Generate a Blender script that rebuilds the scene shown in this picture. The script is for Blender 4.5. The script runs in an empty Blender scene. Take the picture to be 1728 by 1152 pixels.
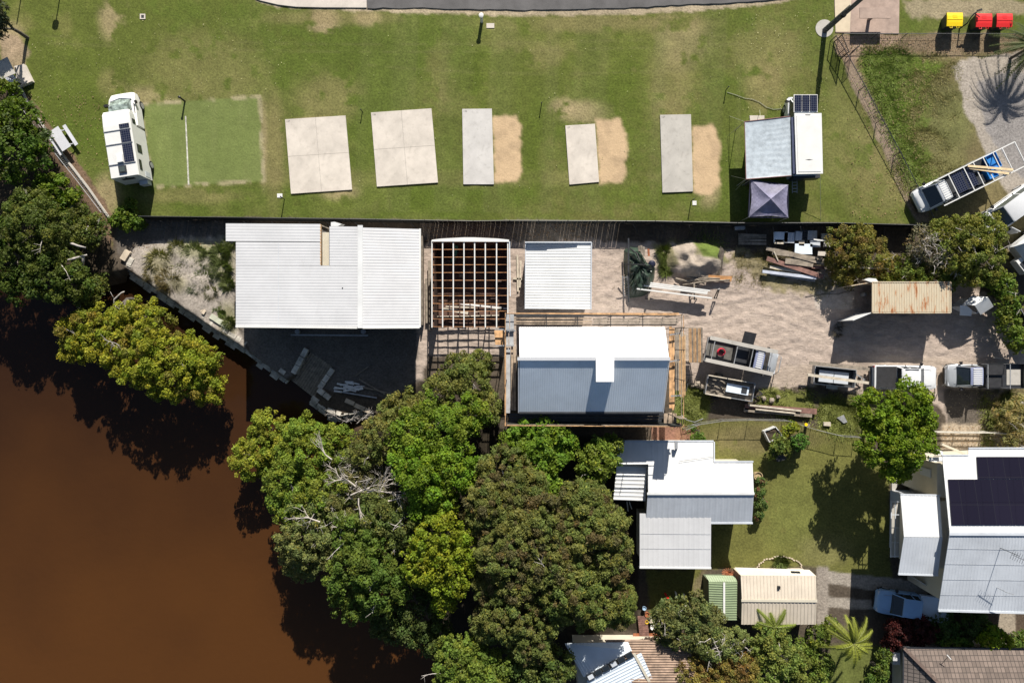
import bpy, math, random
import numpy as np
from mathutils import Vector, Matrix, Quaternion
random.seed(7); rng = np.random.default_rng(11)
R = math.radians
scene = bpy.context.scene
COL = scene.collection
# ---------------------------------------------------------------- camera, sky, sun
H = 55.0; F = 1144.0
cam_d = bpy.data.cameras.new('camera'); cam = bpy.data.objects.new('camera', cam_d); COL.objects.link(cam)
cam.location = (0, 0, H); cam_d.sensor_width = 36; cam_d.lens = 36*F/1728
cam_d.clip_start = 0.5; cam_d.clip_end = 1000
scene.camera = cam
SUN = Vector((0.24, 1.48, 1.0)).normalized()
w_ = bpy.data.worlds.new('World'); scene.world = w_; w_.use_nodes = True
nt = w_.node_tree; bg = nt.nodes['Background']
sky = nt.nodes.new('ShaderNodeTexSky'); sky.sky_type = 'NISHITA'; sky.sun_disc = False
sky.sun_elevation = math.asin(SUN.z); sky.sun_rotation = math.atan2(SUN.x, SUN.y)
nt.links.new(sky.outputs[0], bg.inputs[0]); bg.inputs[1].default_value = 0.05
sd = bpy.data.lights.new('sun', 'SUN'); sd.energy = 5.0; sd.angle = R(0.5); sd.color = (1.0, 0.94, 0.85)
so = bpy.data.objects.new('sun', sd); COL.objects.link(so); so.rotation_mode = 'QUATERNION'
so.rotation_quaternion = SUN.to_track_quat('Z', 'Y'); so.location = (10, 60, 45)
scene.view_settings.view_transform = 'Standard'; scene.view_settings.look = 'None'
scene.view_settings.exposure = 0.8; scene.view_settings.gamma = 1.0
scene.render.film_transparent = False

# ---------------------------------------------------------------- helpers
def P(x, y, h=0.0):
    s = (H-h)/F
    return Vector(((x-864)*s, (576-y)*s, h))
def sm(h=0.0): return (H-h)/F          # metres per pixel at height h

def mat(name, col, rough=0.7, metal=0.0, var=0.12, scale=2.0, bump=0.0, bscale=30.0, col2=None, spec=0.5, grime=0.0, space='Object'):
    m = bpy.data.materials.new(name); m.use_nodes = True; n = m.node_tree.nodes; l = m.node_tree.links
    b = n['Principled BSDF']; b.inputs['Roughness'].default_value = rough; b.inputs['Metallic'].default_value = metal
    b.inputs['Specular IOR Level'].default_value = spec
    tc = n.new('ShaderNodeTexCoord')
    nz = n.new('ShaderNodeTexNoise'); nz.inputs['Scale'].default_value = scale; nz.inputs['Detail'].default_value = 8; nz.inputs['Roughness'].default_value = 0.65
    l.new(tc.outputs[space], nz.inputs['Vector'])
    mx = n.new('ShaderNodeMix'); mx.data_type = 'RGBA'
    c2 = col2 if col2 else tuple(c*(1-2*var) for c in col); c1 = col if col2 else tuple(min(1, c*(1+var)) for c in col)
    mx.inputs['A'].default_value = (*c2, 1); mx.inputs['B'].default_value = (*c1, 1)
    rp = n.new('ShaderNodeMapRange'); rp.inputs[1].default_value = .32; rp.inputs[2].default_value = .62
    l.new(nz.outputs['Fac'], rp.inputs[0]); l.new(rp.outputs[0], mx.inputs['Factor'])
    out = mx.outputs['Result']
    if grime > 0:
        g = n.new('ShaderNodeTexNoise'); g.inputs['Scale'].default_value = scale*6; g.inputs['Detail'].default_value = 10
        l.new(tc.outputs[space], g.inputs['Vector'])
        r2 = n.new('ShaderNodeMapRange'); r2.inputs[1].default_value = .55; r2.inputs[2].default_value = .75; r2.inputs[4].default_value = grime
        l.new(g.outputs['Fac'], r2.inputs[0])
        m2 = n.new('ShaderNodeMix'); m2.data_type = 'RGBA'; m2.inputs['B'].default_value = (col[0]*.35, col[1]*.33, col[2]*.3, 1)
        l.new(r2.outputs[0], m2.inputs['Factor']); l.new(out, m2.inputs['A']); out = m2.outputs['Result']
    l.new(out, b.inputs['Base Color'])
    if bump > 0:
        bn = n.new('ShaderNodeTexNoise'); bn.inputs['Scale'].default_value = bscale; bn.inputs['Detail'].default_value = 4
        bu = n.new('ShaderNodeBump'); bu.inputs['Strength'].default_value = bump; bu.inputs['Distance'].default_value = 0.02
        l.new(tc.outputs[space], bn.inputs['Vector']); l.new(bn.outputs['Fac'], bu.inputs['Height']); l.new(bu.outputs[0], b.inputs['Normal'])
    return m
def glassmat(name, col=(.015, .02, .025)):
    m = mat(name, col, rough=.06, var=.05, spec=.8); return m
def gridmat(name, col, line, cell, row, mortar=.012, rough=.25, rot=0.0, offset=0.0, spec=.5, var=.1):
    m = bpy.data.materials.new(name); m.use_nodes = True; n = m.node_tree.nodes; l = m.node_tree.links
    b = n['Principled BSDF']; b.inputs['Roughness'].default_value = rough; b.inputs['Specular IOR Level'].default_value = spec
    tc = n.new('ShaderNodeTexCoord'); mp = n.new('ShaderNodeMapping'); mp.inputs['Rotation'].default_value = (0, 0, rot)
    br = n.new('ShaderNodeTexBrick'); br.offset = offset; br.squash = 1
    br.inputs['Color1'].default_value = (*[c*(1-var) for c in col], 1); br.inputs['Color2'].default_value = (*[c*(1+var) for c in col], 1); br.inputs['Mortar'].default_value = (*line, 1)
    br.inputs['Scale'].default_value = 1; br.inputs['Brick Width'].default_value = cell; br.inputs['Row Height'].default_value = row
    br.inputs['Mortar Size'].default_value = mortar; br.inputs['Mortar Smooth'].default_value = 0.1
    l.new(tc.outputs['Object'], mp.inputs[0]); l.new(mp.outputs[0], br.inputs['Vector']); l.new(br.outputs['Color'], b.inputs['Base Color'])
    return m

class MB:
    def __init__(s): s.v = []; s.f = []; s.sh = []
    def pieces(s):
        out = []
        for i, (v0, f0) in enumerate(s.sh):
            v1, f1 = s.sh[i+1] if i+1 < len(s.sh) else (len(s.v), len(s.f)); m = MB(); m.v = s.v[v0:v1]; m.f = [tuple(k-v0 for k in f) for f in s.f[f0:f1]]; out.append(m)
        return out
    def add(s, vs, fs):
        s.sh.append((len(s.v), len(s.f))); o = len(s.v); s.v += [tuple(v) for v in vs]; s.f += [tuple(i+o for i in f) for f in fs]; return s
    def hexa(s, b4, t4):
        return s.add(list(b4)+list(t4), [(3,2,1,0),(4,5,6,7),(0,1,5,4),(1,2,6,5),(2,3,7,6),(3,0,4,7)])
    def box(s, x0, y0, z0, x1, y1, z1):
        b = [(x0,y0,z0),(x1,y0,z0),(x1,y1,z0),(x0,y1,z0)]; t = [(x,y,z1) for x,y,_ in b]
        return s.hexa(b, t)
    def prism(s, pts, z0, z1, topin=0.0):
        n = len(pts); pts = [(p[0], p[1]) for p in pts]
        a = sum(pts[i][0]*pts[(i+1)%n][1]-pts[(i+1)%n][0]*pts[i][1] for i in range(n))
        if a < 0: pts = pts[::-1]
        cx = sum(p[0] for p in pts)/n; cy = sum(p[1] for p in pts)/n
        vs = [(x,y,z0) for x,y in pts]+[(x+(cx-x)*topin, y+(cy-y)*topin, z1) for x,y in pts]
        fs = [tuple(range(n))[::-1], tuple(range(n,2*n))]+[(i,(i+1)%n,n+(i+1)%n,n+i) for i in range(n)]
        return s.add(vs, fs)
    def ppoly(s, px, z0, z1, topin=0.0):      # footprint given by photo pixels of its top
        return s.prism([P(x,y,z1) for x,y in px], z0, z1, topin)
    def slab(s, pts3, t):                      # quad/poly slab of thickness t below pts3
        n = len(pts3); vs = [tuple(p) for p in pts3]+[(p[0],p[1],p[2]-t) for p in pts3]
        return s.add(vs, [tuple(range(n)), tuple(range(n,2*n))[::-1]]+[(n+i,n+(i+1)%n,(i+1)%n,i) for i in range(n)])
    def beam(s, p, q, w, h, up=(0,0,1)):
        p = Vector(p); q = Vector(q); d = (q-p)
        if d.length < 1e-6: return s
        d.normalize(); u = Vector(up)
        if abs(d.dot(u)) > .99: u = Vector((0,1,0))
        sx = d.cross(u).normalized()*(w/2); sy = sx.cross(d).normalized()*(h/2)
        c = lambda o: [o-sx-sy, o+sx-sy, o+sx+sy, o-sx+sy]
        return s.hexa(c(p), c(q))
    def tube(s, pts, r, n=6, r2=None, cap=True):
        pts = [Vector(p) for p in pts]; m = len(pts); o = len(s.v); prev = None
        for i, p in enumerate(pts):
            d = (pts[min(i+1,m-1)]-pts[max(i-1,0)]).normalized()
            a = Vector((0,0,1)) if abs(d.z) < .9 else Vector((1,0,0))
            x = d.cross(a).normalized(); y = d.cross(x).normalized()
            rr = r if r2 is None else r+(r2-r)*i/(m-1)
            for k in range(n):
                t = 2*math.pi*k/n; s.v.append(tuple(p+x*math.cos(t)*rr+y*math.sin(t)*rr))
        for i in range(m-1):
            for k in range(n):
                a = o+i*n+k; b = o+i*n+(k+1)%n; s.f.append((a,b,b+n,a+n))
        if cap: s.f.append(tuple(range(o,o+n))); s.f.append(tuple(range(o+(m-1)*n,o+m*n))[::-1])
        return s
    def lathe(s, c, prof, n=16, axis='z', ring=None):
        c = Vector(c); o = len(s.v); m = len(prof)
        for r, z in prof:
            for k in range(n):
                t = 2*math.pi*k/n; a, b = r*math.cos(t), r*math.sin(t)
                v = {'z':(a,b,z),'y':(a,z,b),'x':(z,a,b)}[axis]; s.v.append(tuple(c+Vector(v)))
        for i in range(m-1):
            for k in range(n):
                a = o+i*n+k; b = o+i*n+(k+1)%n; s.f.append((a,b,b+n,a+n))
        s.f.append(tuple(range(o,o+n))[::-1]); s.f.append(tuple(range(o+(m-1)*n,o+m*n)))
        return s
    def loft(s, rings, cap=True):
        o = len(s.v); n = len(rings[0])
        for r in rings: s.v += [tuple(p) for p in r]
        for i in range(len(rings)-1):
            for k in range(n):
                a = o+i*n+k; b = o+i*n+(k+1)%n; s.f.append((a,b,b+n,a+n))
        if cap: s.f.append(tuple(range(o,o+n))[::-1]); s.f.append(tuple(range(o+(len(rings)-1)*n,o+len(rings)*n)))
        return s
    def ribbed(s, A, B, C, D, period=.2, amp=.03, kind='trap', t=.05):
        # ribs run A->B, profile repeats A->D
        A,B,C,D = map(Vector,(A,B,C,D)); n = max(2, round((D-A).length/period))
        nor = (B-A).cross(D-A).normalized()
        if nor.z < 0: nor = -nor
        prof = [(0,0),(.55,0),(.65,1),(.9,1)] if kind == 'trap' else [(0,0),(.25,.5),(.5,1),(.75,.5)]
        o = len(s.v); vs = []
        seq = [(i+u, hh) for i in range(n) for u, hh in prof]+[(n, 0)]
        for v, hh in seq:
            q = v/n; vs += [tuple(A+(D-A)*q+nor*hh*amp), tuple(B+(C-B)*q+nor*hh*amp)]
        fs = [(2*i,2*i+1,2*i+3,2*i+2) for i in range(len(seq)-1)]
        s.add(vs, fs)
        z = Vector((0,0,.004)); return s.slab([A-z,B-z,C-z,D-z], t)

def mesh(name, b, m, smooth=False):
    me = bpy.data.meshes.new(name); me.from_pydata([tuple(v) for v in b.v], [], b.f); me.update()
    if m: me.materials.append(m)
    if smooth:
        me.shade_smooth()
        try: me.set_sharp_from_angle(angle=R(38))
        except Exception: pass
    return me
def fixn(me):
    import bmesh
    bm = bmesh.new(); bm.from_mesh(me); bmesh.ops.recalc_face_normals(bm, faces=bm.faces); bm.to_mesh(me); bm.free()
def tagit(o, label=None, cat=None, group=None, kind=None):
    if label: o['label'] = label
    if cat: o['category'] = cat
    if group: o['group'] = group
    if kind: o['kind'] = kind
    return o
SPLIT = {'gutter','barge_board','wing_gutter','roof_bar','tray_edge','roof_edge','skylight','tray_side','rack_beam','top_rail_board','roof_rail','block','toolbox','crate','ladder_rail','cover','ridge_board'}
class Thing:
    def __init__(s, name, label, cat, loc, rz=0.0, group=None):
        s.o = bpy.data.objects.new(name, None); COL.objects.link(s.o); s.o.location = loc; s.o.rotation_euler = (0,0,rz)
        s.o.empty_display_size = .3
        s.M = (Matrix.Translation(Vector(loc)) @ Matrix.Rotation(rz,4,'Z')).inverted(); tagit(s.o, label, cat, group)
    def part(s, name, b, m, local=False, parent=None, smooth=False, label=None):
        if name in SPLIT and len(b.sh) > 1:
            return [s.part1(name, q, m, local, parent, smooth, label) for q in b.pieces()][0]
        return s.part1(name, b, m, local, parent, smooth, label)
    def part1(s, name, b, m, local=False, parent=None, smooth=False, label=None):
        if not local: b.v = [tuple(s.M @ Vector(v)) for v in b.v]
        me = mesh(name, b, m, False); fixn(me)
        if smooth:
            me.shade_smooth()
            try: me.set_sharp_from_angle(angle=R(38))
            except Exception: pass
        o = bpy.data.objects.new(name, me); COL.objects.link(o); o.parent = parent or s.o
        if label: o['label'] = label
        return o
def single(name, b, m, label, cat, group=None, smooth=False, kind=None, loc=None):
    # a one-mesh thing, origin at its base centre
    xs = [v[0] for v in b.v]; ys = [v[1] for v in b.v]; zs = [v[2] for v in b.v]
    c = Vector(((min(xs)+max(xs))/2, (min(ys)+max(ys))/2, min(zs)))
    b.v = [(x-c.x,y-c.y,z-c.z) for x,y,z in b.v]
    me = mesh(name, b, m); fixn(me)
    if smooth: me.shade_smooth()
    o = bpy.data.objects.new(name, me); COL.objects.link(o); o.location = c
    return tagit(o, label, cat, group, kind)
def copy_tree(o, parent=None):
    c = o.copy(); COL.objects.link(c)
    if parent: c.parent = parent
    for ch in [x for x in bpy.data.objects if x.parent == o]: copy_tree(ch, c)
    return c
def structure(name, b, m):
    o = bpy.data.objects.new(name, mesh(name, b, m)); COL.objects.link(o); o['kind'] = 'structure'; return o

# ---- numpy value noise (world metres)
def vnoise(X, Y, sc, seed):
    r = np.random.default_rng(seed); T = r.random((256,256)).astype(np.float32)
    x = X/sc+1000; y = Y/sc+1000; xi = np.floor(x).astype(int); yi = np.floor(y).astype(int); fx = x-xi; fy = y-yi
    fx = fx*fx*(3-2*fx); fy = fy*fy*(3-2*fy); a = T[xi%256,yi%256]; b = T[(xi+1)%256,yi%256]; c = T[xi%256,(yi+1)%256]; d = T[(xi+1)%256,(yi+1)%256]
    return (a*(1-fx)+b*fx)*(1-fy)+(c*(1-fx)+d*fx)*fy
def fbm(X, Y, sc, seed, octs=4):
    t = 0; a = 1; w = 0
    for i in range(octs): t = t+a*vnoise(X, Y, sc/2**i, seed+i*17); w += a; a *= .55
    return t/w
def sdf(X, Y, poly):       # positive inside
    d = np.full(X.shape, 1e9); ins = np.zeros(X.shape, bool); n = len(poly)
    for i in range(n):
        x0,y0 = poly[i]; x1,y1 = poly[(i+1)%n]; ex, ey = x1-x0, y1-y0
        t = np.clip(((X-x0)*ex+(Y-y0)*ey)/(ex*ex+ey*ey+1e-9),0,1)
        d = np.minimum(d, (X-x0-t*ex)**2+(Y-y0-t*ey)**2)
        c = ((y0>Y)!=(y1>Y)) & (X < (x1-x0)*(Y-y0)/((y1-y0) if y1!=y0 else 1e-9)+x0); ins ^= c
    d = np.sqrt(d); return np.where(ins, d, -d)
def sst(x): x = np.clip(x,0,1); return x*x*(3-2*x)

# ---------------------------------------------------------------- ground
step = 3.2
gx = np.arange(-150, 1880, step); gy = np.arange(-120, 1272, step)
GX, GY = np.meshgrid(gx, gy, indexing='ij')
WX = (GX-864)*H/F; WY = (576-GY)*H/F
SHORE = [(-400,418),(0,418),(60,455),(120,480),(195,462),(213,452),(298,510),(356,551),(403,580),(484,640),(496,632),(520,592),(563,620),(541,656),(528,672),(552,690),(576,699),(626,688),(640,705),(600,730),(570,790),(590,880),(650,960),(740,1060),(770,1400),(-400,1400)]
wd = sdf(GX, GY, SHORE)
n1 = fbm(WX, WY, 6.0, 3); n2 = fbm(WX, WY, 1.6, 21); n3 = fbm(WX, WY, .5, 41, 3); n4 = fbm(WX, WY, 12, 77, 3)
Z = np.zeros_like(GX); 
wall_zone = (GX > 200) & (GX < 640)
Z += np.where(wall_zone & (GY < 705), -2.6*sst((wd-1)/5), -2.6*sst((wd+10)/45))
C = np.zeros(GX.shape+(3,))
def setc(mask, col, v=0.25, nn=None):
    global C
    nn = n2*.6+n3*.4 if nn is None else nn
    k = (1+v*2*(nn-.5))[...,None]
    C = C*(1-mask[...,None])+np.array(col)*k*mask[...,None]
def zone(poly, soft=6, warp=14, ns=None):
    return sst((sdf(GX, GY, poly)+warp*2*(((n2*.5+n3*.5) if ns is None else ns)-.5))/soft+.5)
one = np.ones_like(GX)
# lawn
C[...] = (.075,.093,.020)
setc(one, (.085,.104,.020), .26)
dry = sst((n1*.6+n2*.4-.47)/.16); setc(dry*.58, (.145,.132,.048), .35)
br = sst((n4*.5+n3*.2+n2*.3-.50)/.1); setc(br*.5, (.062,.094,.013), .25)
SMO = np.ones_like(GX)
wearn = fbm(WX, WY, 1.1, 90, 4)
def spot(x, y, rx, ry, col, amt=.8, thr=.38, rot=0.0):
    if col is TAN: amt *= .78
    a = math.cos(rot)*(GX-x)+math.sin(rot)*(GY-y); b = -math.sin(rot)*(GX-x)+math.cos(rot)*(GY-y)
    d = np.sqrt((a/rx)**2+(b/ry)**2); m = sst((1.15-d)/.8)*sst((wearn+(1-d)*.22-thr)/.16)
    setc(m*amt, col, .35)
DRY = (.30,.235,.135); TAN = (.215,.175,.082); GRN = (.070,.100,.012)
for a in [(190,30,30,50,DRY,.7,.42),(185,140,30,30,TAN,.6,.4),(340,120,130,90,TAN,.45,.36),(545,35,35,28,DRY,.9,.4),(620,30,28,18,DRY,.8,.42),(555,165,70,55,TAN,.6,.36),(180,330,30,45,DRY,.7,.38),
          (240,170,60,30,DRY,.5,.42),(462,250,24,120,TAN,.7,.36),(445,240,8,90,DRY,.5,.42),(535,205,50,9,DRY,.8,.3),(575,325,40,18,DRY,.8,.36),(1130,150,55,90,TAN,.6,.4),(1150,70,60,60,DRY,.5,.42),(1290,150,45,60,TAN,.7,.36),(1290,90,90,60,TAN,.5,.38),
          (990,190,60,25,DRY,.7,.4),(1195,320,25,35,DRY,.9,.36),(920,95,40,30,TAN,.5,.4),(950,180,30,20,DRY,.6,.4),(15,70,35,40,DRY,.8,.38),(30,75,20,20,DRY,.6,.3),(1500,240,60,140,TAN,.5,.4),(860,60,60,40,TAN,.4,.4),
          (700,300,600,20,TAN,.35,.42),(320,330,120,18,TAN,.5,.4),(1440,230,70,120,TAN,.35,.4),(740,130,30,80,TAN,.35,.42),(1000,40,240,20,TAN,.7,.36),(560,30,160,16,TAN,.6,.36)]: spot(*a)
for a in [(800,120,60,90,GRN,.55,.3),(1050,170,60,110,GRN,.6,.28),(1060,80,80,40,GRN,.4,.32),(120,180,90,130,GRN,.35,.36),(620,250,25,90,GRN,.5,.3),(905,250,30,110,GRN,.5,.3),(1120,100,120,60,GRN,.2,.3),(870,40,60,40,GRN,.4,.32),(690,340,200,30,GRN,.45,.34),(1090,330,140,30,GRN,.5,.34),(760,250,25,80,GRN,.45,.3)]: spot(*a)
# mowing streaks
st = sst((vnoise((GX+GY*.05)/20., GY*0+3, 1.0, 5)-.45)/.3)*((GY<360)&(GX<1250)&(GX>430)); setc(st*.16, (.14,.14,.06), .2)
st = sst((np.sin((GX*.86-GY*.42)/9.0)+.2)/1.2)*(sdf(GX,GY,[(1390,60),(1400,60),(1560,378),(1390,378)])>0); setc(st*.22, (.14,.135,.05), .2)
SANDP = (.46,.335,.205)
for q in [[(832,197),(872,195),(880,215),(880,290),(872,305),(835,308)],[(1006,203),(1045,198),(1056,225),(1058,290),(1048,308),(1012,310)],[(1168,213),(1205,210),(1214,235),(1215,310),(1200,328),(1170,326)]]:
    zq_ = zone(q,7,7); SMO = SMO*(1-.75*zq_); setc(zq_, SANDP, .12); setc(zone(q,14,10)*sst((wearn-.55)/.12)*.35, (.26,.19,.12), .2)
# sport court
ct = sst(sdf(GX,GY,[(236,176),(438,163),(445,305),(258,316)])/4+.5); SMO = SMO*(1-.5*ct); setc(ct*.9, (.130,.162,.050), .16); setc(ct*sst((vnoise(GX/9.,GY/60.,1.0,8)-.5)/.3)*.35, (.15,.175,.06), .2)
edge = sst((5-np.abs(sdf(GX,GY,[(236,176),(438,163),(445,305),(258,316)])))/3)*sst((wearn-.42)/.15); setc(edge*.8, (.30,.26,.16), .3)
# road verge
verge = zone([(425,-20),(432,2),(470,14),(620,19),(860,27),(960,27),(1040,26),(1200,18),(1320,6),(1400,-20)],4,7); setc(verge*.9, (.33,.27,.19), .35)
# right side rough lot
for (p0,p1,p2) in [((60,60),(500,90),(1250,60)),((60,72),(500,103),(1250,74)),((620,110),(900,140),(1250,110))]:
    tt = np.clip((GX-p0[0])/(p2[0]-p0[0]),0,1); yc = p0[1]*(1-tt)**2+2*p1[1]*tt*(1-tt)+p2[1]*tt*tt; setc(sst(1-np.abs(GY-yc)/4)*sst((wearn-.35)/.2)*.22*((GX>p0[0])&(GX<p2[0])), (.15,.14,.06), .3)
rough = zone([(1412,57),(1450,57),(1760,57),(1760,560),(1700,480),(1560,378)],6,8); setc(rough, (.15,.125,.06), .45); 
vv = zone([(1450,80),(1520,78),(1590,110),(1560,210),(1590,330),(1560,360),(1520,270),(1480,180)],20,30); setc(vv, (.085,.125,.018), .4)
spot(1600,200,60,80,(.10,.12,.035),.6,.3); spot(1600,300,60,60,(.11,.115,.04),.6,.38)
setc(zone([(1520,0),(1740,0),(1740,25),(1540,30)],8,14)*.8, (.27,.22,.15), .35)
setc(zone([(1500,62),(1590,58),(1740,58),(1740,92),(1500,92)],8,14)*.7, (.20,.145,.10), .5)
setc(zone([(1760,85),(1640,98),(1605,112),(1620,150),(1628,185),(1645,215),(1655,245),(1672,275),(1700,330),(1760,345)],5,9), (.30,.265,.225), .2)
setc(zone([(1760,120),(1690,125),(1650,140),(1655,180),(1665,220),(1690,260),(1720,300),(1760,310)],6,9), (.22,.205,.195), .2)
path = zone([(1415,85),(1432,88),(1470,160),(1515,245),(1550,310),(1572,378),(1548,378),(1510,300),(1465,200),(1430,130)],5,8); setc(path, (.24,.185,.135), .4)
setc(zone([(1410,62),(1520,60),(1490,85),(1450,95),(1430,120),(1412,90)],5,8), (.25,.18,.13), .4)
# left mulch strip
setc(zone([(20,150),(40,150),(70,190),(110,245),(150,300),(190,362),(190,420),(120,400),(60,250)],4,8), (.135,.09,.06), .5)
setc(zone([(0,110),(0,60),(30,60),(50,90),(30,120)],6,10)*.7,(.27,.2,.14),.4)
setc(zone([(-200,140),(20,150),(70,240),(150,350),(190,420),(210,470),(100,500),(-200,430)],8,10), (.05,.038,.025), .5)
# everything south of the long fence
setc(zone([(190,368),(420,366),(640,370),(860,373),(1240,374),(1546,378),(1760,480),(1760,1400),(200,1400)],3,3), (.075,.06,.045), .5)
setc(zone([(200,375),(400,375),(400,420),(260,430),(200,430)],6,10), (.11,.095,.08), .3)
setc(zone([(560,712),(640,700),(715,640),(850,725),(1050,740),(1075,840),(1080,1060),(960,1080),(940,1400),(640,1400),(560,900)],8,10), (.026,.021,.014), .4)  # grove floor: soil painted extra dark to deepen the tree shade
GREYS = (.30,.265,.23)
setc(zone([(215,425),(250,405),(400,400),(402,560),(430,615),(330,540),(215,450)],6,14), GREYS, .35)
for a in [(270,445,30,35,(.16,.145,.07),.7,.25),(330,420,45,22,(.15,.15,.07),.7,.28),(375,440,28,50,(.15,.15,.07),.7,.28),(385,540,20,40,(.15,.15,.06),.7,.3),(300,480,25,20,(.14,.13,.06),.7,.35)]: spot(*a)
setc(zone([(402,548),(712,550),(712,640),(660,670),(560,660),(480,640),(430,612)],5,6), (.13,.115,.10), .3)  # yard behind the white house: ground colour darkened to deepen its shade
setc(zone([(712,375),(1040,375),(1040,412),(712,412)],8,12), (.15,.125,.10), .45)
yard = [(712,408),(880,408),(1010,405),(1140,412),(1230,420),(1262,425),(1320,470),(1400,450),(1480,472),(1620,470),(1700,520),(1745,600),(1745,622),(1700,660),(1600,720),(1590,690),(1560,670),(1460,668),(1380,650),(1300,655),(1180,650),(1140,690),(1140,600),(720,600),(712,640),(700,640)]
ym = zone(yard,6,10); setc(ym, (.35,.287,.243), .12)
rip = fbm(WX*1.0+WY*.3, WY*2.2-WX*.6, .9, 61, 3); setc(ym*sst((rip-.5)/.2)*.18, (.25,.20,.16), .2)
trk = zone([(1130,640),(1500,600),(1740,610),(1745,635),(1590,650),(1470,640),(1300,655),(1150,660)],6,8); setc(trk, (.33,.27,.22), .2)
for pl_ in [[(1150,560),(1300,520),(1450,585),(1740,625)],[(1150,575),(1300,535),(1450,600),(1740,640)],[(1010,500),(1150,530),(1330,500),(1420,560)],[(1010,512),(1150,542),(1330,513),(1415,575)]]:
    dd = np.full(GX.shape,1e9)
    for (x0,y0),(x1,y1) in zip(pl_[:-1],pl_[1:]):
        t_ = np.clip(((GX-x0)*(x1-x0)+(GY-y0)*(y1-y0))/((x1-x0)**2+(y1-y0)**2),0,1); dd = np.minimum(dd, np.hypot(GX-x0-t_*(x1-x0),GY-y0-t_*(y1-y0)+3*(n1-.5)))
    setc(ym*sst(1-dd/6)*.35, (.40,.33,.275), .1); Z -= ym*sst(1-dd/6)*.03
setc(zone([(1362,466),(1445,466),(1440,522),(1378,520)],4,6)*.75, (.46,.41,.36), .08)
setc(zone([(1240,418),(1300,425),(1330,470),(1400,478),(1380,500),(1290,480),(1235,440)],10,24)*.8, (.155,.135,.06), .45)
setc(zone([(1105,412),(1160,405),(1215,410),(1225,440),(1150,450),(1115,470)],8,14)*.8, (.14,.135,.055), .4)
for q,c in [([(1140,650),(1185,650),(1200,710),(1150,720),(1135,700)],(.10,.125,.025)),([(1285,655),(1370,665),(1380,700),(1290,690)],(.12,.13,.03)),([(1380,665),(1480,670),(1480,730),(1380,720)],(.11,.115,.04)),([(1640,690),(1745,640),(1745,730),(1640,730)],(.17,.14,.07))]:
    setc(zone(q,8,12)*.9, c, .45)
setc(zone([(1590,655),(1690,655),(1650,715),(1600,720)],6,8), (.10,.085,.07), .4)
# back lawn
bl = zone([(1140,705),(1240,708),(1330,712),(1460,735),(1500,800),(1505,975),(1380,975),(1375,955),(1185,960),(1170,1060),(1100,1060),(1090,960),(1200,960),(1200,760),(1140,745)],5,6)
setc(bl, (.115,.115,.032), .28); spot(1280,740,130,35,(.14,.115,.055),.75,.32); spot(1340,870,70,90,(.12,.135,.035),.5,.3); spot(1390,930,60,40,(.17,.155,.07),.4,.36)
setc(zone([(1100,716),(1180,716),(1180,745),(1100,745)],4,5)*.9, (.23,.12,.085), .4)
setc(zone([(1378,960),(1500,975),(1640,990),(1640,1010),(1500,1000),(1378,980)],3,3), (.27,.24,.205), .15)
setc(zone([(1378,1005),(1500,1015),(1500,1030),(1378,1022)],3,3), (.27,.24,.205), .15)
setc(zone([(1378,955),(1398,957),(1398,1055),(1378,1055)],3,3), (.24,.21,.18), .2)
setc(zone([(1590,715),(1700,715),(1745,725),(1745,757),(1590,757)],5,6), (.33,.27,.20), .35)
setc(zone([(1170,975),(1190,960),(1192,1040),(1170,1030)],5,8)*.8,(.17,.14,.08),.4)
setc(zone([(1510,1040),(1745,1035),(1745,1095),(1510,1095)],4,6), (.075,.055,.04), .4)
setc(zone([(1686,1030),(1713,1030),(1713,1075),(1684,1075)],2,2), (.27,.23,.18), .2)
setc(zone([(1400,1090),(1500,1090),(1490,1170),(1380,1170)],6,8), (.10,.115,.03), .35)
# water bed and bank
setc(sst((wd+3)/12), (.05,.03,.018), .5)
# sand relief and mound
relief = (fbm(WX+WY*.25, WY*2.2-WX*.7, .75, 61, 3)-.5)*.09+(vnoise(WX+WY*.4,WY*1.6-WX*.5,.42,8)-.5)*.08
Z += ym*relief*sst((GY-418)/10)*(1-.7*trk)
def mound(x,y,rx,ry,h): 
    global Z
    d = ((GX-x)/rx)**2+((GY-y)/ry)**2; Z = Z+h*sst(1-d)*(1+.5*(n3-.5))
mound(1172,440,58,38,1.0); mound(1160,452,14,12,.3); mound(1190,458,18,10,-.35); mound(1150,440,10,9,-.3); setc(zone([(1135,412),(1168,408),(1170,430),(1215,440),(1210,475),(1160,478),(1140,450)],6,10), (.30,.255,.21), .25)
setc(zone([(1168,408),(1210,412),(1218,438),(1180,436)],5,8), (.10,.135,.03), .35)
mound(300,450,110,50,.25); mound(330,500,60,40,.2)
Z += (n3-.5)*.03+(n2-.5)*.05
C = np.clip(C, .004, .9)
ZON = np.zeros(GX.shape, int)                 # 0 lawn, 1 sand yard, 2 earth, 3 back lawn, 4 gravel lot
ZON[sdf(GX,GY,[(190,371),(420,366),(640,371),(860,374),(1240,376),(1546,380),(1760,480),(1760,1400),(-400,1400),(-400,150),(20,150),(110,250)])>0] = 2
ZON[sdf(GX,GY,yard)>0] = 1
ZON[bl>.5] = 3
ZON[sdf(GX,GY,[(1412,57),(1760,57),(1760,480),(1546,380)])>0] = 4

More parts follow.
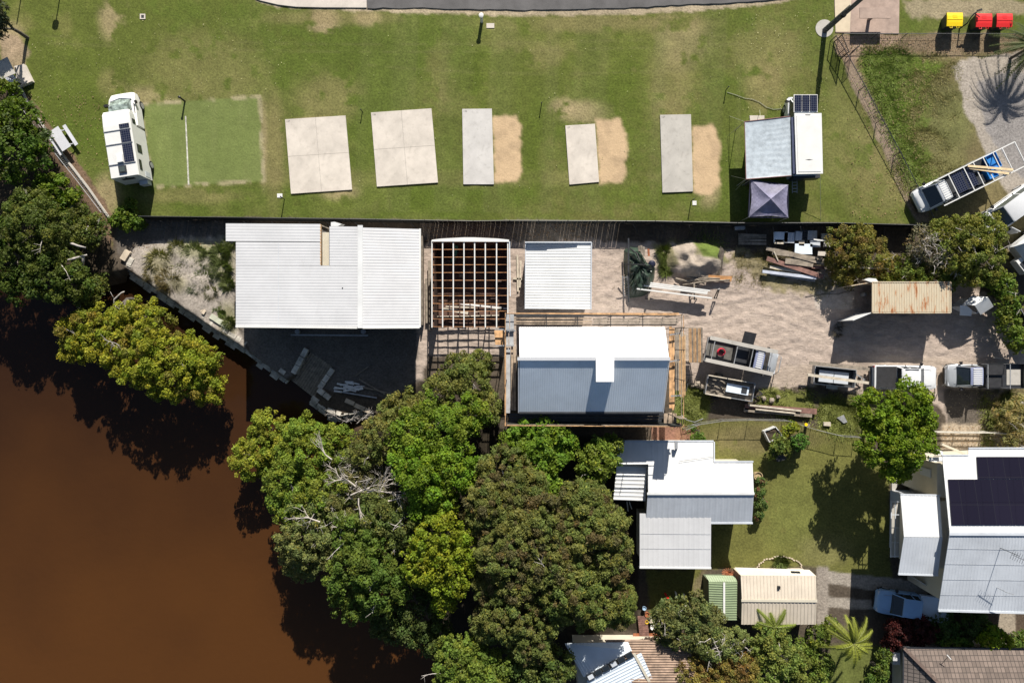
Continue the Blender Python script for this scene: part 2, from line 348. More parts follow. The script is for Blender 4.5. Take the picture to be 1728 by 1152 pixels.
def groundmat(nm='ground_soil_and_grass', amp=.42, bs=.6, sandy=False):
    m = bpy.data.materials.new(nm); m.use_nodes = True; n = m.node_tree.nodes; l = m.node_tree.links
    b = n['Principled BSDF']; b.inputs['Roughness'].default_value = .95; b.inputs['Specular IOR Level'].default_value = .15
    at = n.new('ShaderNodeAttribute'); at.attribute_name = 'Col'; tc = n.new('ShaderNodeTexCoord')
    def nz(sc, det, lo, hi, a, c):
        q = n.new('ShaderNodeTexNoise'); q.inputs['Scale'].default_value = sc; q.inputs['Detail'].default_value = det; q.inputs['Roughness'].default_value = .7
        l.new(tc.outputs['Object'], q.inputs['Vector']); r = n.new('ShaderNodeMapRange')
        r.inputs[1].default_value = lo; r.inputs[2].default_value = hi; r.inputs[3].default_value = a; r.inputs[4].default_value = c; l.new(q.outputs['Fac'], r.inputs[0]); return q, r
    q1, r1 = nz(6.0, 8, .3, .7, 1-amp, 1+amp); q2, r2 = nz(1.6, 5, .3, .7, .85, 1.15)
    m1 = n.new('ShaderNodeMath'); m1.operation = 'MULTIPLY'; l.new(r1.outputs[0], m1.inputs[0]); l.new(r2.outputs[0], m1.inputs[1])
    vm = n.new('ShaderNodeVectorMath'); vm.operation = 'SCALE'; l.new(at.outputs['Color'], vm.inputs[0]); mxa = n.new('ShaderNodeMix'); mxa.data_type = 'FLOAT'; mxa.inputs[2].default_value = 1.0; l.new(at.outputs['Alpha'], mxa.inputs[0]); l.new(m1.outputs[0], mxa.inputs[3]); l.new(mxa.outputs[0], vm.inputs['Scale'])
    l.new(vm.outputs[0], b.inputs['Base Color'])
    bu = n.new('ShaderNodeBump'); bu.inputs['Strength'].default_value = bs; bu.inputs['Distance'].default_value = .05; l.new(q1.outputs['Fac'], bu.inputs['Height']); l.new(bu.outputs[0], b.inputs['Normal'])
    if sandy:
        mp = n.new('ShaderNodeMapping'); mp.inputs['Scale'].default_value = (1.0,2.1,1); mp.inputs['Rotation'].default_value = (0,0,.35); l.new(tc.outputs['Object'], mp.inputs[0])
        q3 = n.new('ShaderNodeTexNoise'); q3.inputs['Scale'].default_value = 2.4; q3.inputs['Detail'].default_value = 3; l.new(mp.outputs[0], q3.inputs['Vector'])
        b3 = n.new('ShaderNodeBump'); b3.inputs['Strength'].default_value = .8; b3.inputs['Distance'].default_value = .06; l.new(q3.outputs['Fac'], b3.inputs['Height']); l.new(bu.outputs[0], b3.inputs['Normal']); l.new(b3.outputs[0], b.inputs['Normal'])
    return m
GM = groundmat(); GS = groundmat('sandy_soil', .16, .35, True)
def npmesh(name, V, Fq, col, m, alpha=None):
    me = bpy.data.meshes.new(name); nv = len(V); nf = len(Fq)
    me.vertices.add(nv); me.vertices.foreach_set('co', V.astype(np.float32).ravel())
    me.loops.add(nf*4); me.loops.foreach_set('vertex_index', Fq.astype(np.int32).ravel())
    me.polygons.add(nf); me.polygons.foreach_set('loop_start', np.arange(0,nf*4,4,dtype=np.int32)); 
    me.update(calc_edges=True)
    if col is not None:
        a = me.color_attributes.new('Col', 'FLOAT_COLOR', 'POINT'); c4 = np.ones((nv,4), np.float32); c4[:,:3] = col; c4[:,3] = 1 if alpha is None else alpha; a.data.foreach_set('color', c4.ravel())
    me.materials.append(m); return me
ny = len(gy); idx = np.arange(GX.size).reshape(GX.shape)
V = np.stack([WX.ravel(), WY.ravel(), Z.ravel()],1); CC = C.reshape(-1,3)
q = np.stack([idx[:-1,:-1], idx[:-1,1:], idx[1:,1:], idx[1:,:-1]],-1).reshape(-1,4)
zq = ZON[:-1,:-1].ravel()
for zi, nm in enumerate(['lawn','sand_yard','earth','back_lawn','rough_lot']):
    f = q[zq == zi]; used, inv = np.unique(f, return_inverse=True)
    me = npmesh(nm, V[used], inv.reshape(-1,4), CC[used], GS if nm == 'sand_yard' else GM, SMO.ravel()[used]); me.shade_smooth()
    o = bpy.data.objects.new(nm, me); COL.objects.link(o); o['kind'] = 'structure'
outm = mat('far_grass', (.08,.09,.025), .95, var=.3, scale=.5)
gr = MB(); X0,X1,Y1,Y0 = (gx[0]-864)*H/F, (gx[-1]-864)*H/F, (576-gy[0])*H/F, (576-gy[-1])*H/F
for r_ in [(-400,Y1,400,400),(X1,-400,400,Y1),(-2,-400,X1,Y0)]:
    gr.add([(r_[0],r_[1],-.02),(r_[2],r_[1],-.02),(r_[2],r_[3],-.02),(r_[0],r_[3],-.02)],[(0,1,2,3)])
structure('distant_ground', gr, outm)
# water
wm = bpy.data.materials.new('tannin_water'); wm.use_nodes = True; n = wm.node_tree.nodes; l = wm.node_tree.links
b = n['Principled BSDF']; b.inputs['Roughness'].default_value = .12; b.inputs['Specular IOR Level'].default_value = .2
tc = n.new('ShaderNodeTexCoord'); nz = n.new('ShaderNodeTexNoise'); nz.inputs['Scale'].default_value = .12; nz.inputs['Detail'].default_value = 7
l.new(tc.outputs['Object'], nz.inputs['Vector'])
sx = n.new('ShaderNodeSeparateXYZ'); l.new(tc.outputs['Object'], sx.inputs[0])
mr = n.new('ShaderNodeMapRange'); mr.inputs[1].default_value = 2; mr.inputs[2].default_value = -27; l.new(sx.outputs['Y'], mr.inputs[0])
ad = n.new('ShaderNodeMath'); ad.operation = 'MULTIPLY_ADD'; ad.inputs[1].default_value = .85; l.new(nz.outputs['Fac'], ad.inputs[0]); l.new(mr.outputs[0], ad.inputs[2])
mx = n.new('ShaderNodeMix'); mx.data_type = 'RGBA'; mx.inputs['A'].default_value = (.019,.009,.0052,1); mx.inputs['B'].default_value = (.064,.0255,.0072,1)
ms = n.new('ShaderNodeMapRange'); ms.inputs[1].default_value = .3; ms.inputs[2].default_value = 1.4; l.new(ad.outputs[0], ms.inputs[0]); l.new(ms.outputs[0], mx.inputs['Factor']); l.new(mx.outputs['Result'], b.inputs['Base Color'])
wn = n.new('ShaderNodeTexNoise'); wn.inputs['Scale'].default_value = 1.6; wn.inputs['Detail'].default_value = 6; l.new(tc.outputs['Object'], wn.inputs['Vector'])
bu = n.new('ShaderNodeBump'); bu.inputs['Strength'].default_value = .3; bu.inputs['Distance'].default_value = .05; l.new(wn.outputs['Fac'], bu.inputs['Height']); l.new(bu.outputs[0], b.inputs['Normal'])
wb = MB(); wb.add([(-400,-400,-1.25),(-2,-400,-1.25),(-2,9.0,-1.25),(-400,9.0,-1.25)],[(0,1,2,3)]); structure('water', wb, wm)

# ---------------------------------------------------------------- materials
conc = mat('concrete_pale', (.50,.455,.40), .85, var=.10, scale=.5, bump=.15, bscale=25, grime=.22)
conc_c = mat('concrete_cool', (.46,.445,.425), .85, var=.07, scale=.6, bump=.15, bscale=25, grime=.25)
conc_g = mat('concrete_grey', (.39,.37,.335), .85, var=.08, scale=.6, bump=.15, bscale=25, grime=.28)
conc_w = mat('concrete_stained', (.33,.245,.20), .85, var=.15, scale=.8, bump=.2, bscale=20, grime=.25)
asph = mat('asphalt', (.095,.092,.092), .9, var=.15, scale=.5, bump=.4, bscale=60, grime=.15)
white = mat('white_paint', (.62,.62,.60), .35, var=.03, scale=1.5, grime=.06)
wroof = mat('off_white_roof_steel', (.50,.505,.515), .42, var=.04, scale=.45, grime=.08)
wroof2 = mat('white_roof_steel', (.58,.59,.59), .4, var=.06, scale=.5, grime=.10)
blueroof = mat('pale_blue_grey_steel_and_shade', (.60,.67,.74), .4, var=.05, scale=.5, grime=.08)
greyroof = mat('light_grey_steel_and_shade', (.47,.50,.54), .4, var=.06, scale=.5, grime=.10)
cream = mat('cream_cladding', (.50,.46,.37), .6, var=.05, scale=.8, grime=.08)
creamroof = mat('beige_roof_steel', (.50,.44,.36), .5, var=.06, scale=.6, grime=.10)
greenroof = mat('pale_green_steel', (.20,.255,.15), .5, var=.08, scale=.6, grime=.12)
dark = mat('black_plastic', (.012,.012,.014), .5, var=.1)
darkm = mat('charcoal_metal', (.03,.032,.036), .45, var=.15)
steel = mat('galvanised_steel', (.36,.37,.38), .4, metal=.4, var=.15, scale=4, grime=.1)
wood = mat('raw_pine', (.42,.27,.14), .75, var=.18, scale=3, bump=.2)
woodg = mat('weathered_timber', (.22,.185,.145), .85, var=.25, scale=2.5, bump=.3, grime=.2)
woodr = mat('red_brown_boards', (.19,.10,.08), .8, var=.25, scale=3, bump=.3, grime=.2)
woodp = mat('pale_plank', (.45,.40,.32), .8, var=.15, scale=3, grime=.15)
stone = mat('sandstone_block', (.46,.43,.37), .9, var=.3, scale=1.6, bump=.6, bscale=9, grime=.3)
stonel = mat('pale_sandstone', (.45,.38,.29), .9, var=.15, scale=1.5, bump=.5, bscale=9)
rub = mat('tyre_rubber', (.014,.014,.014), .85, var=.1)
glass = glassmat('tinted_glass')
glassl = glassmat('clear_glass_over_dash', (.06,.075,.07))
green_t = mat('green_tarpaulin', (.035,.055,.04), .38, var=.25, scale=1.3, bump=.9, bscale=5)
rope = mat('pale_rope', (.35,.36,.25), .8)
terr = mat('terracotta', (.33,.11,.045), .8, var=.2, scale=3)
redp = mat('red_plastic', (.62,.02,.02), .4, var=.08)
yelp = mat('yellow_plastic', (.78,.55,.005), .4, var=.06)
bluep = mat('blue_poly_tub', (.02,.18,.50), .45, var=.15)
mesh_m = mat('black_shade_cloth', (.010,.012,.010), .9, var=.3, scale=5)
solar = gridmat('solar_cells', (.008,.010,.028), (.10,.11,.13), .17, .17, .008, .15)
solarb = gridmat('black_solar_modules', (.010,.008,.016), (.016,.015,.02), 1.16, 1.9, .02, .12)

# ---------------------------------------------------------------- road, pads
rd = MB(); top = [(620,-160),(620,15),(700,14),(780,16),(870,18),(960,17),(1040,15),(1120,11),(1200,7),(1290,2),(1420,-12),(1900,-60),(5200,-330),(5200,-520),(1900,-220)]
pts = [P(x,y,0) for x,y in top]; 
def wob(pl, n=6, a=.06):
    o = []
    for i in range(len(pl)):
        p, q_ = pl[i], pl[(i+1)%len(pl)]
        for k in range(n):
            t = k/n; o.append((p[0]+(q_[0]-p[0])*t+random.uniform(-a,a)*(k>0), p[1]+(q_[1]-p[1])*t+random.uniform(-a,a)*(k>0)))
    return o
rd.prism(wob(pts), -.2, .075); structure('road', rd, asph)
dv = MB(); dv.prism([P(x,y,0) for x,y in [(380,-160),(425,-4),(440,2),(470,9),(500,12.5),(540,13.5),(619,14),(619,-160)]], -.2, .085); structure('driveway', dv, conc)

def font_mesh(txt, size):
    cu = bpy.data.curves.new('txt','FONT'); cu.body = txt; cu.size = size; cu.extrude = .002
    o = bpy.data.objects.new('txt', cu); COL.objects.link(o); bpy.context.view_layer.update()
    me = bpy.data.meshes.new_from_object(o.evaluated_get(bpy.context.evaluated_depsgraph_get())); bpy.data.objects.remove(o); return me
ink = mat('faded_black_stencil', (.07,.065,.06), .8)
pads = [([(481,201.5),(583,195),(594,320),(491,327)],'137',True,conc,'wide cream concrete pad with cross joints, nearest the turf court'),
        ([(626,190),(728,183),(739,308),(636,315)],'136',True,conc,'wide warm concrete pad with cross joints, second from the turf court'),
        ([(780,184),(830,183.5),(833.5,311),(782,311)],'132',False,conc_c,'narrow pale grey concrete pad between a wide pad and a sand patch'),
        ([(954,212),(1004,209),(1011,307),(961,311.5)],'127',False,conc,'shortest narrow concrete pad, beside the middle sand patch'),
        ([(1114,194),(1166,193),(1169.5,323),(1118,325)],'127',False,conc_g,'long greenish grey concrete pad nearest the silver awning')]
for poly, num, cross, m, lab in pads:
    b = MB(); c = P(sum(p[0] for p in poly)/4, sum(p[1] for p in poly)/4, 0)
    a0, a1, a2, a3 = [P(x,y,.1) for x,y in poly]
    t = Thing('concrete_pad', lab, 'concrete pad', c, 0, 'numbered caravan site pads')
    lerp = lambda u,v: a0*(1-u)*(1-v)+a1*u*(1-v)+a2*u*v+a3*(1-u)*v
    g = .0014
    cells = [(0,.5-g,0,.5-g),(.5+g,1,0,.5-g),(0,.5-g,.5+g,1),(.5+g,1,.5+g,1)] if cross else [(0,1,0,1)]
    for u0,u1,v0,v1 in cells: b.prism([lerp(u0,v0),lerp(u1,v0),lerp(u1,v1),lerp(u0,v1)], -.15, .1)
    t.part('slab', b, m)
    if cross: t.part('joint_filler', MB().prism([lerp(.002,.002),lerp(.998,.002),lerp(.998,.998),lerp(.002,.998)], -.15, .085), darkm)
    me = font_mesh(num, .20); me.materials.append(ink); o = bpy.data.objects.new('stencilled_number', me); COL.objects.link(o); o.parent = t.o
    ang = math.atan2((a1-a0).y,(a1-a0).x); o.location = (a0-c)+Matrix.Rotation(ang,3,'Z')@Vector((.09,-.25,0)); o.location.z = .102; o.rotation_euler = (0,0,ang)
b = MB(); b.ppoly([(1408,-8),(1518,-8),(1517,57),(1410,55)], -.1, .06); structure('pavement', b, conc_w)
b = MB(); b.ppoly([(1408.5,-7),(1437,-7),(1434,54),(1410,54)], .06, .066); structure('pavement_strip', b, mat('new_concrete',(.50,.42,.30),.8,var=.05))
b = MB(); b.ppoly([(1265,195),(1290,195),(1290,206),(1266,206)], -.05, .07); single('concrete_pad', b, conc, 'small cream concrete pad end showing above the silver awning', 'concrete pad')
b = MB(); b.ppoly([(312.0,196),(314.2,196),(319.6,312),(317,312)], -.05, .02); single('marker_strip', b, mat('white_line',(.42,.41,.36),.8,var=.3,scale=6), 'thin white line across the turf court', 'court line')

# ---------------------------------------------------------------- pits, taps, posts on the lawn
def lid(x, y, w, h, lab, inner=True, m=conc):
    t = Thing('pit_lid', lab, 'pit lid', P(x,y,0)); b = MB(); b.ppoly([(x-w,y-h),(x+w,y-h),(x+w,y+h),(x-w,y+h)], -.05, .05); t.part('surround', b, m)
    if inner: t.part('cover', MB().ppoly([(x-w*.5,y-h*.55),(x+w*.5,y-h*.55),(x+w*.5,y+h*.55),(x-w*.5,y+h*.55)], .03, .062), darkm)
lid(240.5,28,4.6,4.4,'small square pale pit lid with dark cover alone on the upper left lawn')
lid(827.5,43.5,6.6,4,'pale rectangular pit lid beside the white capped post', False)
lid(472,330,4.4,3.4,'white square pit lid below the cream concrete pad', False, white)
lid(1172,342.5,3.4,3.6,'white square pit lid below the grey concrete pad', False, white)
def post(x, y, h, r, lab, m=darkm, cap=None, name='post', cat='post', lean=0, group=None):
    p = P(x,y,0); t = Thing(name, lab, cat, p, 0, group)
    t.part('shaft', MB().tube([p-Vector((0,0,.2)), p+Vector((lean,0,h))], r, 8), m)
    t.part('cap', MB().lathe(p+Vector((lean,0,h)), [(r*.9,0),(r*1.5,.01),(r*1.5,.07),(r*.6,.11)], 10), cap or m)
    return t
post(813,37,1.05,.13,'stout post with a white round cap near the road', white, white)
post(312,171,.9,.07,'black post standing at the head of the court line', dark)
post(480,336,.9,.035,'thin dark stake below the cream pad')
post(1166,340,.9,.035,'thin dark stake below the greenish grey pad')
G_ = 'water taps on the lawn'
post(611.5,189,.55,.035,'slim water tap post between the two wide pads', darkm, None, 'tap_post','tap',0,G_)
post(913.5,178,.6,.035,'slim water tap post right of the first sand patch', darkm, None, 'tap_post','tap',0,G_)
post(1225,152,.65,.035,'slim water tap post with a hose leading to the camper', darkm, None, 'tap_post','tap',0,G_)
hz = [P(x,y,.05) for x,y in [(1227,156),(1240,160),(1256,166),(1270,168),(1282,173),(1293,181),(1305,185),(1320,184),(1332,182)]]
single('garden_hose', MB().tube(hz,.018,5), mat('pale_hose',(.24,.24,.20),.6), 'pale hose curving over the grass from the tap to the white camper', 'hose')
# lamps and sign posts just above the frame, whose shadows lie on the lawn
for x,y,h,lab,g in [(110,-58,3.25,'lamp post north of the lawn throwing a round headed shadow',.26),(45,-60,3.3,'bare slim post north of the upper left lawn corner',0)]:
    p = P(x,y,0); t = Thing('lamp_post' if g else 'post', lab, 'lamp post' if g else 'post', p)
    t.part('pole', MB().tube([p, p+Vector((0,0,h))], .045, 8), darkm)
    if g: t.part('lamp_head', MB().lathe(p+Vector((0,0,h-.1)), [(.1,-.1),(g,0),(g,.25),(.1,.32)], 14), darkm)

# utility pole
p = P(1391,53,0); d = Vector((.55,.12,6.4))
t = Thing('utility_pole', 'tall grey timber power pole rising from a concrete disc beside the fence corner', 'power pole', p)
t.part('pole', MB().tube([p-Vector((0,0,.3)), p+d*.5, p+d], .20, 12, .15), mat('grey_pole_timber',(.085,.08,.08),.8,var=.3,scale=4,bump=.3), smooth=True)
t.part('cable_conduit', MB().tube([p+Vector((-.14,.16,0)), p+d*.6+Vector((-.14,.16,0))], .04, 6), steel)
t.part('pole_band', MB().tube([p+d*.42+Vector((0,0,-.06)), p+d*.42+Vector((0,0,.06))], .235, 12), dark)
t.part('footing', MB().lathe(p+Vector((.0,.22,-.1)), [(.72,0),(.72,.13),(.0,.14)], 24), conc_g)
for i,(x2,y2) in enumerate([(1800,330),(1180,-60)]):
    pass

# ---------------------------------------------------------------- fences
def fence(name, lab, line, h, spacing=45, mode='chain', group=None, postm=darkm, r=.03):
    pts = []
    for i in range(len(line)-1):
        a = P(*line[i],0); b_ = P(*line[i+1],0); n = max(1, round((b_-a).length/(spacing*H/F)))
        for k in range(n): pts.append(a+(b_-a)*k/n)
    pts.append(P(*line[-1],0)); t = Thing(name, lab, 'fence', pts[0], 0, group)
    for q in pts: t.part('post', MB().tube([q-Vector((0,0,.2)), q+Vector((0,0,h+.05))], r*1.2, 6), postm)
    up = Vector((0,0,1))
    rl = MB(); 
    for a, b_ in zip(pts[:-1], pts[1:]): rl.tube([a+up*h, b_+up*h], r, 5)
    t.part('top_rail', rl, postm)
    pn = MB()
    for a, b_ in zip(pts[:-1], pts[1:]):
        L = (b_-a).length; dr = (b_-a)/L
        if mode == 'chain':
            k = max(2, int(L/.16))
            for j in range(k):
                u0 = a+dr*(L*j/k)
                for sg in (-1,1):
                    e = min(max(L*j/k+sg*.5*h,0),L); pn.tube([u0+up*.05, a+dr*e+up*(h-.02)], .0055, 3, cap=False)
            pn.tube([a+up*.1, b_+up*.1], .01, 4)
        elif mode == 'cloth':
            x = 0
            while x < L:
                w = random.uniform(.10,.45); e = min(L, x+w)
                px_ = 864+(a+dr*x).x*F/H; gap = random.uniform(.006,.026) if 700 < px_ < 1045 else .004
                zt = h-.03+random.uniform(-.03,.02)
                pn.beam(a+dr*x+up*zt*.5, a+dr*max(x+.01,e-gap)+up*zt*.5, .012, zt, up=(0,0,1)); x = e
        elif mode == 'cloth2':
            pn.beam(a+up*h*.5, b_+up*h*.5, .012, h)
        elif mode == 'slat':
            for z in [h*.25,h*.5,h*.8]: pn.beam(a+up*z, b_+up*z, .02, .11)
    t.part('fence_mesh' if mode != 'slat' else 'rails', pn, mesh_m if mode.startswith('cloth') else postm)
    return t
t = fence('boundary_fence','long black shade cloth fence between the campsite lawn and the building yards',[(250,370),(420,372),(640,375),(800,378),(860,377),(1100,378),(1235,381),(1400,381),(1546,385)],1.35,44,'cloth')
# angled stays behind the long fence
st = MB()
for x in range(270,1540,47):
    yy = 371+ (x-250)*.009; a = P(x,yy+1.5,1.2); st.tube([a, Vector((a.x+.55,a.y-.45,.15))], .028, 5)
t.part('stay', st, darkm)
fence('chain_link_fence','diagonal chain link fence along the bare dirt strip right of the camper',[(1401,70),(1415,92),(1449,153),(1478,208),(1508,263),(1536,318),(1566,376)],1.0,62,'chain')
fence('chain_link_fence','straight chain link fence passing below the wheeled bins',[(1414,66),(1470,66),(1520,66),(1585,66),(1645,66),(1760,66)],.95,62,'chain',None,darkm,.022)
fence('chain_link_fence','chain link fence beside the mulch strip along the left trees',[(38,168),(62,205),(95,250),(140,306),(183,362)],1.0,58,'chain',None,steel,.022)
kb = MB(); kl = [(36,150),(50,178),(75,215),(104,258),(150,318),(185,368)]
for a,b_ in zip(kl[:-1],kl[1:]): kb.beam(P(*a,.05),P(*b_,.05),.14,.22)
single('kerb_edging', kb, conc_g, 'narrow pale edging between the left lawn and the mulch strip', 'edging')
# gate
p = P(1413,84,0); t = Thing('steel_gate','small open steel bar gate standing at the fence corner','gate', p)
A = P(1408,92,0)+Vector((-.2,0,0)); B = P(1417,124,0); A = P(1407,72,0); B = P(1418,100,0)
fr = MB(); up = Vector((0,0,1))
for q in (A,B): fr.tube([q, q+up*1.45], .045, 6)
for z in (.15,1.4): fr.tube([A+up*z,B+up*z], .035, 6)
t.part('gate_frame', fr, dark)
br_ = MB()
for i in range(1,11): q = A+(B-A)*i/11; br_.tube([q+up*.15,q+up*1.4], .018, 4)
t.part('gate_bars', br_, dark)
B2 = B+Vector((.42,.05,0)); C2 = B+Vector((.9,.55,0)); g2 = MB()
for q in (B2,C2): g2.tube([q, q+up*1.4], .03, 6)
for z in (.3,1.4): g2.tube([B2+up*z,C2+up*z], .025, 6)
for i in range(1,5): q = B2+(C2-B2)*i/5; g2.tube([q+up*.3,q+up*1.4], .014, 4)
t.part('side_panel', g2, dark)
# yard fences
fence('garden_fence','sagging pale wire fence between the back lawn and the timber pile',[(1152,722),(1175,713),(1216,707),(1262,706),(1320,707),(1368,722),(1412,733),(1442,735)],1.15,52,'chain',None,mat('dull_wire',(.20,.20,.19),.6),.02)
fence('paling_fence','short white rail fence behind the solar roof house',[(1563,726),(1610,727),(1655,727),(1693,729)],1.1,46,'slat',None,mat('old_white_rail',(.42,.40,.35),.7,var=.15,grime=.2),.045)
fence('side_fence','grey sheet fence angling beside the caravan at the right edge',[(1660,455),(1672,478),(1690,510),(1712,548),(1735,585)],1.6,60,'cloth2',None,steel,.03)

# wheeled bins
def bin_(x, y, m, lab):
    h = 1.0; c = P(x,y,h+.1); c.z = 0; t = Thing('wheeled_bin', lab, 'bin', c, 0, 'large wheeled bins by the fence'); w, l_ = .60, .52
    b = MB(); rr = lambda hw,hl,z: [(sx*hw+(0 if k else 0), sy*hl, z) for sx,sy,k in ((-1,-1,0),(1,-1,0),(1,1,0),(-1,1,0))]
    b.loft([rr(w*.80,l_*.78,.12), rr(w*.97,l_*.97,.92), rr(w*1.02,l_*1.02,.93), rr(w*1.02,l_*1.02,1.0)]); t.part('bin_body', b, darkm, local=True)
    b = MB(); prof = [(-l_*1.04,.0),(-l_*1.04,.05),(-l_*.5,.10),(0,.125),(l_*.5,.12),(l_*1.0,.08),(l_*1.04,.0)]
    b.loft([[(sx, yy, 1.0+zz) for yy,zz in prof] for sx in (-w*1.05, -w, w, w*1.05)]); lid_ = t.part('lid', b, m, local=True)
    b = MB(); b.beam((-w*.98,-.02,1.132),(w*.98,-.02,1.132),.03,.02); b.box(-w*.3,.12,1.12,w*.28,.32,1.135); t.part('lid_ridge', b, m, local=True, parent=lid_)
    b = MB(); b.tube([(-w*.6,-l_*1.0,1.02),(-w*.6,-l_*1.3,1.04),(-w*.3,-l_*1.3,1.04),(-w*.3,-l_*1.0,1.02)],.025,5); b.tube([(w*.6,-l_*1.0,1.02),(w*.6,-l_*1.3,1.04),(w*.3,-l_*1.3,1.04),(w*.3,-l_*1.0,1.02)],.025,5); t.part('handle', b, m, local=True)
    for sx in (-1,1):
        for sy in (-1,1): t.part('wheel', MB().lathe((sx*w*.7,sy*l_*.65,.1),[(.1,-.025),(.1,.025)],12,'x'), rub, local=True)
bin_(1611.5,32.5,yelp,'yellow lidded wheeled bin, leftmost of the row by the fence')
bin_(1661,34,redp,'red lidded wheeled bin next to the bent black arm')
bin_(1695.5,34,redp,'red lidded wheeled bin at the right end of the row')
p = P(1619,49,0); t = Thing('standpipe','bent black standpipe between the yellow and the first red bin','standpipe',p)
t.part('riser', MB().tube([p,p+Vector((.05,.05,.9)),p+Vector((.1,.35,1.25)),p+Vector((.25,.55,1.35)),p+Vector((.42,.66,1.45))],.055,8), dark)
t.part('bracket', MB().beam(p+Vector((.3,.6,1.35)),p+Vector((.75,.35,1.3)),.05,.05).beam(p+Vector((.45,.75,1.42)),p+Vector((.8,.85,1.5)),.14,.08), dark)
# sign at pavement
p = P(1465,35,0); t = Thing('serving_bench','flat pinkish bench top on one broad post, standing on the stained concrete','bench',p)
t.part('post', MB().box(p.x-.12,p.y-.05,0,p.x+.14,p.y+.07,1.05), conc_w)
t.part('bench_top', MB().ppoly([(1451,13),(1503,13),(1503,31),(1451,31)],1.05,1.11), conc_w)
# picnic table
def rotpts(c, ang, pts): 
    ca, sa = math.cos(ang), math.sin(ang); return [(c[0]+x*ca-y*sa, c[1]+x*sa+y*ca) for x,y in pts]
a = math.atan2(-(258-219),(133-103)+0.0)
c = P(112,239,0); t = Thing('picnic_table','white aluminium picnic table with two benches beside the mulch strip','picnic table', c, R(-57))
whal = mat('pale_aluminium',(.55,.56,.60),.4,metal=.1,var=.04)
t.part('table_top', MB().box(-.95,-.40,.72,.95,.40,.76), whal, local=True)
for s_ in (-1,1):
    t.part('bench', MB().box(-.95,s_*.72-.14,.42,.95,s_*.72+.14,.455), whal, local=True)
    t.part('leg', MB().beam((s_*.65,-.7,.4),(s_*.65,.7,.4),.05,.05).beam((s_*.65,-.55,0),(s_*.65,-.3,.72),.05,.05).beam((s_*.65,.55,0),(s_*.65,.3,.72),.05,.05), whal, local=True)
# jetty shelter top-left
c = P(24,128,0); t = Thing('covered_bench','pale roofed shelter frame with a slab at the left lawn edge','shelter', c)
t.part('roof_panel', MB().ppoly([(-14,110),(12,96),(26,124),(2,134),(-14,128)], 1.75,1.8), conc_g)
t.part('slab', MB().ppoly([(24,112),(40,108),(54,137),(30,147)], .0,.32), conc)
fr = MB()
for q in [(25,128),(40,142)]: fr.tube([P(*q,0),P(*q,1.6)],.04,6)
fr.beam(P(10,128,1.6),P(40,142,1.6),.07,.07).beam(P(26,114,1.7),P(27,128,1.7),.06,.06).beam(P(22,143,1.5),P(41,141,1.5),.05,.05)
t.part('frame', fr, darkm)
t.part('bench_seat', MB().ppoly([(6,130),(20,124),(32,137),(20,143)], .4,.46), whal)

# ================================================================ BUILDINGS
def walls(t, poly, h, m, z0=0, name='wall', inset=0):
    t.part(name, MB().prism([P(x,y,h) for x,y in poly], z0, h), m)
def win(t, a, b_, z0, z1, m=glass, fm=white, out=.03):
    a = Vector(a); b_ = Vector(b_); d = (b_-a).normalized(); n = Vector((d.y,-d.x,0))
    f = t.part('window', MB().beam((a+b_)/2*0+a+n*out+Vector((0,0,(z0+z1)/2)), b_+n*out+Vector((0,0,(z0+z1)/2)), .05, z1-z0), fm)
    e = d*.06; t.part('pane', MB().beam(a+e+n*(out+.01)+Vector((0,0,(z0+z1)/2)), b_-e+n*(out+.01)+Vector((0,0,(z0+z1)/2)), .055, z1-z0-.12), m, parent=f)

screwm = mat('screw_row_grey',(.33,.35,.38),.5)
# ---- A: large white house
hL, hR, hE = 3.9, 4.55, 4.1
t = Thing('white_house','large white ribbed roof house with a narrow notch, behind the stone wall','house', P(560,465,0))
t.part('wall', MB().prism([P(x,y,3.8) for x,y in [(402,412),(402,546),(700,548),(700,392),(560,390),(560,452),(538,452),(538,384),(402,384)]], -.4, 3.75), mat('grey_house_cladding',(.36,.35,.34),.7,var=.06,scale=.8))
def hz_(x): return hL+(hR-hL)*(x-398)/(608-398)
Q = lambda x,y: P(x,y,hz_(x))
ra = MB()
ra.ribbed(Q(381,377),Q(541,378),Q(541,408),Q(381,407),.215,.007)
ra.ribbed(Q(398,408.2),Q(541,409),Q(541,448),Q(398,448),.215,.007)
ra.ribbed(Q(398,448.2),Q(605,448.5),Q(605,551.5),Q(398,550),.215,.007)
ra.ribbed(Q(556,382),Q(605,382.5),Q(605,448.3),Q(556,448),.215,.007)
rp = t.part('roof', ra, wroof)
rb = MB(); rb.ribbed(P(611,384,hR),P(708,386.5,hE),P(708,551.5,hE),P(611,552,hR),.215,.007); t.part('roof', rb, wroof)
t.part('ridge_cap', MB().slab([P(603.5,380,hR+.07),P(612,380,hR+.07),P(612,553.5,hR+.07),P(603.5,553.5,hR+.07)],.1), wroof2, parent=rp)
for xx in (470,): t.part('sheet_lap', MB().beam(P(xx,410,hz_(xx)+.012),P(xx,549,hz_(xx)+.012),.03,.006), greyroof, parent=rp)
t.part('roof_mark', MB().lathe(P(578,486,hz_(578)+.01),[(.05,0),(.05,.02)],8), darkm, parent=rp)
nb = MB(); nb.beam(P(541.5,379,hz_(541)-.1),P(541.5,448,hz_(541)-.1),.08,.2); t.part('notch_edge', nb, wood, parent=rp)
t.part('notch_panel', MB().ribbed(P(555,392,3.6),P(555,448,3.6),P(544,448,3.6),P(544,392,3.6),.14,.02), cream, parent=rp)
t.part('notch_bracing', MB().beam(P(541,380,3.7),P(556,386,3.7),.08,.08).beam(P(542,390,3.5),P(555,389,3.5),.06,.06), woodg, parent=rp)
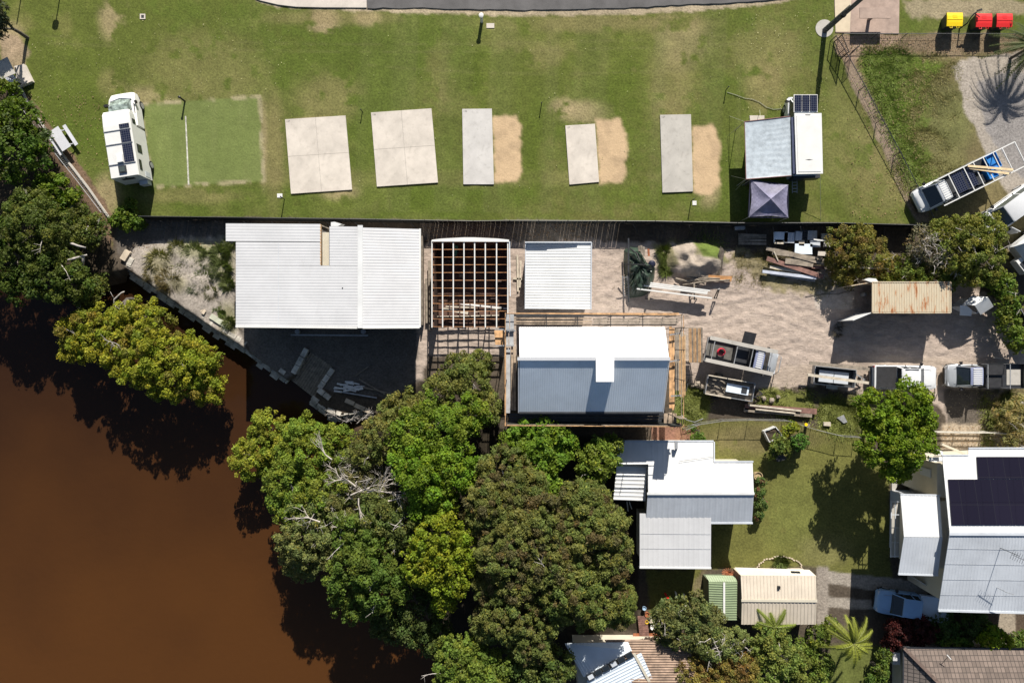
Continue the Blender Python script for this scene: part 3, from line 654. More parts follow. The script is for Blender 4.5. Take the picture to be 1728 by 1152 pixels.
g = MB(); g.beam(P(398,551,hL-.02),P(603,553,hR-.03),.12,.12).beam(P(612,553,hR-.03),P(708,552.5,hE-.02),.12,.12).beam(P(709,386,hE-.05),P(709,552,hE-.05),.12,.12); t.part('gutter', g, white)
win(t, P(440,546,3.8).xy.to_3d(), P(520,547,3.8).xy.to_3d(), .3, 2.4); win(t, P(560,547,3.8).xy.to_3d(), P(650,548,3.8).xy.to_3d(), .3, 2.4)
b = MB(); c = P(567,379,2.9); t.part('roof_vent', MB().ppoly([(556,374),(563,373),(580,378),(572,383),(556,383)],3.6,4.0,.25), wroof2)
# side timber sheets leaning between house and frame
b = MB(); b.ppoly([(711,398),(713,398),(713,548),(711,548)],0,.9); 
single('fence_panels', b, woodg, 'weathered boards standing in the gap between white house and open roof frame', 'boards')
# verandah rail & posts in the shade
t = Thing('bench_rail','low pale rail on short posts in the shade south of the white house','rail', P(555,565,0))
t.part('rail', MB().beam(P(491,565,.9),P(621,566,.9),.10,.08), steel)
for x in (505,555,615): t.part('post', MB().tube([P(x,565.5,0),P(x,565.5,.88)],.035,6), steel)
for x in (504.5,615):
    single('round_stool', MB().lathe(P(x,559.5,0),[(.14,0),(.1,.2),(.2,.4),(.2,.46)],14), steel, 'round grey stool at the %s end of the shaded rail'%('left' if x<550 else 'right'), 'stool')

# ---- B: open roof frame
t = Thing('roof_frame','half built shed with an open grid of white purlins and timber rafters','building frame', P(794,480,0))
hB = 2.75
rafterm = mat('orange_rafter_pine',(.36,.17,.07),.75,var=.3,scale=3)
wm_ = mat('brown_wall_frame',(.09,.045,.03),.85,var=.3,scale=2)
wb_ = MB()
wb_.beam(P(730,406,hB)-Vector((0,0,1.42)),P(858,406,hB)-Vector((0,0,1.42)),.1,2.6)
wb_.beam(P(731,406,hB)-Vector((0,0,1.42)),P(731,552,hB)-Vector((0,0,1.42)),.1,2.6)
wb_.beam(P(857,406,hB)-Vector((0,0,1.42)),P(857,552,hB)-Vector((0,0,1.42)),.1,2.6)
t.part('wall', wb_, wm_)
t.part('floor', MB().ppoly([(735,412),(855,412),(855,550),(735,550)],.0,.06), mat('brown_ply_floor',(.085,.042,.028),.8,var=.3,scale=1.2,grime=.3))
for i in range(8):
    x = [729,747,765,783,801,819,838,857][i]; t.part('purlin', MB().beam(P(x,405+random.uniform(-.5,.5),hB+.08),P(x,552.5,hB+.08),.085,.07), white)
for i in range(12):
    y = 408+i*13.0; t.part('rafter', MB().beam(P(729,y,hB-.02),P(858,y+random.uniform(-.5,.5),hB-.02),.038,.10), rafterm)
b = MB(); tp = [P(729,404.5,hB+.2),P(745,402.5,hB+.2),P(783,400.5,hB+.2),P(801,400.5,hB+.2),P(840,402.5,hB+.2),P(859,404.5,hB+.2),P(859,408,hB+.2),P(729,407.5,hB+.2)]; b.slab(tp,.12); t.part('fascia', b, white)
t.part('side_sheet', MB().beam(P(860,408,hB-.2),P(861,500,hB-.2),.06,.35), blueroof)
for q in [(731,551),(775,552),(820,552),(857,551)]: t.part('post', MB().tube([P(*q,0),P(*q,hB)],.05,6), woodg)
b = MB().beam(P(770,414,1.2),P(764,443,.5),.35,.03); single('green_sheet', b, mat('sea_green_ply',(.01,.13,.09),.5), 'sea green sheet leaning inside the open roof frame', 'sheet')
for k,(x0,y0,x1,y1,w) in enumerate([(748,521,790,528,.22),(752,517,800,519,.1),(775,512,858,521,.14),(800,526,850,520,.1),(738,534,842,532,.08)]):
    single('stored_board', MB().beam(P(x0,y0,.8),P(x1,y1,.8),w,.05), woodp if k!=2 else white, ['broad pale board lying level in the open frame','thin plank above the broad board in the frame','long white length lying across the frame','short white length at the frame right side','thin long batten near the frame front'][k], 'board')
bxm = [mat('dusty_goods',(.09,.06,.05),.8,var=.5,scale=1.5),woodg,darkm]
for i,(x,y,s_,z,lab) in enumerate([(750,438,10,.5,'dusty brown box in the upper left bay of the open frame'),(775,462,8,.6,'weathered box in the middle left of the open frame'),(812,446,11,.4,'dark low box in the upper middle of the open frame'),(838,470,9,.7,'dusty brown box at the right wall of the open frame'),(795,484,9,.5,'weathered box just above the pale boards in the open frame'),(757,496,7,.3,'small dark box at the lower left of the open frame'),(828,498,10,.35,'dusty flat box at the lower right of the open frame')]):
    single('storage_box', MB().ppoly([(x,y),(x+s_,y+1),(x+s_-1,y+s_*.6),(x,y+s_*.65)], .06, z), bxm[i%3], lab, 'box', 'boxes inside the open roof frame')
# ---- C: shed
t = Thing('garden_shed','square white ribbed metal shed right of the open roof frame','shed', P(942,466,0))
t.part('wall', MB().prism([P(x,y,2.5) for x,y in [(890,413),(994,413),(993,519),(890,518)]],-.1,2.45), greyroof)
t.part('roof', MB().ribbed(P(887.5,410,2.75),P(997,410,2.75),P(996,522,2.5),P(886.5,521,2.5),.215,.014), wroof2)
t.part('roof_edge', MB().beam(P(886,409,2.8),P(998,409,2.8),.09,.14).beam(P(888,409.3,2.95),P(925,409.3,2.95),.06,.32).beam(P(925,409.3,2.92),P(975,409.3,2.85),.06,.25).beam(P(886.8,409,2.75),P(886,521,2.5),.06,.12).beam(P(998,409,2.75),P(997,522,2.5),.09,.14), greyroof)
t.part('door', MB().beam(P(920,519.5,2.5).xy.to_3d()+Vector((0,0,1.1)),P(950,519.5,2.5).xy.to_3d()+Vector((0,0,1.1)),.05,2.0), darkm)
# ---- D: scaffolded house
hr, he = 7.9, 5.9
t = Thing('two_storey_house','tall white steel roofed house inside timber scaffolding','house', P(1000,625,0))
t.part('wall', MB().prism([P(x,y,5.7) for x,y in [(884,556),(1120,556),(1120,688),(884,688)]],-.1,5.75), greyroof)
yr = 606; fl = mat('white_ridge_steel',(.80,.80,.80),.35,var=.02)
rN = MB(); rN.ribbed(P(876,552,6.7),P(877,yr,hr),P(1129,yr,hr),P(1122,552,6.7),.16,.014,'sin'); r1 = t.part('roof', rN, fl)
rS = MB(); rS.ribbed(P(877,yr,hr),P(876,695,he),P(1118,695,he),P(1128,yr,hr),.16,.008,'sin'); t.part('roof', rS, blueroof)  # south slope: blue tint paints skylit shade onto the white roof
t.part('ridge_cap', MB().slab([P(873,602.5,hr+.12),P(1131,602.5,hr+.12),P(1131,608,hr+.05),P(873,608,hr+.05)],.1), fl, parent=r1)
t.part('dormer', MB().ppoly([(1005.5,604),(1036.5,604),(1036,644),(1006,644)], 6.3, hr+.13), fl)
t.part('gutter', MB().beam(P(876,696,he),P(1118,696,he),.13,.13), darkm)
t.part('barge_board', MB().beam(P(875,606,hr-.12),P(875,695,he-.12),.06,.22).beam(P(1129,606,hr-.12),P(1119,695,he-.12),.06,.22), fl)
# scaffolding
sc_ = Thing('scaffolding','timber and steel scaffolding with plank decks wrapped round the tall house','scaffolding', P(1000,712,0))
hd = 4.9
def planks(x0,y0,x1,y1,h,n,horiz,m,gap=.12,name='plank_deck'):
    b = MB()
    for i in range(n):
        u0 = i/n+gap/n*random.uniform(.3,1); u1 = (i+1)/n-gap/n*random.uniform(.3,1); j = random.uniform(-2,2)
        if horiz: b.ppoly([(x0+j,y0+(y1-y0)*u0),(x1+j,y0+(y1-y0)*u0),(x1+j,y0+(y1-y0)*u1),(x0+j,y0+(y1-y0)*u1)],h-.05,h+random.uniform(0,.012))
        else: b.ppoly([(x0+(x1-x0)*u0,y0+j),(x0+(x1-x0)*u1,y0+j),(x0+(x1-x0)*u1,y1+j),(x0+(x1-x0)*u0,y1+j)],h-.05,h+random.uniform(0,.012))
    sc_.part(name, b, m)
dk = mat('dusty_scaffold_boards',(.30,.23,.165),.85,var=.35,scale=1.3,grime=.5); dk2 = mat('tan_scaffold_boards',(.46,.27,.13),.8,var=.3,scale=2,grime=.2); dk3 = mat('grey_scaffold_deck',(.34,.35,.36),.6,var=.15,scale=1.2,grime=.25)
planks(868,529,1143,534,hd-.25,1,True,darkm); planks(868,535,1000,549,hd,3,True,dk,.3); planks(1000,536,1143,550,hd,3,True,woodg,.3)
planks(853,585,862,695,hd,1,False,dk3); planks(862,585,871,693,hd,2,False,dk)
planks(852,528,868,560,hd+.3,2,False,dk3); planks(850,556,867,584,hd+.2,2,False,dk3)
planks(1129,552,1139,690,hd,2,False,dk2); planks(1139,555,1146,660,hd-1.2,2,False,woodg)
planks(858,697,1140,712,hd-.3,3,True,darkm); planks(853,712.5,1010,719,hd-.1,1,True,dk2); planks(1012,713.5,1150,718,hd-.1,1,True,woodr); planks(853,718,1146,719.2,hd-.15,1,True,darkm)
planks(870,527.5,1146,530.5,hd+.6,1,True,dk2,name='toe_board')
qa = P(856,712,4.6); qb = P(1142,713,4.6); sc_.part('side_mesh', MB().beam(qa+Vector((0,0,-.2)),qb+Vector((0,0,-.2)),.02,1.9), mesh_m)
qa = P(1122,712,4.6); sc_.part('side_mesh', MB().beam(qa+Vector((0,0,1.3)),qb+Vector((0,0,1.3)),.02,1.3), mesh_m); planks(1146,566,1157,668,3.4,5,False,wood)
planks(1120,698,1142,716,hd+.05,3,False,dk)
for x in (852.5,): sc_.part('side_board', MB().beam(P(x,560,hd+.2),P(x,700,hd+.2),.13,.3), dk2)
px_ = [(855,529),(921,534),(972,535),(1027,535),(1080,535),(1143,532),(855,560),(855,640),(855,712),(905,714),(960,715),(1015,715),(1075,716),(1130,716),(1146,640),(1146,590),(1146,553),(921,549),(1027,549),(1128,698)]
for x,y in px_:
    q = P(x,y,hd); top_ = 6.5; sc_.part('upright', MB().tube([(q.x,q.y,-.1),(q.x,q.y,top_)],.03,6), darkm)
rails = [((853,530),(1143,533)),((853,529),(853,714)),((853,714),(1145,716)),((1146,533),(1146,715))]
for a,b_ in rails:
    for z in (5.6,6.2):
        qa = P(*a,hd); qb = P(*b_,hd); qa.z = qb.z = z; sc_.part('guard_rail', MB().tube([qa,qb],.026,6), dk2 if z>6 else woodg)
for x in (921,972,1027,1080): 
    qa = P(x,530,hd); qb = P(x,551,hd); qa.z = qb.z = 5.95; sc_.part('ledger', MB().tube([qa,qb+Vector((0,-.4,0))],.028,6), darkm)
for (a,b_) in [((1130,565),(1146,562)),((1130,610),(1147,607)),((1132,668),(1150,667)),((855,558),(870,558)),((835,556),(868,556)),((836,583),(868,583))]:
    sc_.part('transom', MB().beam(P(*a,hd+.4),P(*b_,hd+.4),.09,.06), steel)
for k in range(3): sc_.part('ladder', MB().beam(P(1136+k*3.4,612,hd+.2),P(1136+k*3.4,664,hd-.8),.05,.07), darkm)
sc_.part('shade_panel', MB().beam(P(1137,702,hd)+Vector((0,0,.8)),P(1150,702,hd)+Vector((0,0,.8)),.03,1.6), woodg)
for s in (0,): 
    sc_.part('loading_bay', MB().ppoly([(834,557),(850,557),(850,583),(836,583)],hd-.1,hd-.05), dk2)
# plank stack deck to the right
t = Thing('plank_ramp','sloping rack of bare timber planks right of the scaffolding','timber rack', P(1172,585,0))
for i in range(9):
    x = 1163+i*2.6; t.part('plank', MB().beam(P(x,554,2.0),P(x+.6,611,1.5),.10,.05), [wood,dk2,woodg][i%3])
for i in range(5): t.part('slat', MB().beam(P(1149+i*2.6,560+i,1.9),P(1149+i*2.7,606,1.6),.05,.05), woodp)
t.part('frame', MB().beam(P(1148,553,1.9),P(1185,553,1.9),.07,.07).beam(P(1148,609,1.4),P(1185,611,1.4),.08,.07).beam(P(1185,553,1.9),P(1185,611,1.4),.05,.07), woodg)
for q in [(1150,554),(1184,554),(1150,609),(1184,610)]: t.part('post', MB().tube([P(*q,0),P(*q,1.6)],.04,6), woodg)
# planks leaning on scaffold uprights at left yard
for k,(a,b_,za,zb,lab) in enumerate([((724,440),(726,560),.5,.5,'long grey plank lying beside the left side of the roof frame'),((719,470),(720,545),.3,.3,'short plank in the gap next to the white house')]):
    single('loose_plank', MB().beam(P(*a,za),P(*b_,zb),.18,.05), woodg, lab, 'plank')
for k,(x0,y0,x1,y1) in enumerate([(873,430,874,492),(879,440,877,485),(866,470,884,471)]):
    single('loose_plank', MB().beam(P(x0,y0,.12),P(x1,y1,.12),.14,.05), woodp, ['pale plank on the sand between frame and white shed','short pale plank beside the shed left wall','thin plank crossing the gap left of the shed'][k], 'plank')

# ---- E: white roofed cottage
t = Thing('white_cottage','white roofed cottage with patio cover and square garage on the back lawn','house', P(1170,830,0))
t.part('wall', MB().prism([P(x,y,2.8) for x,y in [(1050,751),(1196,751),(1197,785),(1262,785),(1262,874),(1100,874),(1100,790),(1050,786)]],-.1,2.8), cream)
t.part('garage_wall', MB().prism([P(x,y,2.7) for x,y in [(1085,872),(1194,873),(1194,951),(1085,950)]],-.1,2.72), cream)
e0, e1 = 2.95, 3.75
rr = MB(); rr.ribbed(P(1044,745,e0),P(1040,783,e0+.3),P(1093.9,783,e0+.35),P(1093.9,744.8,e0),.45,.007,'trap'); rr.ribbed(P(1094,744.8,e0),P(1094,832,e1),P(1150,832,e1),P(1150,744.5,e0),.45,.007,'trap'); rr.ribbed(P(1150.1,744.5,e0),P(1150.1,832,e1),P(1204,832,e1),P(1203,744.5,e0),.45,.007,'trap')
rr.ribbed(P(1203.2,779,e0+.3),P(1204.2,832,e1),P(1272,832,e1),P(1270,779,e0+.3),.45,.007,'trap'); r1 = t.part('roof', rr, wroof2)
rs = MB(); rs.ribbed(P(1093,833,e1),P(1090,881,e0),P(1269,881,e0),P(1272,833,e1),.45,.007,'trap'); t.part('roof', rs, greyroof)  # south slope: greyer steel paints the shade of the white roof
t.part('ridge_cap', MB().beam(P(1092,832.5,e1+.05),P(1273,832.5,e1+.05),.18,.05), wroof2, parent=r1)
t.part('gutter', MB().beam(P(1046,744,e0),P(1204,744,e0),.12,.1).beam(P(1205,745,e0+.02),P(1205,779,e0+.2),.1,.1).beam(P(1204,778.5,e0+.3),P(1271,778.5,e0+.3),.12,.1).beam(P(1090,882,e0),P(1270,882,e0),.12,.1), greyroof)
rg = MB(); rg.ribbed(P(1079.5,866,3.1),P(1079.5,956,2.85),P(1199.5,957,2.85),P(1200,868,3.1),.40,.009,'trap'); t.part('garage_roof', rg, wroof)
t.part('garage_gutter', MB().beam(P(1079,957,2.85),P(1200,958,2.85),.12,.1), wroof2)
pr = MB(); pr.ribbed(P(1041,782,2.75),P(1091,783,2.75),P(1089,845,2.6),P(1035,843,2.6),.3,.03); t.part('patio_roof', pr, wroof2)
t.part('roof_step', MB().ribbed(P(1092,786,2.9),P(1101,786,2.9),P(1101,826,2.85),P(1092,826,2.85),.2,.02), wroof2)
for yy in (900,925): t.part('screw_row', MB().beam(P(1081,yy,3.1-.25*(yy-866)/90+.03),P(1199,yy+1,3.1-.25*(yy-866)/90+.03),.018,.006), screwm)
t.part('vent_pipe', MB().tube([P(1141,758,3.0),P(1141,758,3.55)],.09,8).beam(P(1141,744,3.62),P(1141,757,3.62),.22,.12), steel)
t.part('cable', MB().tube([P(1146,778,3.4),P(1204,770,3.3)],.015,4), dark)
for q in [(1040,786),(1038,840),(1088,842)]: t.part('patio_post', MB().tube([P(*q,2.6).xy.to_3d(),P(*q,2.6)],.05,6), white)
win(t, P(1215,874,2.8).xy.to_3d(), P(1250,874,2.8).xy.to_3d(), .9, 2.1)
for k,(x,y) in enumerate([(1046,842),(1050,848)]): pass
single('round_planter', MB().lathe(P(1276,801,0),[(.28,0),(.33,.5),(.36,.52),(.30,.52),(.28,.42),(.0,.42)],20), mat('bamboo_pot',(.36,.27,.15),.8), 'round tan planter tub touching the cottage right corner', 'planter')
# ---- F: sheds
t = Thing('green_shed','small pale green metal shed with a white ridge strip beside the beige shed','shed', P(1218,1010,0))
t.part('wall', MB().prism([P(x,y,2.0) for x,y in [(1198,983),(1242,983),(1241,1045),(1198,1045)]],-.05,2.0), mat('green_shed_wall',(.10,.12,.075),.6,var=.1))
rr = MB(); rr.ribbed(P(1196,981,2.05),P(1221.5,982,2.35),P(1221.5,1046,2.35),P(1197,1045,2.05),.19,.03); rr.ribbed(P(1221.6,982,2.35),P(1244,981,2.05),P(1243,1046,2.05),P(1221.6,1046,2.35),.19,.03); r1 = t.part('roof', rr, greenroof)
t.part('ridge_cap', MB().beam(P(1222,982,2.4),P(1222,1046.5,2.4),.15,.03), white, parent=r1)
t.part('lean_to', MB().ribbed(P(1190.5,970,1.6),P(1197,981,2.0),P(1244,981,2.0),P(1240,971,1.6),.19,.02), greenroof)
t = Thing('beige_shed','beige ribbed metal double shed with low gable, below the curved garden bed','shed', P(1315,1005,0))
t.part('wall', MB().prism([P(x,y,2.2) for x,y in [(1253,974),(1374,974),(1374,1050),(1254,1050)]],-.05,2.22), creamroof)
rr = MB(); rr.ribbed(P(1250,970,2.3),P(1252,1012,2.58),P(1378,1013,2.58),P(1377,971,2.3),.27,.03); rr.ribbed(P(1252,1012.5,2.58),P(1251,1053,2.3),P(1377,1053,2.3),P(1378,1013.5,2.58),.27,.03); r1 = t.part('roof', rr, creamroof)
t.part('ridge_cap', MB().beam(P(1251,1012.5,2.63),P(1379,1013.5,2.63),.2,.04), cream, parent=r1)
t.part('lean_to', MB().slab([P(1240,957,2.0),P(1366,961,2.0),P(1378,972,2.28),P(1250,970.5,2.28)],.05), cream)
t.part('skylight', MB().ppoly([(1335,963.5),(1342,963.7),(1343,966.5),(1336,966.3)],2.0,2.19).ppoly([(1343,963.8),(1350,964),(1351,966.8),(1344,966.6)],2.0,2.19), dark)
t.part('vent', MB().ppoly([(1313,989),(1317,989),(1317,994),(1313,994)],2.4,2.62), dark)
# ---- G: solar roof house
t = Thing('solar_house','raised cream house with black solar panels, wide pale roof and side wing','house', P(1660,900,0))
G0, G1 = 5.2, 6.4
t.part('wall', MB().prism([P(x,y,5.0) for x,y in [(1604,782),(1760,775),(1780,1018),(1598,1018)]],0,5.02), cream)
t.part('entry_wall', MB().prism([P(x,y,4.0) for x,y in [(1573,779),(1604,779),(1604,836),(1573,836)]],0,4.6), cream)
t.part('wing_wall', MB().prism([P(x,y,4.7) for x,y in [(1548,845),(1600,845),(1598,958),(1546,958)]],2.45,4.72), cream); t.part('lower_storey', MB().prism([P(x,y,4.7) for x,y in [(1562,850),(1600,850),(1598,955),(1560,955)]],0,2.5), greyroof)
rr = MB(); rr.ribbed(P(1590,769,G0),P(1603,900,G1),P(1634,900,G1),P(1634,768.5,G0),.3,.010); rr.ribbed(P(1634.1,757.5,G0-.1),P(1634.1,900,G1),P(1800,900,G1),P(1800,757,G0-.1),.3,.010); r1 = t.part('roof', rr, wroof2)
rr = MB(); rr.ribbed(P(1603,900.5,G1),P(1583,1028,G0),P(1790,1034,G0),P(1800,901,G1),.22,.010); t.part('roof', rr, greyroof)  # slope away from the sun: shading put into a greyer roof colour
t.part('ridge_cap', MB().beam(P(1602,900.5,G1+.05),P(1800,901,G1+.05),.2,.05), greyroof, parent=r1)
t.part('gutter', MB().beam(P(1583,1029.5,G0),P(1790,1035,G0),.14,.12).beam(P(1589,768,G0),P(1634,767.5,G0),.1,.1).beam(P(1634,756,G0-.1),P(1800,755.5,G0-.1),.1,.1), greyroof)
rr = MB(); rr.ribbed(P(1519.5,835,4.9),P(1525.5,905,5.45),P(1590.5,906,5.45),P(1586,836,4.9),.3,.02); r2 = t.part('wing_roof', rr, wroof2)
rr = MB(); rr.ribbed(P(1525.5,905.5,5.45),P(1516,967,4.9),P(1583,969,4.9),P(1591,906.5,5.45),.22,.010); t.part('wing_roof', rr, greyroof)  # wing's south slope: its shade is in the greyer colour too
t.part('wing_gutter', MB().beam(P(1515.5,968,4.88),P(1583,970,4.88),.12,.1).beam(P(1519,834,4.88),P(1587,835,4.88),.1,.1), greyroof)
rise = lambda y: G0+(G1-G0)*(y-768)/(900-768)+.09
def panel(x0,y0,x1,y1,xs):
    p4 = [P(x0,y0,rise(y0)),P(x1,y0,rise(y0)),P(x1+xs,y1,rise(y1)),P(x0+xs,y1,rise(y1))]; t.part('solar_panel', MB().slab(p4,.04), solarb)
for i in range(5):
    for j in range(2):
        x = 1600+i*27.4+j*3.0; panel(x+.1,808.5+j*38.6,x+27.3,846.9+j*38.6,3.2)
for i in range(4): x = 1648+i*27.4; panel(x+.1,770.5,x+27.3,807.5,2.6)
win(t, P(1573,806,4.0).xy.to_3d()+Vector((0,0,0)), P(1573,792,4.0).xy.to_3d(), 2.6, 3.9, glass, greyroof, -.04)
t.part('window', MB().beam(P(1573,792,4.0).xy.to_3d()+Vector((-.03,0,3.2)),P(1573,806,4.0).xy.to_3d()+Vector((-.03,0,3.2)),.05,1.1), glass)
t.part('entry_roof', MB().slab([P(1566,771,4.7),P(1592,771,4.7),P(1592,779,4.8),P(1568,778,4.8)],.05), wroof2)
for yy in (925,951,977,1003):
    zz = G1-(G1-G0)*(yy-900.5)/128+.035; t.part('screw_row', MB().beam(P(1603-20*(yy-900)/128,yy,zz),P(1795,yy+3,zz),.018,.006), screwm)
an = MB(); q = P(1683,922,5.9); q.z = 6.1; an.tube([q-Vector((0,0,.2)),q+Vector((0,0,1.9))],.025,6); tp = q+Vector((0,0,1.9)); an.beam(tp+Vector((-.5,.1,0)),tp+Vector((.7,-.45,0)),.03,.03)
for i in range(8): c_ = tp+Vector((-.5+.16*i,.1-.073*i,0)); an.beam(c_+Vector((-.13,-.3,0)),c_+Vector((.13,.3,0)),.015,.015)
t.part('antenna', an, darkm)
an = MB(); q = P(1681,990,5.5); q.z = 5.55; an.tube([q,q+Vector((0,0,1.0))],.025,6).beam(q+Vector((0,0,1)),q+Vector((.5,-.15,1.0)),.04,.04); t.part('roof_pole', an, steel)
# wing deck / stair frame
t.part('deck', MB().ppoly([(1505,848),(1523,848),(1521,940),(1503,940)],2.3,2.4), conc_g)
dr_ = MB()
for x in (1504,1511): dr_.beam(P(x,846,3.3),P(x-1,940,3.3),.06,.06)
for y in (846,868,890,915,938): dr_.beam(P(1503,y,3.3),P(1517,y,3.3),.05,.05).tube([P(1504,y,2.4),P(1504,y,3.3)],.03,5)
t.part('deck_rail', dr_, greyroof)
t.part('lower_wall', MB().beam(P(1538,972,1.3),P(1583,1001,1.3),.06,2.4), wroof)
t.part('ac_unit', MB().ppoly([(1583,761),(1591,761),(1591,768),(1583,768)],4.5,5.1), white)
t.part('pergola_beam', MB().beam(P(1589,749,2.6),P(1634,768,2.6),.16,.16), cream)
# ---- H: tiled house bottom right
tile = gridmat('brown_concrete_tiles',(.135,.105,.088),(.04,.032,.028),.30,.36,.022,.85,offset=0,var=.25); tile2 = gridmat('brown_concrete_tiles_side',(.12,.10,.088),(.03,.026,.024),.36,.30,.03,.85,offset=0,var=.25)
t = Thing('tiled_house','brown tiled hip roof house at the bottom right corner','house', P(1640,1130,0))
t.part('wall', MB().prism([P(x,y,2.5) for x,y in [(1536,1102),(1770,1102),(1770,1240),(1536,1240)]],0,2.5), cream)
t.part('roof', MB().slab([P(1526,1093,2.7),P(1800,1097,2.7),P(1800,1190,4.3),P(1622,1190,4.3)],.06), tile)
t.part('roof', MB().slab([P(1526,1093.5,2.7),P(1622,1190.5,4.3),P(1622,1300,4.3),P(1524,1300,2.7)],.06), tile2)
t.part('hip_cap', MB().beam(P(1526,1093,2.8),P(1622,1190,4.4),.24,.09), mat('hip_tiles',(.12,.085,.07),.85,var=.25,scale=4))
t.part('gutter', MB().beam(P(1524,1091.5,2.68),P(1800,1095,2.68),.12,.12).beam(P(1524,1093,2.68),P(1522,1300,2.68),.12,.12), darkm)
t.part('antenna', MB().tube([P(1600,1107,3.0),P(1600,1107,3.8)],.02,5).beam(P(1598,1104,3.8),P(1605,1112,3.8),.06,.03), white)
single('water_tank_box', MB().ppoly([(1507,1101),(1519,1101),(1519,1121),(1507,1121)],0,1.5), wroof, 'grey box cabinet beside the brown tiled house', 'cabinet')
# ---- I: bottom house, blue metal + tile
t = Thing('skylight_house','house with pale blue corrugated roof and skylight row next to striped brown tiles','house', P(1080,1130,0))
t.part('wall', MB().prism([P(x,y,2.6) for x,y in [(970,1095),(1160,1095),(1165,1240),(985,1240)]],0,2.6), cream)
rt = MB(); rt.ribbed(P(1046,1080,2.9),P(1112,1190,3.6),P(1190,1190,3.6),P(1158,1080,2.9),.32,.08,'sin',.06); 
m_t = mat('striped_brown_tile',(.24,.17,.125),.85,var=.25,scale=1.5,grime=.35)
rt = MB(); rt.ribbed(P(1020,1079,2.9),P(1160,1079,2.9),P(1190,1200,3.9),P(1100,1200,3.9),.22,.07,'sin',.06); t.part('tile_roof', rt, m_t)
rb = MB(); rb.ribbed(P(953,1085,3.0),P(985,1142,3.6),P(1066,1097,3.6),P(1060,1083,3.0),.25,.03,'trap'); t.part('roof', rb, blueroof)
rb = MB(); rb.ribbed(P(1082,1101,3.7),P(990,1148,3.65),P(1030,1230,3.1),P(1122,1190,3.1),.25,.03,'trap'); t.part('roof', rb, blueroof)
t.part('ridge_trim', MB().beam(P(1070,1102,3.75),P(1118,1190,3.3),.2,.05), cream)
for i in range(6):
    u = i/6; A_ = P(988,1141,3.85).lerp(P(1066,1098,3.85),u+.012); B_ = P(988,1141,3.85).lerp(P(1066,1098,3.85),u+.155); o_ = Vector((.22,-.38,-.02)); f_ = t.part('skylight', MB().slab([A_,B_,B_+o_,A_+o_],.12), darkm)
    e_ = (B_-A_)*.12; f2 = o_*.12; t.part('pane', MB().slab([A_+e_+f2+Vector((0,0,.01)),B_-e_+f2+Vector((0,0,.01)),B_-e_+o_*.88+Vector((0,0,.01)),A_+e_+o_*.88+Vector((0,0,.01))],.05), glass if i%3 else greyroof, parent=f_)
# terracotta deck strips
b = MB()
for i in range(34): b.beam(P(1070+i*2.7,1068,.25),P(1069+i*2.7,1079,.25),.10,.05)
single('terracotta_decking', b, terr, 'orange slatted strip along the top edge of the striped tile roof', 'decking')
b = MB()
for i in range(11): b.beam(P(1076+i*.3,1040+i*3,.3),P(1092+i*.3,1041+i*3,.3),.12,.05)
single('timber_deck', b, woodr, 'small red brown timber deck left of the scattered garden things', 'deck')
# ---- K: A-frame hutch
t = Thing('small_hut','small white gabled hut with one flap open, right of the rusty container','hut', P(1648,518,0))
ridge0, ridge1 = P(1645,515,2.35), P(1667,501,2.35); E1,E2,E3,E4 = P(1624,514,1.8), P(1640,499.6,1.8), P(1677,517,1.7), P(1655,531,1.7)
t.part('roof', MB().slab([E1,E2,ridge1,ridge0],.05), wroof2)
t.part('roof', MB().slab([ridge0,ridge1,E3,E4],.05), wroof2)
wl = [E1.lerp(E4,.12),E1.lerp(E4,.88),E2.lerp(E3,.88),E2.lerp(E3,.12)]; t.part('wall', MB().prism([(v.x,v.y) for v in wl],-.05,1.6), wroof)
t.part('gable', MB().add([wl[0]-Vector((0,0,.2)),wl[1]-Vector((0,0,.2)),ridge0-Vector((0,0,.08)),wl[0]-Vector((-.05,-.03,.2)),wl[1]-Vector((-.05,-.03,.2)),ridge0-Vector((-.05,-.03,.08))],[(0,1,2),(5,4,3),(0,3,4,1),(1,4,5,2),(2,5,3,0)]), darkm)
t.part('door_flap', MB().slab([P(1620,515,1.85),P(1642,516,1.85),P(1639,533,1.35),P(1620,532,1.35)],.04), greyroof)
# ---- J: shipping container
cont = bpy.data.materials.new('rusty_cream_container'); cont.use_nodes = True; n = cont.node_tree.nodes; l = cont.node_tree.links; b = n['Principled BSDF']; b.inputs['Roughness'].default_value = .7
tc = n.new('ShaderNodeTexCoord'); mp = n.new('ShaderNodeMapping'); mp.inputs['Scale'].default_value = (2.6,.55,1); n1_ = n.new('ShaderNodeTexNoise'); n1_.inputs['Scale'].default_value = 1.2; n1_.inputs['Detail'].default_value = 9; n1_.inputs['Roughness'].default_value = .75
l.new(tc.outputs['Object'], mp.inputs[0]); l.new(mp.outputs[0], n1_.inputs['Vector'])
cr = n.new('ShaderNodeValToRGB'); e = cr.color_ramp.elements; e[0].position = .42; e[0].color = (.46,.40,.29,1); e[1].position = .72; e[1].color = (.16,.045,.015,1)
k_ = e.new(.54); k_.color = (.44,.36,.25,1); k_ = e.new(.61); k_.color = (.34,.14,.05,1)
l.new(n1_.outputs['Fac'], cr.inputs[0]); l.new(cr.outputs[0], b.inputs['Base Color'])
t = Thing('shipping_container','rust streaked cream shipping container with its end doors open','shipping container', P(1538,501,0))
hC = 2.59
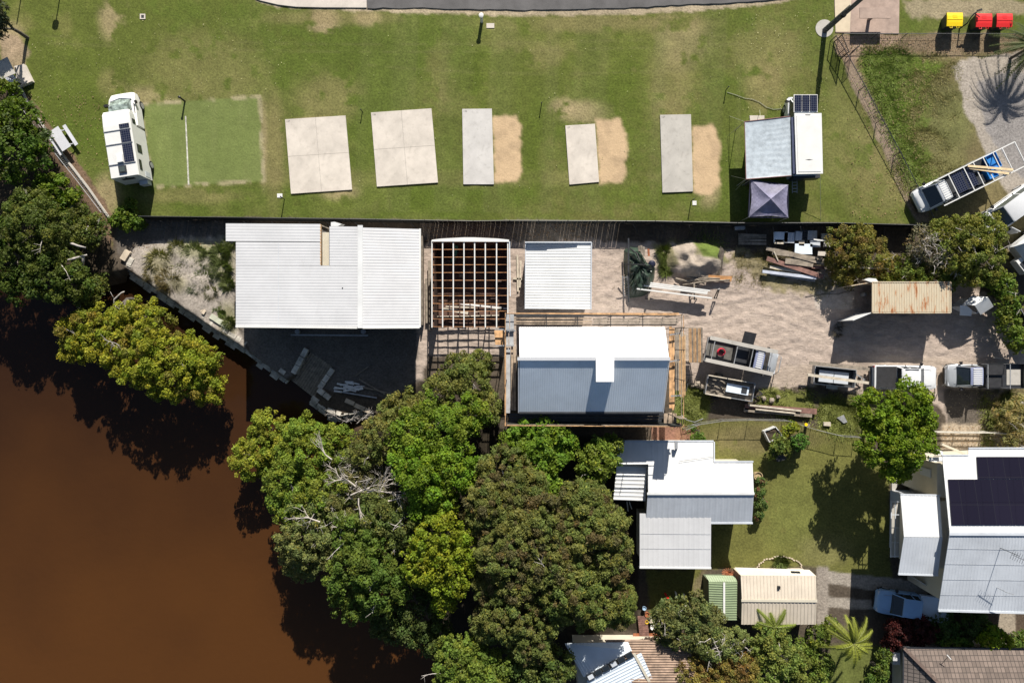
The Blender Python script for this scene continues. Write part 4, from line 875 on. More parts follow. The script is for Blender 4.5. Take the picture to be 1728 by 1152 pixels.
t.part('side_wall', MB().ribbed(P(1472.5,527,hC-.06),P(1472.5,527,hC-.06)-Vector((0,0,2.4)),P(1604,527,hC-.06)-Vector((0,0,2.4)),P(1604,527,hC-.06),.28,.04,'trap',.03).beam(P(1472,476.5,hC)-Vector((0,0,1.3)),P(1604,476.5,hC)-Vector((0,0,1.3)),.05,2.5).beam(P(1603.5,476,hC)-Vector((0,0,1.3)),P(1603.5,527,hC)-Vector((0,0,1.3)),.05,2.5), cont)
t.part('floor', MB().ppoly([(1474,478),(1602,478),(1602,525),(1474,525)],.05,.15), darkm)
t.part('roof', MB().ribbed(P(1473,477.5,hC),P(1473,526,hC),P(1603,526,hC),P(1603,477.5,hC),.19,.022), cont)
rl = MB(); 
for a,b_ in [((1472,476),(1604,476)),((1604,476),(1604,527.5)),((1604,527.5),(1472,527.5)),((1472,527.5),(1472,476))]: rl.beam(P(*a,hC-.01),P(*b_,hC-.01),.09,.10)
t.part('top_frame', rl, cont)
t.part('door', MB().beam(P(1471,527.5,hC)-Vector((0,0,1.3)),P(1452,536,hC)-Vector((0,0,1.3))-Vector((.55,.2,0)),.06,2.45), wroof2, label='pale lower container door swung open')
t.part('door', MB().beam(P(1471,476,hC)-Vector((0,0,1.3)),P(1440,482,hC)-Vector((0,0,1.3))-Vector((.1,0,0)),.06,2.45), cont)
for q in [(1458,497),(1463,496)]:
    single('gas_bottle' if 0 else 'round_drum', MB().lathe(P(q[0],q[1],0)+Vector((.4*(q[0]-1460)/4,0,.1)),[(.16,0),(.16,.5),(.05,.55)],14), steel, 'small round drum just inside the open container, %s one'%('left' if q[0]<1460 else 'right'), 'drum')

# ================================================================ VEHICLES
violet = mat('roof_between_ribs',(.20,.225,.34),.35,var=.05)
def ring(x, hw, z0, z1, tw=None, crown=.03, rnd=.06):
    tw = hw*.9 if tw is None else tw; zm = z0+(z1-z0)*.55
    half = [(hw*.86,z0),(hw,z0+rnd*2),(hw,zm),(hw*.99,z1-rnd*1.4),(tw,z1-.01),(tw*.55,z1+crown*.7)]
    return [(x,-y,z) for y,z in half]+[(x,0,z1+crown)]+[(x,y,z) for y,z in half[::-1]]
def wheel(t, x, y, r=.38, w=.26, name='wheel'):
    s = 1 if y > 0 else -1
    wo = t.part(name, MB().lathe((x,y,r),[(r*.7,-w/2),(r*.94,-w/2),(r,-w/2+.04),(r,w/2-.04),(r*.94,w/2),(r*.7,w/2)],20,'y'), rub, local=True, smooth=True)
    t.part('rim', MB().lathe((x,y+s*w*.5,r),[(r*.66,-.03),(r*.6,.01),(.08,.02)] ,16,'y'), steel, local=True, parent=wo)
paintw = mat('white_car_paint', (.60,.61,.62), .22, var=.02, spec=.6); silver = mat('silver_car_paint', (.42,.44,.46), .25, metal=.3, var=.03); bluep_ = mat('pale_blue_car_paint', (.30,.42,.55), .25, var=.03)
lampm = mat('headlight_glass', (.5,.52,.55), .08, var=.02); redl = mat('tail_lamp', (.35,.01,.01), .25)
blackm = mat('black_soft_cover', (.02,.02,.022), .6, var=.2, scale=4)
def cab(t, L, W, paint, cab_end, hood=1.25, z_roof=1.78, z_belt=1.08, roof_ribs=False, front=None, glassm=glass, roofm=None, hoodm=None):
    f = L/2 if front is None else front; hw = W/2
    rings = [ring(f, hw*.62,.48,.72,None,.01),ring(f-.06, hw*.80,.40,.86,None,.02),ring(f-.22, hw*.93,.36,.95,hw*.72,.03),ring(f-.6, hw*.99,.34,1.01,hw*.80,.035),ring(f-hood, hw,.34,z_belt,hw*.86,.035),ring(f-hood-.3, hw,.34,z_belt+.03,hw*.9,.02),ring(cab_end+.02, hw,.34,z_belt+.04,hw*.92,.01),ring(cab_end, hw*.97,.36,z_belt+.02,hw*.9,.01)]
    body = t.part('body', MB().loft(rings), hoodm or paint, local=True, smooth=True)
    xw = f-hood+.12; xr = xw-.72; zb = z_belt+.0; rw = hw*.74
    def gr(x, w0, w1, z1): return [(x,-w0,zb),(x,-w1,z1),(x,-w1*.5,z1+.015),(x,w1*.5,z1+.015),(x,w1,z1),(x,w0,zb)]
    g = MB().loft([gr(xw, hw*.84, hw*.83, zb+.03), gr(xr, hw*.90, rw, z_roof-.05), gr((xr+cab_end)/2, hw*.92, rw*1.02, z_roof-.03), gr(cab_end+.16, hw*.9, rw*.98, z_roof-.06), gr(cab_end+.04, hw*.86, hw*.84, zb+.03)])
    t.part('windows', g, glassm, local=True)
    def rr(x, w, z): return [(x,-w,z-.05),(x,-w,z),(x,-w*.6,z+.035),(x,w*.6,z+.035),(x,w,z),(x,w,z-.05)]
    r_ = MB().loft([rr(xr+.10, rw*.94, z_roof-.05), rr(xr, rw*1.02, z_roof), rr((xr+cab_end)/2, rw*1.05, z_roof+.03), rr(cab_end+.12, rw*1.0, z_roof-.01), rr(cab_end+.05, rw*.95, z_roof-.06)])
    ro = t.part('roof', r_, roofm or paint, local=True, smooth=True)
    if roof_ribs:
        rb = MB(); n_ = 8
        for i in range(n_):
            y = -rw*.85+rw*1.7*i/(n_-1); rb.beam((xr-.05,y,z_roof+.035),(cab_end+.2,y,z_roof+.035),rw*.13,.07)
        t.part('roof_ribs', rb, white, local=True, parent=ro)
    pl = MB()
    for s in (-1,1):
        pl.beam((xw,s*hw*.84,zb+.02),(xr,s*rw*1.01,z_roof-.02),.07,.05); pl.beam(((xr+cab_end)/2,s*hw*.93,zb),((xr+cab_end)/2,s*rw*1.03,z_roof),.07,.04); pl.beam((cab_end+.07,s*hw*.88,zb),(cab_end+.15,s*rw,z_roof-.02),.09,.06)
    t.part('pillars', pl, paint, local=True)
    t.part('bonnet_crease', MB().beam((f-.5,-hw*.62,1.035),(f-hood+.02,-hw*.70,z_belt+.012),.02,.012).beam((f-.5,hw*.62,1.035),(f-hood+.02,hw*.70,z_belt+.012),.02,.012), steel, local=True); t.part('door_gap', MB().beam(((xr+cab_end)/2-.02,-hw*1.0,z_belt-.05),((xr+cab_end)/2-.02,-hw*.95,z_belt+.05),.02,.1).beam(((xr+cab_end)/2-.02,hw*1.0,z_belt-.05),((xr+cab_end)/2-.02,hw*.95,z_belt+.05),.02,.1), darkm, local=True)
    for s in (-1,1):
        t.part('mirror', MB().loft([[(xw-.22,s*hw*.97,z_belt+.05),(xw-.34,s*hw*.97,z_belt+.05),(xw-.34,s*hw*.97,z_belt+.18),(xw-.22,s*hw*.97,z_belt+.18)],[(xw-.16,s*(hw+.22),z_belt+.02),(xw-.34,s*(hw+.22),z_belt+.02),(xw-.34,s*(hw+.22),z_belt+.22),(xw-.16,s*(hw+.22),z_belt+.22)]]), dark, local=True)
        t.part('headlight', MB().loft([ring(f-.05,.10,.72,.83,None,0,.02),ring(f-.34,.13,.76,.93,None,0,.02)]).__class__().box(f-.36,s*hw*.70-.14,.78,f-.08,s*hw*.70+.14,.90), lampm, local=True)
    t.part('bumper', MB().loft([[(f+.02,-hw*.6,.38),(f+.05,0,.38),(f+.02,hw*.6,.38),(f-.25,hw*1.0,.40),(f-.25,-hw*1.0,.40)],[(f+.02,-hw*.6,.62),(f+.05,0,.62),(f+.02,hw*.6,.62),(f-.25,hw*1.0,.62),(f-.25,-hw*1.0,.62)]]), dark, local=True)
    t.part('wiper', MB().beam((xw-.05,-hw*.5,zb+.08),(xw-.12,hw*.2,zb+.15),.025,.02).beam((f-hood-.02,-hw*.8,z_belt+.03),(f-hood-.02,hw*.8,z_belt+.03),.07,.03), dark, local=True)
    for s in (-1,1):
        wheel(t, f-.88, s*(hw-.13))
    return xr
def heading(p0, p1, h=1.0):
    a = P(*p0,h); b_ = P(*p1,h); c = (a+b_)/2; c.z = 0; return c, math.atan2((a-b_).y,(a-b_).x), (a-b_).length
# -- white dual cab with black cover (yard)
c, rz, L = heading((1584,637.5),(1474,636),1.1); t = Thing('utility_car','white dual cab with flat black tonneau cover, nose right beside the bright green tree','ute', c, rz)
cab(t, L, 1.92, paintw, L/2-3.35, 1.3)
b = MB(); x0 = -L/2+.12; x1 = L/2-3.35
b.loft([ring(x1,.95,.4,1.1,.9,.0),ring(x0+.1,.94,.42,1.08,.88,.0),ring(x0,.88,.5,1.04,.82,.0)]); t.part('tray', b, paintw, local=True, smooth=True)
t.part('tonneau_cover', MB().slab([(x1-.02,-.86,1.15),(x1-.02,.86,1.15),(x0+.12,.84,1.13),(x0+.12,-.84,1.13)],.05), blackm, local=True)
t.part('tail_step', MB().box(x0-.22,-.85,.45,x0-.02,.85,.62), dark, local=True)
for s in (-1,1): wheel(t, x0+1.1, s*.83); t.part('tail_light', MB().box(x0-.03,s*.84-.07,.75,x0+.06,s*.84+.07,1.02), redl, local=True); t.part('roof_rail', MB().beam((x1+.3,s*.66,1.83),(L/2-2.0,s*.66,1.83),.05,.05), darkm if s>0 else paintw, local=True)
# -- tray truck facing left (yard, right)
c, rz, L = heading((1599,634),(1727,634),1.0); t = Thing('tray_truck','grey utility with striped white roof and steel tray, nose left near the right edge','ute', c, rz)
cab(t, L, 1.85, silver, L/2-2.35, .8, 1.85, roof_ribs=True, roofm=violet)
x1 = L/2-2.5
t.part('tray', MB().slab([(x1,-.95,.98),(x1,.95,.98),(-L/2+.1,.95,.98),(-L/2+.1,-.95,.98)],.12), darkm, local=True)
t.part('tray_liner', MB().slab([(-L/2+.25,-.5,1.02),(-L/2+.25,.72,1.02),(-L/2+1.35,.72,1.02),(-L/2+1.35,-.5,1.02)],.03), conc_g, local=True)
b = MB()
for s in (-1,1): b.beam((x1,s*.97,1.12),(-L/2+.1,s*.97,1.12),.04,.28)
b.beam((-L/2+.1,-.97,1.12),(-L/2+.1,.97,1.12),.04,.28); t.part('tray_side', b, darkm, local=True)
for x in (x1-.05, -L/2+1.75):
    t.part('ladder_rack', MB().tube([(x,-.95,.9),(x,-.95,1.95),(x,.95,1.95),(x,.95,.9)],.035,8), steel, local=True)
t.part('toolbox', MB().box(x1-1.9,-.9,1.0,x1-.25,-.1,1.35).box(x1-1.75,.15,1.0,x1-.3,.9,1.28), blackm, local=True)
t.part('bull_bar', MB().tube([(L/2+.1,-.8,.5),(L/2+.18,-.6,1.0),(L/2+.18,.6,1.0),(L/2+.1,.8,.5)],.035,8), steel, local=True)
t.part('headboard', MB().beam((x1,-.93,1.4),(x1,.93,1.4),.05,.8), darkm, local=True)
for s in (-1,1): wheel(t, -L/2+1.2, s*.78)
# -- gullwing tray ute in yard
c, rz, L = heading((1318,615),(1192,588),1.6); t = Thing('work_ute','dark work ute with pale roof rack beams, raised black canopy lid and red hose coil','ute', c, rz)
t.o.location.z = 0
cab(t, L, 1.9, silver, L/2-2.25, .95, 1.85, roof_ribs=True, roofm=violet)
x1 = L/2-2.35
t.part('canopy', MB().box(x1-1.35,-.95,.8,x1,.95,.95).box(x1-1.35,-.95,.9,x1-1.30,.95,1.55).box(x1-.05,-.95,.9,x1,.95,1.6).box(x1-1.35,-.95,.9,x1,-.9,1.5), darkm, local=True)
t.part('canopy_lid', MB().slab([(x1-1.1,1.0,1.75),(x1-.15,1.0,1.75),(x1-.15,1.95,1.95),(x1-1.1,1.95,1.95)],.05), blackm, local=True)
t.part('tray', MB().slab([(x1-1.35,-.95,.95),(x1-1.35,.95,.95),(-L/2+.1,.95,.95),(-L/2+.1,-.95,.95)],.1), mat('dusty_tray_floor',(.10,.095,.085),.8,var=.2,grime=.2), local=True)
b = MB()
for s in (-1,1): b.beam((x1-1.35,s*.95,1.08),(-L/2+.1,s*.95,1.08),.04,.3)
b.beam((-L/2+.1,-.95,1.08),(-L/2+.1,.95,1.08),.04,.3); t.part('tray_side', b, steel, local=True)
rk = MB()
for s in (-1,1): rk.beam((-L/2+.0,s*.88,1.98),(L/2-.6,s*.88,1.98),.30,.05)
t.part('rack_beam', rk, conc_g, local=True)
for x in (-L/2+.45,x1-1.4,x1-.15,L/2-1.0): t.part('rack_bar', MB().tube([(x,-.92,1.0),(x,-.92,1.93),(x,.92,1.93),(x,.92,1.0)],.035,6), steel, local=True)
t.part('bull_bar', MB().tube([(L/2+.08,-.8,.5),(L/2+.15,-.6,1.0),(L/2+.15,.6,1.0),(L/2+.08,.8,.5)],.035,8), steel, local=True)
for s in (-1,1): wheel(t, -L/2+1.15, s*.8)
hc = Vector(t.o.location)+Matrix.Rotation(rz,3,'Z')@Vector((-L/2+1.35,.0,1.0)); b = MB()
for k in range(5):
    rr_ = .30-.02*(k%3); b.tube([hc+Vector((rr_*math.cos(a*.5236),rr_*math.sin(a*.5236),.04+.05*k)) for a in range(13)],.03,5,cap=False)
single('hose_coil', b, mat('red_hose',(.55,.02,.05),.5), 'coil of red hose lying on the tray of the work ute', 'hose')
# -- box trailer below
c, rz, L = heading((1271,662),(1192,648),.8); t = Thing('box_trailer','open box trailer of scrap with a grey door on top, tucked below the work ute','trailer', c, rz)
t.part('floor', MB().box(-L/2,-.72,.45,L/2,.72,.52), woodg, local=True)
b = MB()
for s in (-1,1): b.beam((-L/2,s*.73,.7),(L/2,s*.73,.7),.05,.45)
b.beam((-L/2,-.75,.7),(-L/2,.75,.7),.05,.45).beam((L/2,-.75,.7),(L/2,.75,.7),.05,.45); t.part('side_panel', b, steel, local=True)
t.part('top_rail', MB().beam((-L/2,.74,.95),(L/2*.5,.74,.95),.09,.05).beam((-L/2,-.74,.95),(L/2*.1,-.74,.95),.11,.05), woodp, local=True)
for s in (-1,1): t.part('wheel', MB().lathe((-.9,s*.92,.33),[(.2,-.1),(.33,-.1),(.33,.1),(.2,.1)],18,'y'), rub, local=True)
t.part('drawbar', MB().beam((L/2,.5,.45),(L/2+.9,0,.45),.07,.07).beam((L/2,-.5,.45),(L/2+.9,0,.45),.07,.07), darkm, local=True)
Mx = t.o.location; Rz = Matrix.Rotation(rz,3,'Z')
b = MB(); b.v = []; b.box(-.35,-.3,.98,1.45,.38,1.04); b.v = [tuple(Mx+Rz@Vector(v)) for v in b.v]; single('old_door', b, blueroof, 'pale grey door panel lying on the scrap trailer', 'door')
b = MB().box(.85,-.2,1.045,1.3,.3,1.07); b.v = [tuple(Mx+Rz@Vector(v)) for v in b.v]; single('dark_tray', b, darkm, 'square dark tray on the right end of the pale door panel', 'tray')
b = MB()
for i in range(24):
    x,y = random.uniform(-L/2+.1,-.1), random.uniform(-.6,.6); a = random.uniform(-.6,.6); l_ = random.uniform(.2,.7); b.beam((x,y,.6+random.random()*.25),(min(x+l_*math.cos(a),.2),y+l_*math.sin(a)*.6,.6+random.random()*.3),.07,.05)
b.v = [tuple(Mx+Rz@Vector(v)) for v in b.v]; single('scrap_offcuts', b, woodg, 'heap of timber offcuts in the left half of the scrap trailer', 'offcuts')
# -- second trailer with long beams
c, rz, L = heading((1462,641),(1374,632),.9); t = Thing('box_trailer','galvanised trailer with grey cover between two long planks, left of white dual cab','trailer', c, rz)
t.part('floor', MB().box(-L/2,-.7,.45,L/2-.9,.7,.52), darkm, local=True)
b = MB()
for s in (-1,1): b.beam((-L/2,s*.71,.72),(L/2-.9,s*.71,.72),.06,.5)
b.beam((-L/2,-.7,.72),(-L/2,.7,.72),.06,.5).beam((L/2-.9,-.7,.72),(L/2-.9,.7,.72),.06,.5); t.part('side_panel', b, steel, local=True)
t.part('cover', MB().box(-L/2+.35,-.5,.9,-L/2+1.5,.42,1.0).box(-L/2+1.55,-.5,.9,-L/2+2.7,.42,1.0), greyroof, local=True)
t.part('drawbar', MB().beam((L/2-.9,.5,.45),(L/2+.1,0,.45),.08,.08).beam((L/2-.9,-.5,.45),(L/2+.1,0,.45),.08,.08), steel, local=True)
t.part('jockey_wheel', MB().lathe((L/2-.1,.25,.15),[(.15,-.04),(.15,.04)],12,'y').tube([(L/2-.1,.25,.15),(L/2-.1,.25,.8)],.03,6), rub, local=True)
for s in (-1,1): t.part('wheel', MB().lathe((-.5,s*.86,.33),[(.2,-.1),(.33,-.1),(.33,.1),(.2,.1)],18,'y'), rub, local=True); t.part('mudguard', MB().box(-.95,s*.86-.13,.7,-.05,s*.86+.13,.74), steel, local=True)
single('long_plank', MB().beam(P(1366,612,1.35),P(1467,623,1.35),.26,.06), woodg, 'upper brown plank laid across the galvanised trailer', 'plank')
single('long_plank', MB().beam(P(1363,632,1.4),P(1466,646,1.4),.22,.06), woodp, 'lower pale plank laid across the galvanised trailer', 'plank')
# -- white work truck with rack upper right
c, rz, L = heading((1562,337),(1715,262),2.0); t = Thing('work_truck','long white truck carrying solar panels, planks and blue tubs on its rack','truck', c, rz)
L += .1; xr = cab(t, L, 2.0, paintw, L/2-2.15, .75, 2.05, 1.2, roof_ribs=True, roofm=greyroof)
x1 = L/2-2.3
t.part('tray', MB().slab([(x1,-1.0,1.0),(x1,1.0,1.0),(-L/2+1.2,1.0,1.0),(-L/2+1.2,-1.0,1.0)],.12), darkm, local=True)
b = MB()
for s in (-1,1): b.beam((x1,s*1.0,1.15),(-L/2+1.2,s*1.0,1.15),.04,.32)
t.part('tray_side', b, steel, local=True)
fr = MB()
for s in (-1,1): fr.beam((-L/2,s*1.02,2.35),(L/2-.9,s*1.02,2.35),.075,.06)
for x in (-L/2,-L/2+1.1,-L/2+1.9,-L/2+2.75,-L/2+3.6,-L/2+4.45,x1+.05): fr.beam((x,-1.02,2.37),(x,1.02,2.37),.06,.05)
for x in (-L/2+1.25,-L/2+3.6,x1):
    for s in (-1,1): fr.beam((x,s*1.02,1.0),(x,s*1.02,2.35),.05,.05)
t.part('rack_frame', fr, white, local=True)
for k in range(2): t.part('solar_panel', MB().slab([(x1-.1-.9*k,-.82,2.33),(x1-.1-.9*k,.70,2.33),(x1-.92-.9*k,.70,2.33),(x1-.92-.9*k,-.82,2.33)],.04), solar, local=True)
t.part('crate', MB().box(-L/2+2.7,.2,1.02,-L/2+3.4,.85,1.5).box(-L/2+2.2,-.85,1.02,-L/2+3.2,-.2,1.4).box(-L/2+3.6,.25,1.02,-L/2+4.3,.85,1.45), darkm, local=True)
for s in (-1,1): wheel(t, -L/2+2.4, s*.85, .4)
Mx = c; Rz = Matrix.Rotation(rz,3,'Z')
for k,(xx,yy) in enumerate([(-L/2+1.65,-.35),(-L/2+2.15,.42)]):
    b = MB(); o_ = 0; w_, d_ = (.42,.62) if k == 0 else (.34,.42)
    b.loft([[(xx-w_,yy-d_*.8,1.02),(xx+w_,yy-d_*.8,1.02),(xx+w_,yy+d_*.8,1.02),(xx-w_,yy+d_*.8,1.02)],[(xx-w_*1.1,yy-d_,1.75),(xx+w_*1.1,yy-d_,1.75),(xx+w_*1.1,yy+d_,1.75),(xx-w_*1.1,yy+d_,1.75)],[(xx-w_,yy-d_*.9,1.75),(xx+w_,yy-d_*.9,1.75),(xx+w_,yy+d_*.9,1.75),(xx-w_,yy+d_*.9,1.75)],[(xx-w_*.9,yy-d_*.8,1.55),(xx+w_*.9,yy-d_*.8,1.55),(xx+w_*.9,yy+d_*.8,1.55),(xx-w_*.9,yy+d_*.8,1.55)]])
    b.v = [tuple(Mx+Rz@Vector(v)) for v in b.v]; single('blue_tub', b, bluep, ['large blue tub at the tail of the work truck','smaller blue tub beside the planks on the work truck'][k], 'tub')
for k,(a,b_) in enumerate([((-L/2+1.55,1.0),(-L/2+4.1,-.75)),((-L/2+1.2,.85),(-L/2+4.2,-.95))]):
    q = [Mx+Rz@Vector((x,y,2.46+.07*k)) for x,y in (a,b_)]; single('pine_plank', MB().beam(q[0],q[1],.17,.045), mat('fresh_pine%d'%k,(.60,.46,.27),.7,var=.1), ['upper pine plank laid diagonally over the truck rack','lower pine plank laid diagonally over the truck rack'][k], 'plank')
# -- silver SUV, open door
c, rz, L = heading((1666,384),(1757,318),1.2); t = Thing('passenger_car','silver car with its near door open, nosing into the olive bush at the right edge','car', c, rz)
cab(t, L, 1.95, paintw, -L/2+.5, 1.15, 1.75, glassm=glassl)
b = MB(); b.loft([ring(-L/2+.55,.97,.36,1.12,.9,.0),ring(-L/2+.1,.92,.4,1.1,.85,.0),ring(-L/2,.8,.5,1.0,.75,.0)]); t.part('boot', b, paintw, local=True, smooth=True)
t.part('door', MB().beam((L/2-1.35,-1.0+2.0,.8),(L/2-1.75,1.75,.8),.07,.75).beam((L/2-1.37,1.02,1.35),(L/2-1.72,1.7,1.35),.05,.4), paintw, local=True, label='open silver front door')
t.part('seat', MB().box(L/2-2.3,.3,1.0,L/2-1.8,.85,1.3), mat('purple_seat',(.07,.02,.16),.8), local=True)
for s in (-1,1): wheel(t, -L/2+.95, s*.85)
# -- caravan at right edge
c = P(1722,425,0); t = Thing('caravan','white caravan corner with a small roof hatch at the right edge','caravan', c, R(38))
t.part('body', MB().loft([[(-1.0,-1.5,.5),(3.5,-1.5,.5),(3.5,1.1,.5),(-1.0,1.1,.5)],[(-1.1,-1.55,1.4),(3.5,-1.55,1.4),(3.5,1.15,1.4),(-1.1,1.15,1.4)],[(-.5,-1.4,2.1),(3.5,-1.4,2.1),(3.5,1.0,2.1),(-.5,1.0,2.1)]]), wroof2, local=True)
t.part('roof_rail', MB().beam((-.4,.9,2.15),(3.4,.9,2.15),.06,.06).beam((-.4,-.2,2.15),(3.4,-.2,2.15),.06,.05).beam((-.4,-1.2,2.15),(3.4,-1.2,2.15),.06,.05), steel, local=True)
t.part('front_box', MB().box(-1.6,-1.2,.6,-1.0,.1,1.3), white, local=True); t.part('hatch', MB().box(-1.5,-.85,1.3,-1.1,-.25,1.34), darkm, local=True)
for s in (-1,1): t.part('wheel', MB().lathe((1.2,s*1.25-.2,.35),[(.2,-.12),(.35,-.12),(.35,.12),(.2,.12)],18,'y'), rub, local=True)
# -- blue-white ute in the shade
c, rz, L = heading((1480,1014),(1602,1030),1.0); t = Thing('shaded_ute','pale ute with flat white tray parked in deep shade beside the solar roof house','ute', c, rz)
cab(t, L, 1.9, mat('blue_car_paint',(.22,.36,.55),.25,var=.03), L/2-3.25, 1.2)
x1 = L/2-3.4
t.part('tray', MB().slab([(x1,-.98,1.05),(x1,.98,1.05),(-L/2,.98,1.05),(-L/2,-.98,1.05)],.25), blueroof, local=True)
t.part('tray_edge', MB().beam((x1,-.96,1.1),(-L/2,-.96,1.1),.05,.15).beam((x1,.96,1.1),(-L/2,.96,1.1),.05,.15), greyroof, local=True)
for s in (-1,1): wheel(t, -L/2+1.0, s*.83)
# -- motorhome
hm = 2.65
A_, B_, C_, D_ = P(168.4,190,hm), P(215.6,181.4,hm), P(232.8,294,hm), P(186.3,301.7,hm)
fw = ((A_+B_)/2-(C_+D_)/2); Lb = fw.length; rz = math.atan2(fw.y,fw.x); Wb = (A_-B_).length; ctr = (A_+B_+C_+D_)/4; ctr.z = 0
t = Thing('motorhome','white motorhome with dark solar panels on its roof, parked beside the turf court','motorhome', ctr, rz)
b = MB(); h2 = Wb/2
def sec(x, w, z0, z1): return [(x,-w,z0),(x,-w,z1-.12),(x,-w+.08,z1),(x,w-.08,z1),(x,w,z1-.12),(x,w,z0)]
b.loft([sec(-Lb/2,h2,.55,hm-.02), sec(Lb/2-1.2,h2,.55,hm)]); b.loft([sec(Lb/2-1.2,h2,1.75,hm), sec(Lb/2-.3,h2*.98,1.8,hm-.05), sec(Lb/2,h2*.95,1.95,hm-.22)])
t.part('body', b, white, local=True)
rs_ = MB()
for x in (-Lb/2+1.0,-Lb/2+2.55,-Lb/2+3.6): rs_.beam((x,-h2+.05,hm+.03),(x,h2-.05,hm+.03),.05,.05)
t.part('roof_bar', rs_, steel, local=True)
for x0,x1_ in ((1.05,2.43),(2.58,3.58),(3.72,4.02)):
    t.part('solar_panel', MB().slab([(-Lb/2+x0,-h2+.10,hm+.07),(-Lb/2+x1_,-h2+.10,hm+.07),(-Lb/2+x1_,-h2+.86,hm+.07),(-Lb/2+x0,-h2+.86,hm+.07)],.04), solar, local=True)
t.part('roof_hatch', MB().box(-Lb/2+.28,-.28,hm,-Lb/2+.82,.30,hm+.10), darkm, local=True)
t.part('hatch_glass', MB().box(-Lb/2+.36,-.2,hm+.1,-Lb/2+.74,.22,hm+.12), glassl, local=True)
t.part('roof_pod', MB().loft([[(-Lb/2+1.05,-.2,hm),(-Lb/2+1.75,-.2,hm),(-Lb/2+1.75,.3,hm),(-Lb/2+1.05,.3,hm)],[(-Lb/2+1.1,-.16,hm+.2),(-Lb/2+1.7,-.16,hm+.12),(-Lb/2+1.7,.26,hm+.12),(-Lb/2+1.1,.26,hm+.2)]]), white, local=True)
for x0,x1_,z0,z1 in ((1.9,2.55,1.55,2.2),(.5,1.3,1.9,2.25),(4.15,4.5,1.9,2.3)):
    f_ = t.part('window', MB().box(-Lb/2+x0,-h2-.03,z0,-Lb/2+x1_,-h2+.02,z1), dark, local=True); t.part('pane', MB().box(-Lb/2+x0+.05,-h2-.04,z0+.05,-Lb/2+x1_-.05,-h2,z1-.05), glass, local=True, parent=f_)
t.part('hatch_door', MB().box(-Lb/2+.12,-h2-.02,.8,-Lb/2+.55,-h2+.01,1.5), greyroof, local=True)
t.part('rear_window', MB().box(-Lb/2-.03,-.45,1.8,-Lb/2+.02,.5,2.15), dark, local=True); t.part('rear_light', MB().box(-Lb/2-.06,-.06,2.35,-Lb/2,.06,2.42), dark, local=True)
t.part('rear_box', MB().box(-Lb/2-.35,-.95,.5,-Lb/2-.03,-.3,1.1), greyroof, local=True)
fx = Lb/2+1.95; cr_ = [ring(fx,.75,.5,.85,None,.01),ring(fx-.12,.95,.42,1.05,None,.02),ring(fx-.5,1.04,.38,1.28,.82,.04),ring(fx-1.0,1.08,.36,1.42,.92,.04),ring(fx-2.9,1.08,.36,1.5,.95,.0)]
t.part('cab', MB().loft(cr_), white, local=True, smooth=True)
t.part('windscreen', MB().loft([[(fx-.75,-.78,1.42),(fx-.62,0,1.46),(fx-.75,.78,1.42),(fx-1.5,.8,1.42),(fx-1.5,-.8,1.42)],[(fx-1.35,-.72,1.98),(fx-1.28,0,1.98),(fx-1.35,.72,1.98),(fx-1.9,.8,1.98),(fx-1.9,-.8,1.98)]]), mat('pale_windscreen',(.22,.27,.25),.1,var=.4,scale=3), local=True)
t.part('front_bumper', MB().tube([(fx-.45,-1.0,.45),(fx-.08,-.7,.45),(fx+.04,0,.45),(fx-.08,.7,.45),(fx-.45,1.0,.45)],.1,8), dark, local=True)
t.part('scuttle', MB().tube([(fx-.78,-.85,1.40),(fx-.62,0,1.47),(fx-.78,.85,1.40)],.045,6), mat('navy_trim',(.02,.03,.09),.5), local=True)
for s in (-1,1):
    t.part('mirror', MB().box(fx-1.15,s*1.05-.05,1.3,fx-.95,s*1.28+.05,1.55), dark, local=True); t.part('side_window', MB().box(fx-1.9,s*1.0-.015,1.1,fx-1.15,s*1.0+.015,1.5), glass, local=True)
    wheel(t, fx-1.0, s*.98,.36,.24); wheel(t, -Lb/2+1.3, s*1.0,.36,.24); t.part('headlight', MB().box(fx-.4,s*.72-.12,.85,fx-.15,s*.72+.12,1.0), lampm, local=True)
# -- 4WD and pop-top camper
c = P(1355,200,0); t = Thing('four_wheel_drive','white four wheel drive with three solar panels on the roof, in front of the camper','car', P(1355,194,1.7).xy.to_3d(), R(90))
L = 2.9
cab(t, 4.6, 1.95, paintw, -1.9, .42, 1.92, 1.2, front=1.75, glassm=glassl)
for k in range(3): t.part('solar_panel', MB().slab([(.16,-.95+.60*k,2.08),(1.42,-.95+.60*k,2.08),(1.42,-.40+.60*k,2.08),(.16,-.40+.60*k,2.08)],.05), solar, local=True)
t.part('panel_frame', MB().box(.10,-1.0,1.99,1.48,.86,2.03), white, local=True)
t.part('roof_rack', MB().tube([(.95,-.85,2.0),(1.0,-.6,2.0),(1.0,.6,2.0),(.95,.85,2.0)],.04,6).beam((1.5,-.5,1.22),(1.5,.6,1.22),.12,.08), darkm, local=True)
t.part('spare_wheel', MB().lathe((-.2,1.12,.75),[(.15,-.1),(.38,-.1),(.38,.1),(.15,.1)],18,'y'), rub, local=True)
hc_ = 2.6; t = Thing('camper_trailer','white box camper with plain pale roof beside the silver awning','caravan', P(1363,243,0))
rf = [(1340.5,191),(1386.5,191),(1388.8,293),(1344,294)]
t.part('body', MB().ppoly(rf,.5,hc_-.1).__class__().prism([P(x,y,hc_) for x,y in [(1343,193),(1384,193),(1386,291),(1346,292)]],.5,hc_-.08), mat('camper_side',(.25,.33,.45),.4,var=.1), label=None)
t.part('roof', MB().ppoly(rf,hc_-.08,hc_,.0), white); t.part('roof_edge', MB().ppoly([(1343.5,194),(1383.5,194),(1385.5,290.5),(1347,291)],hc_,hc_+.03,.02), white)
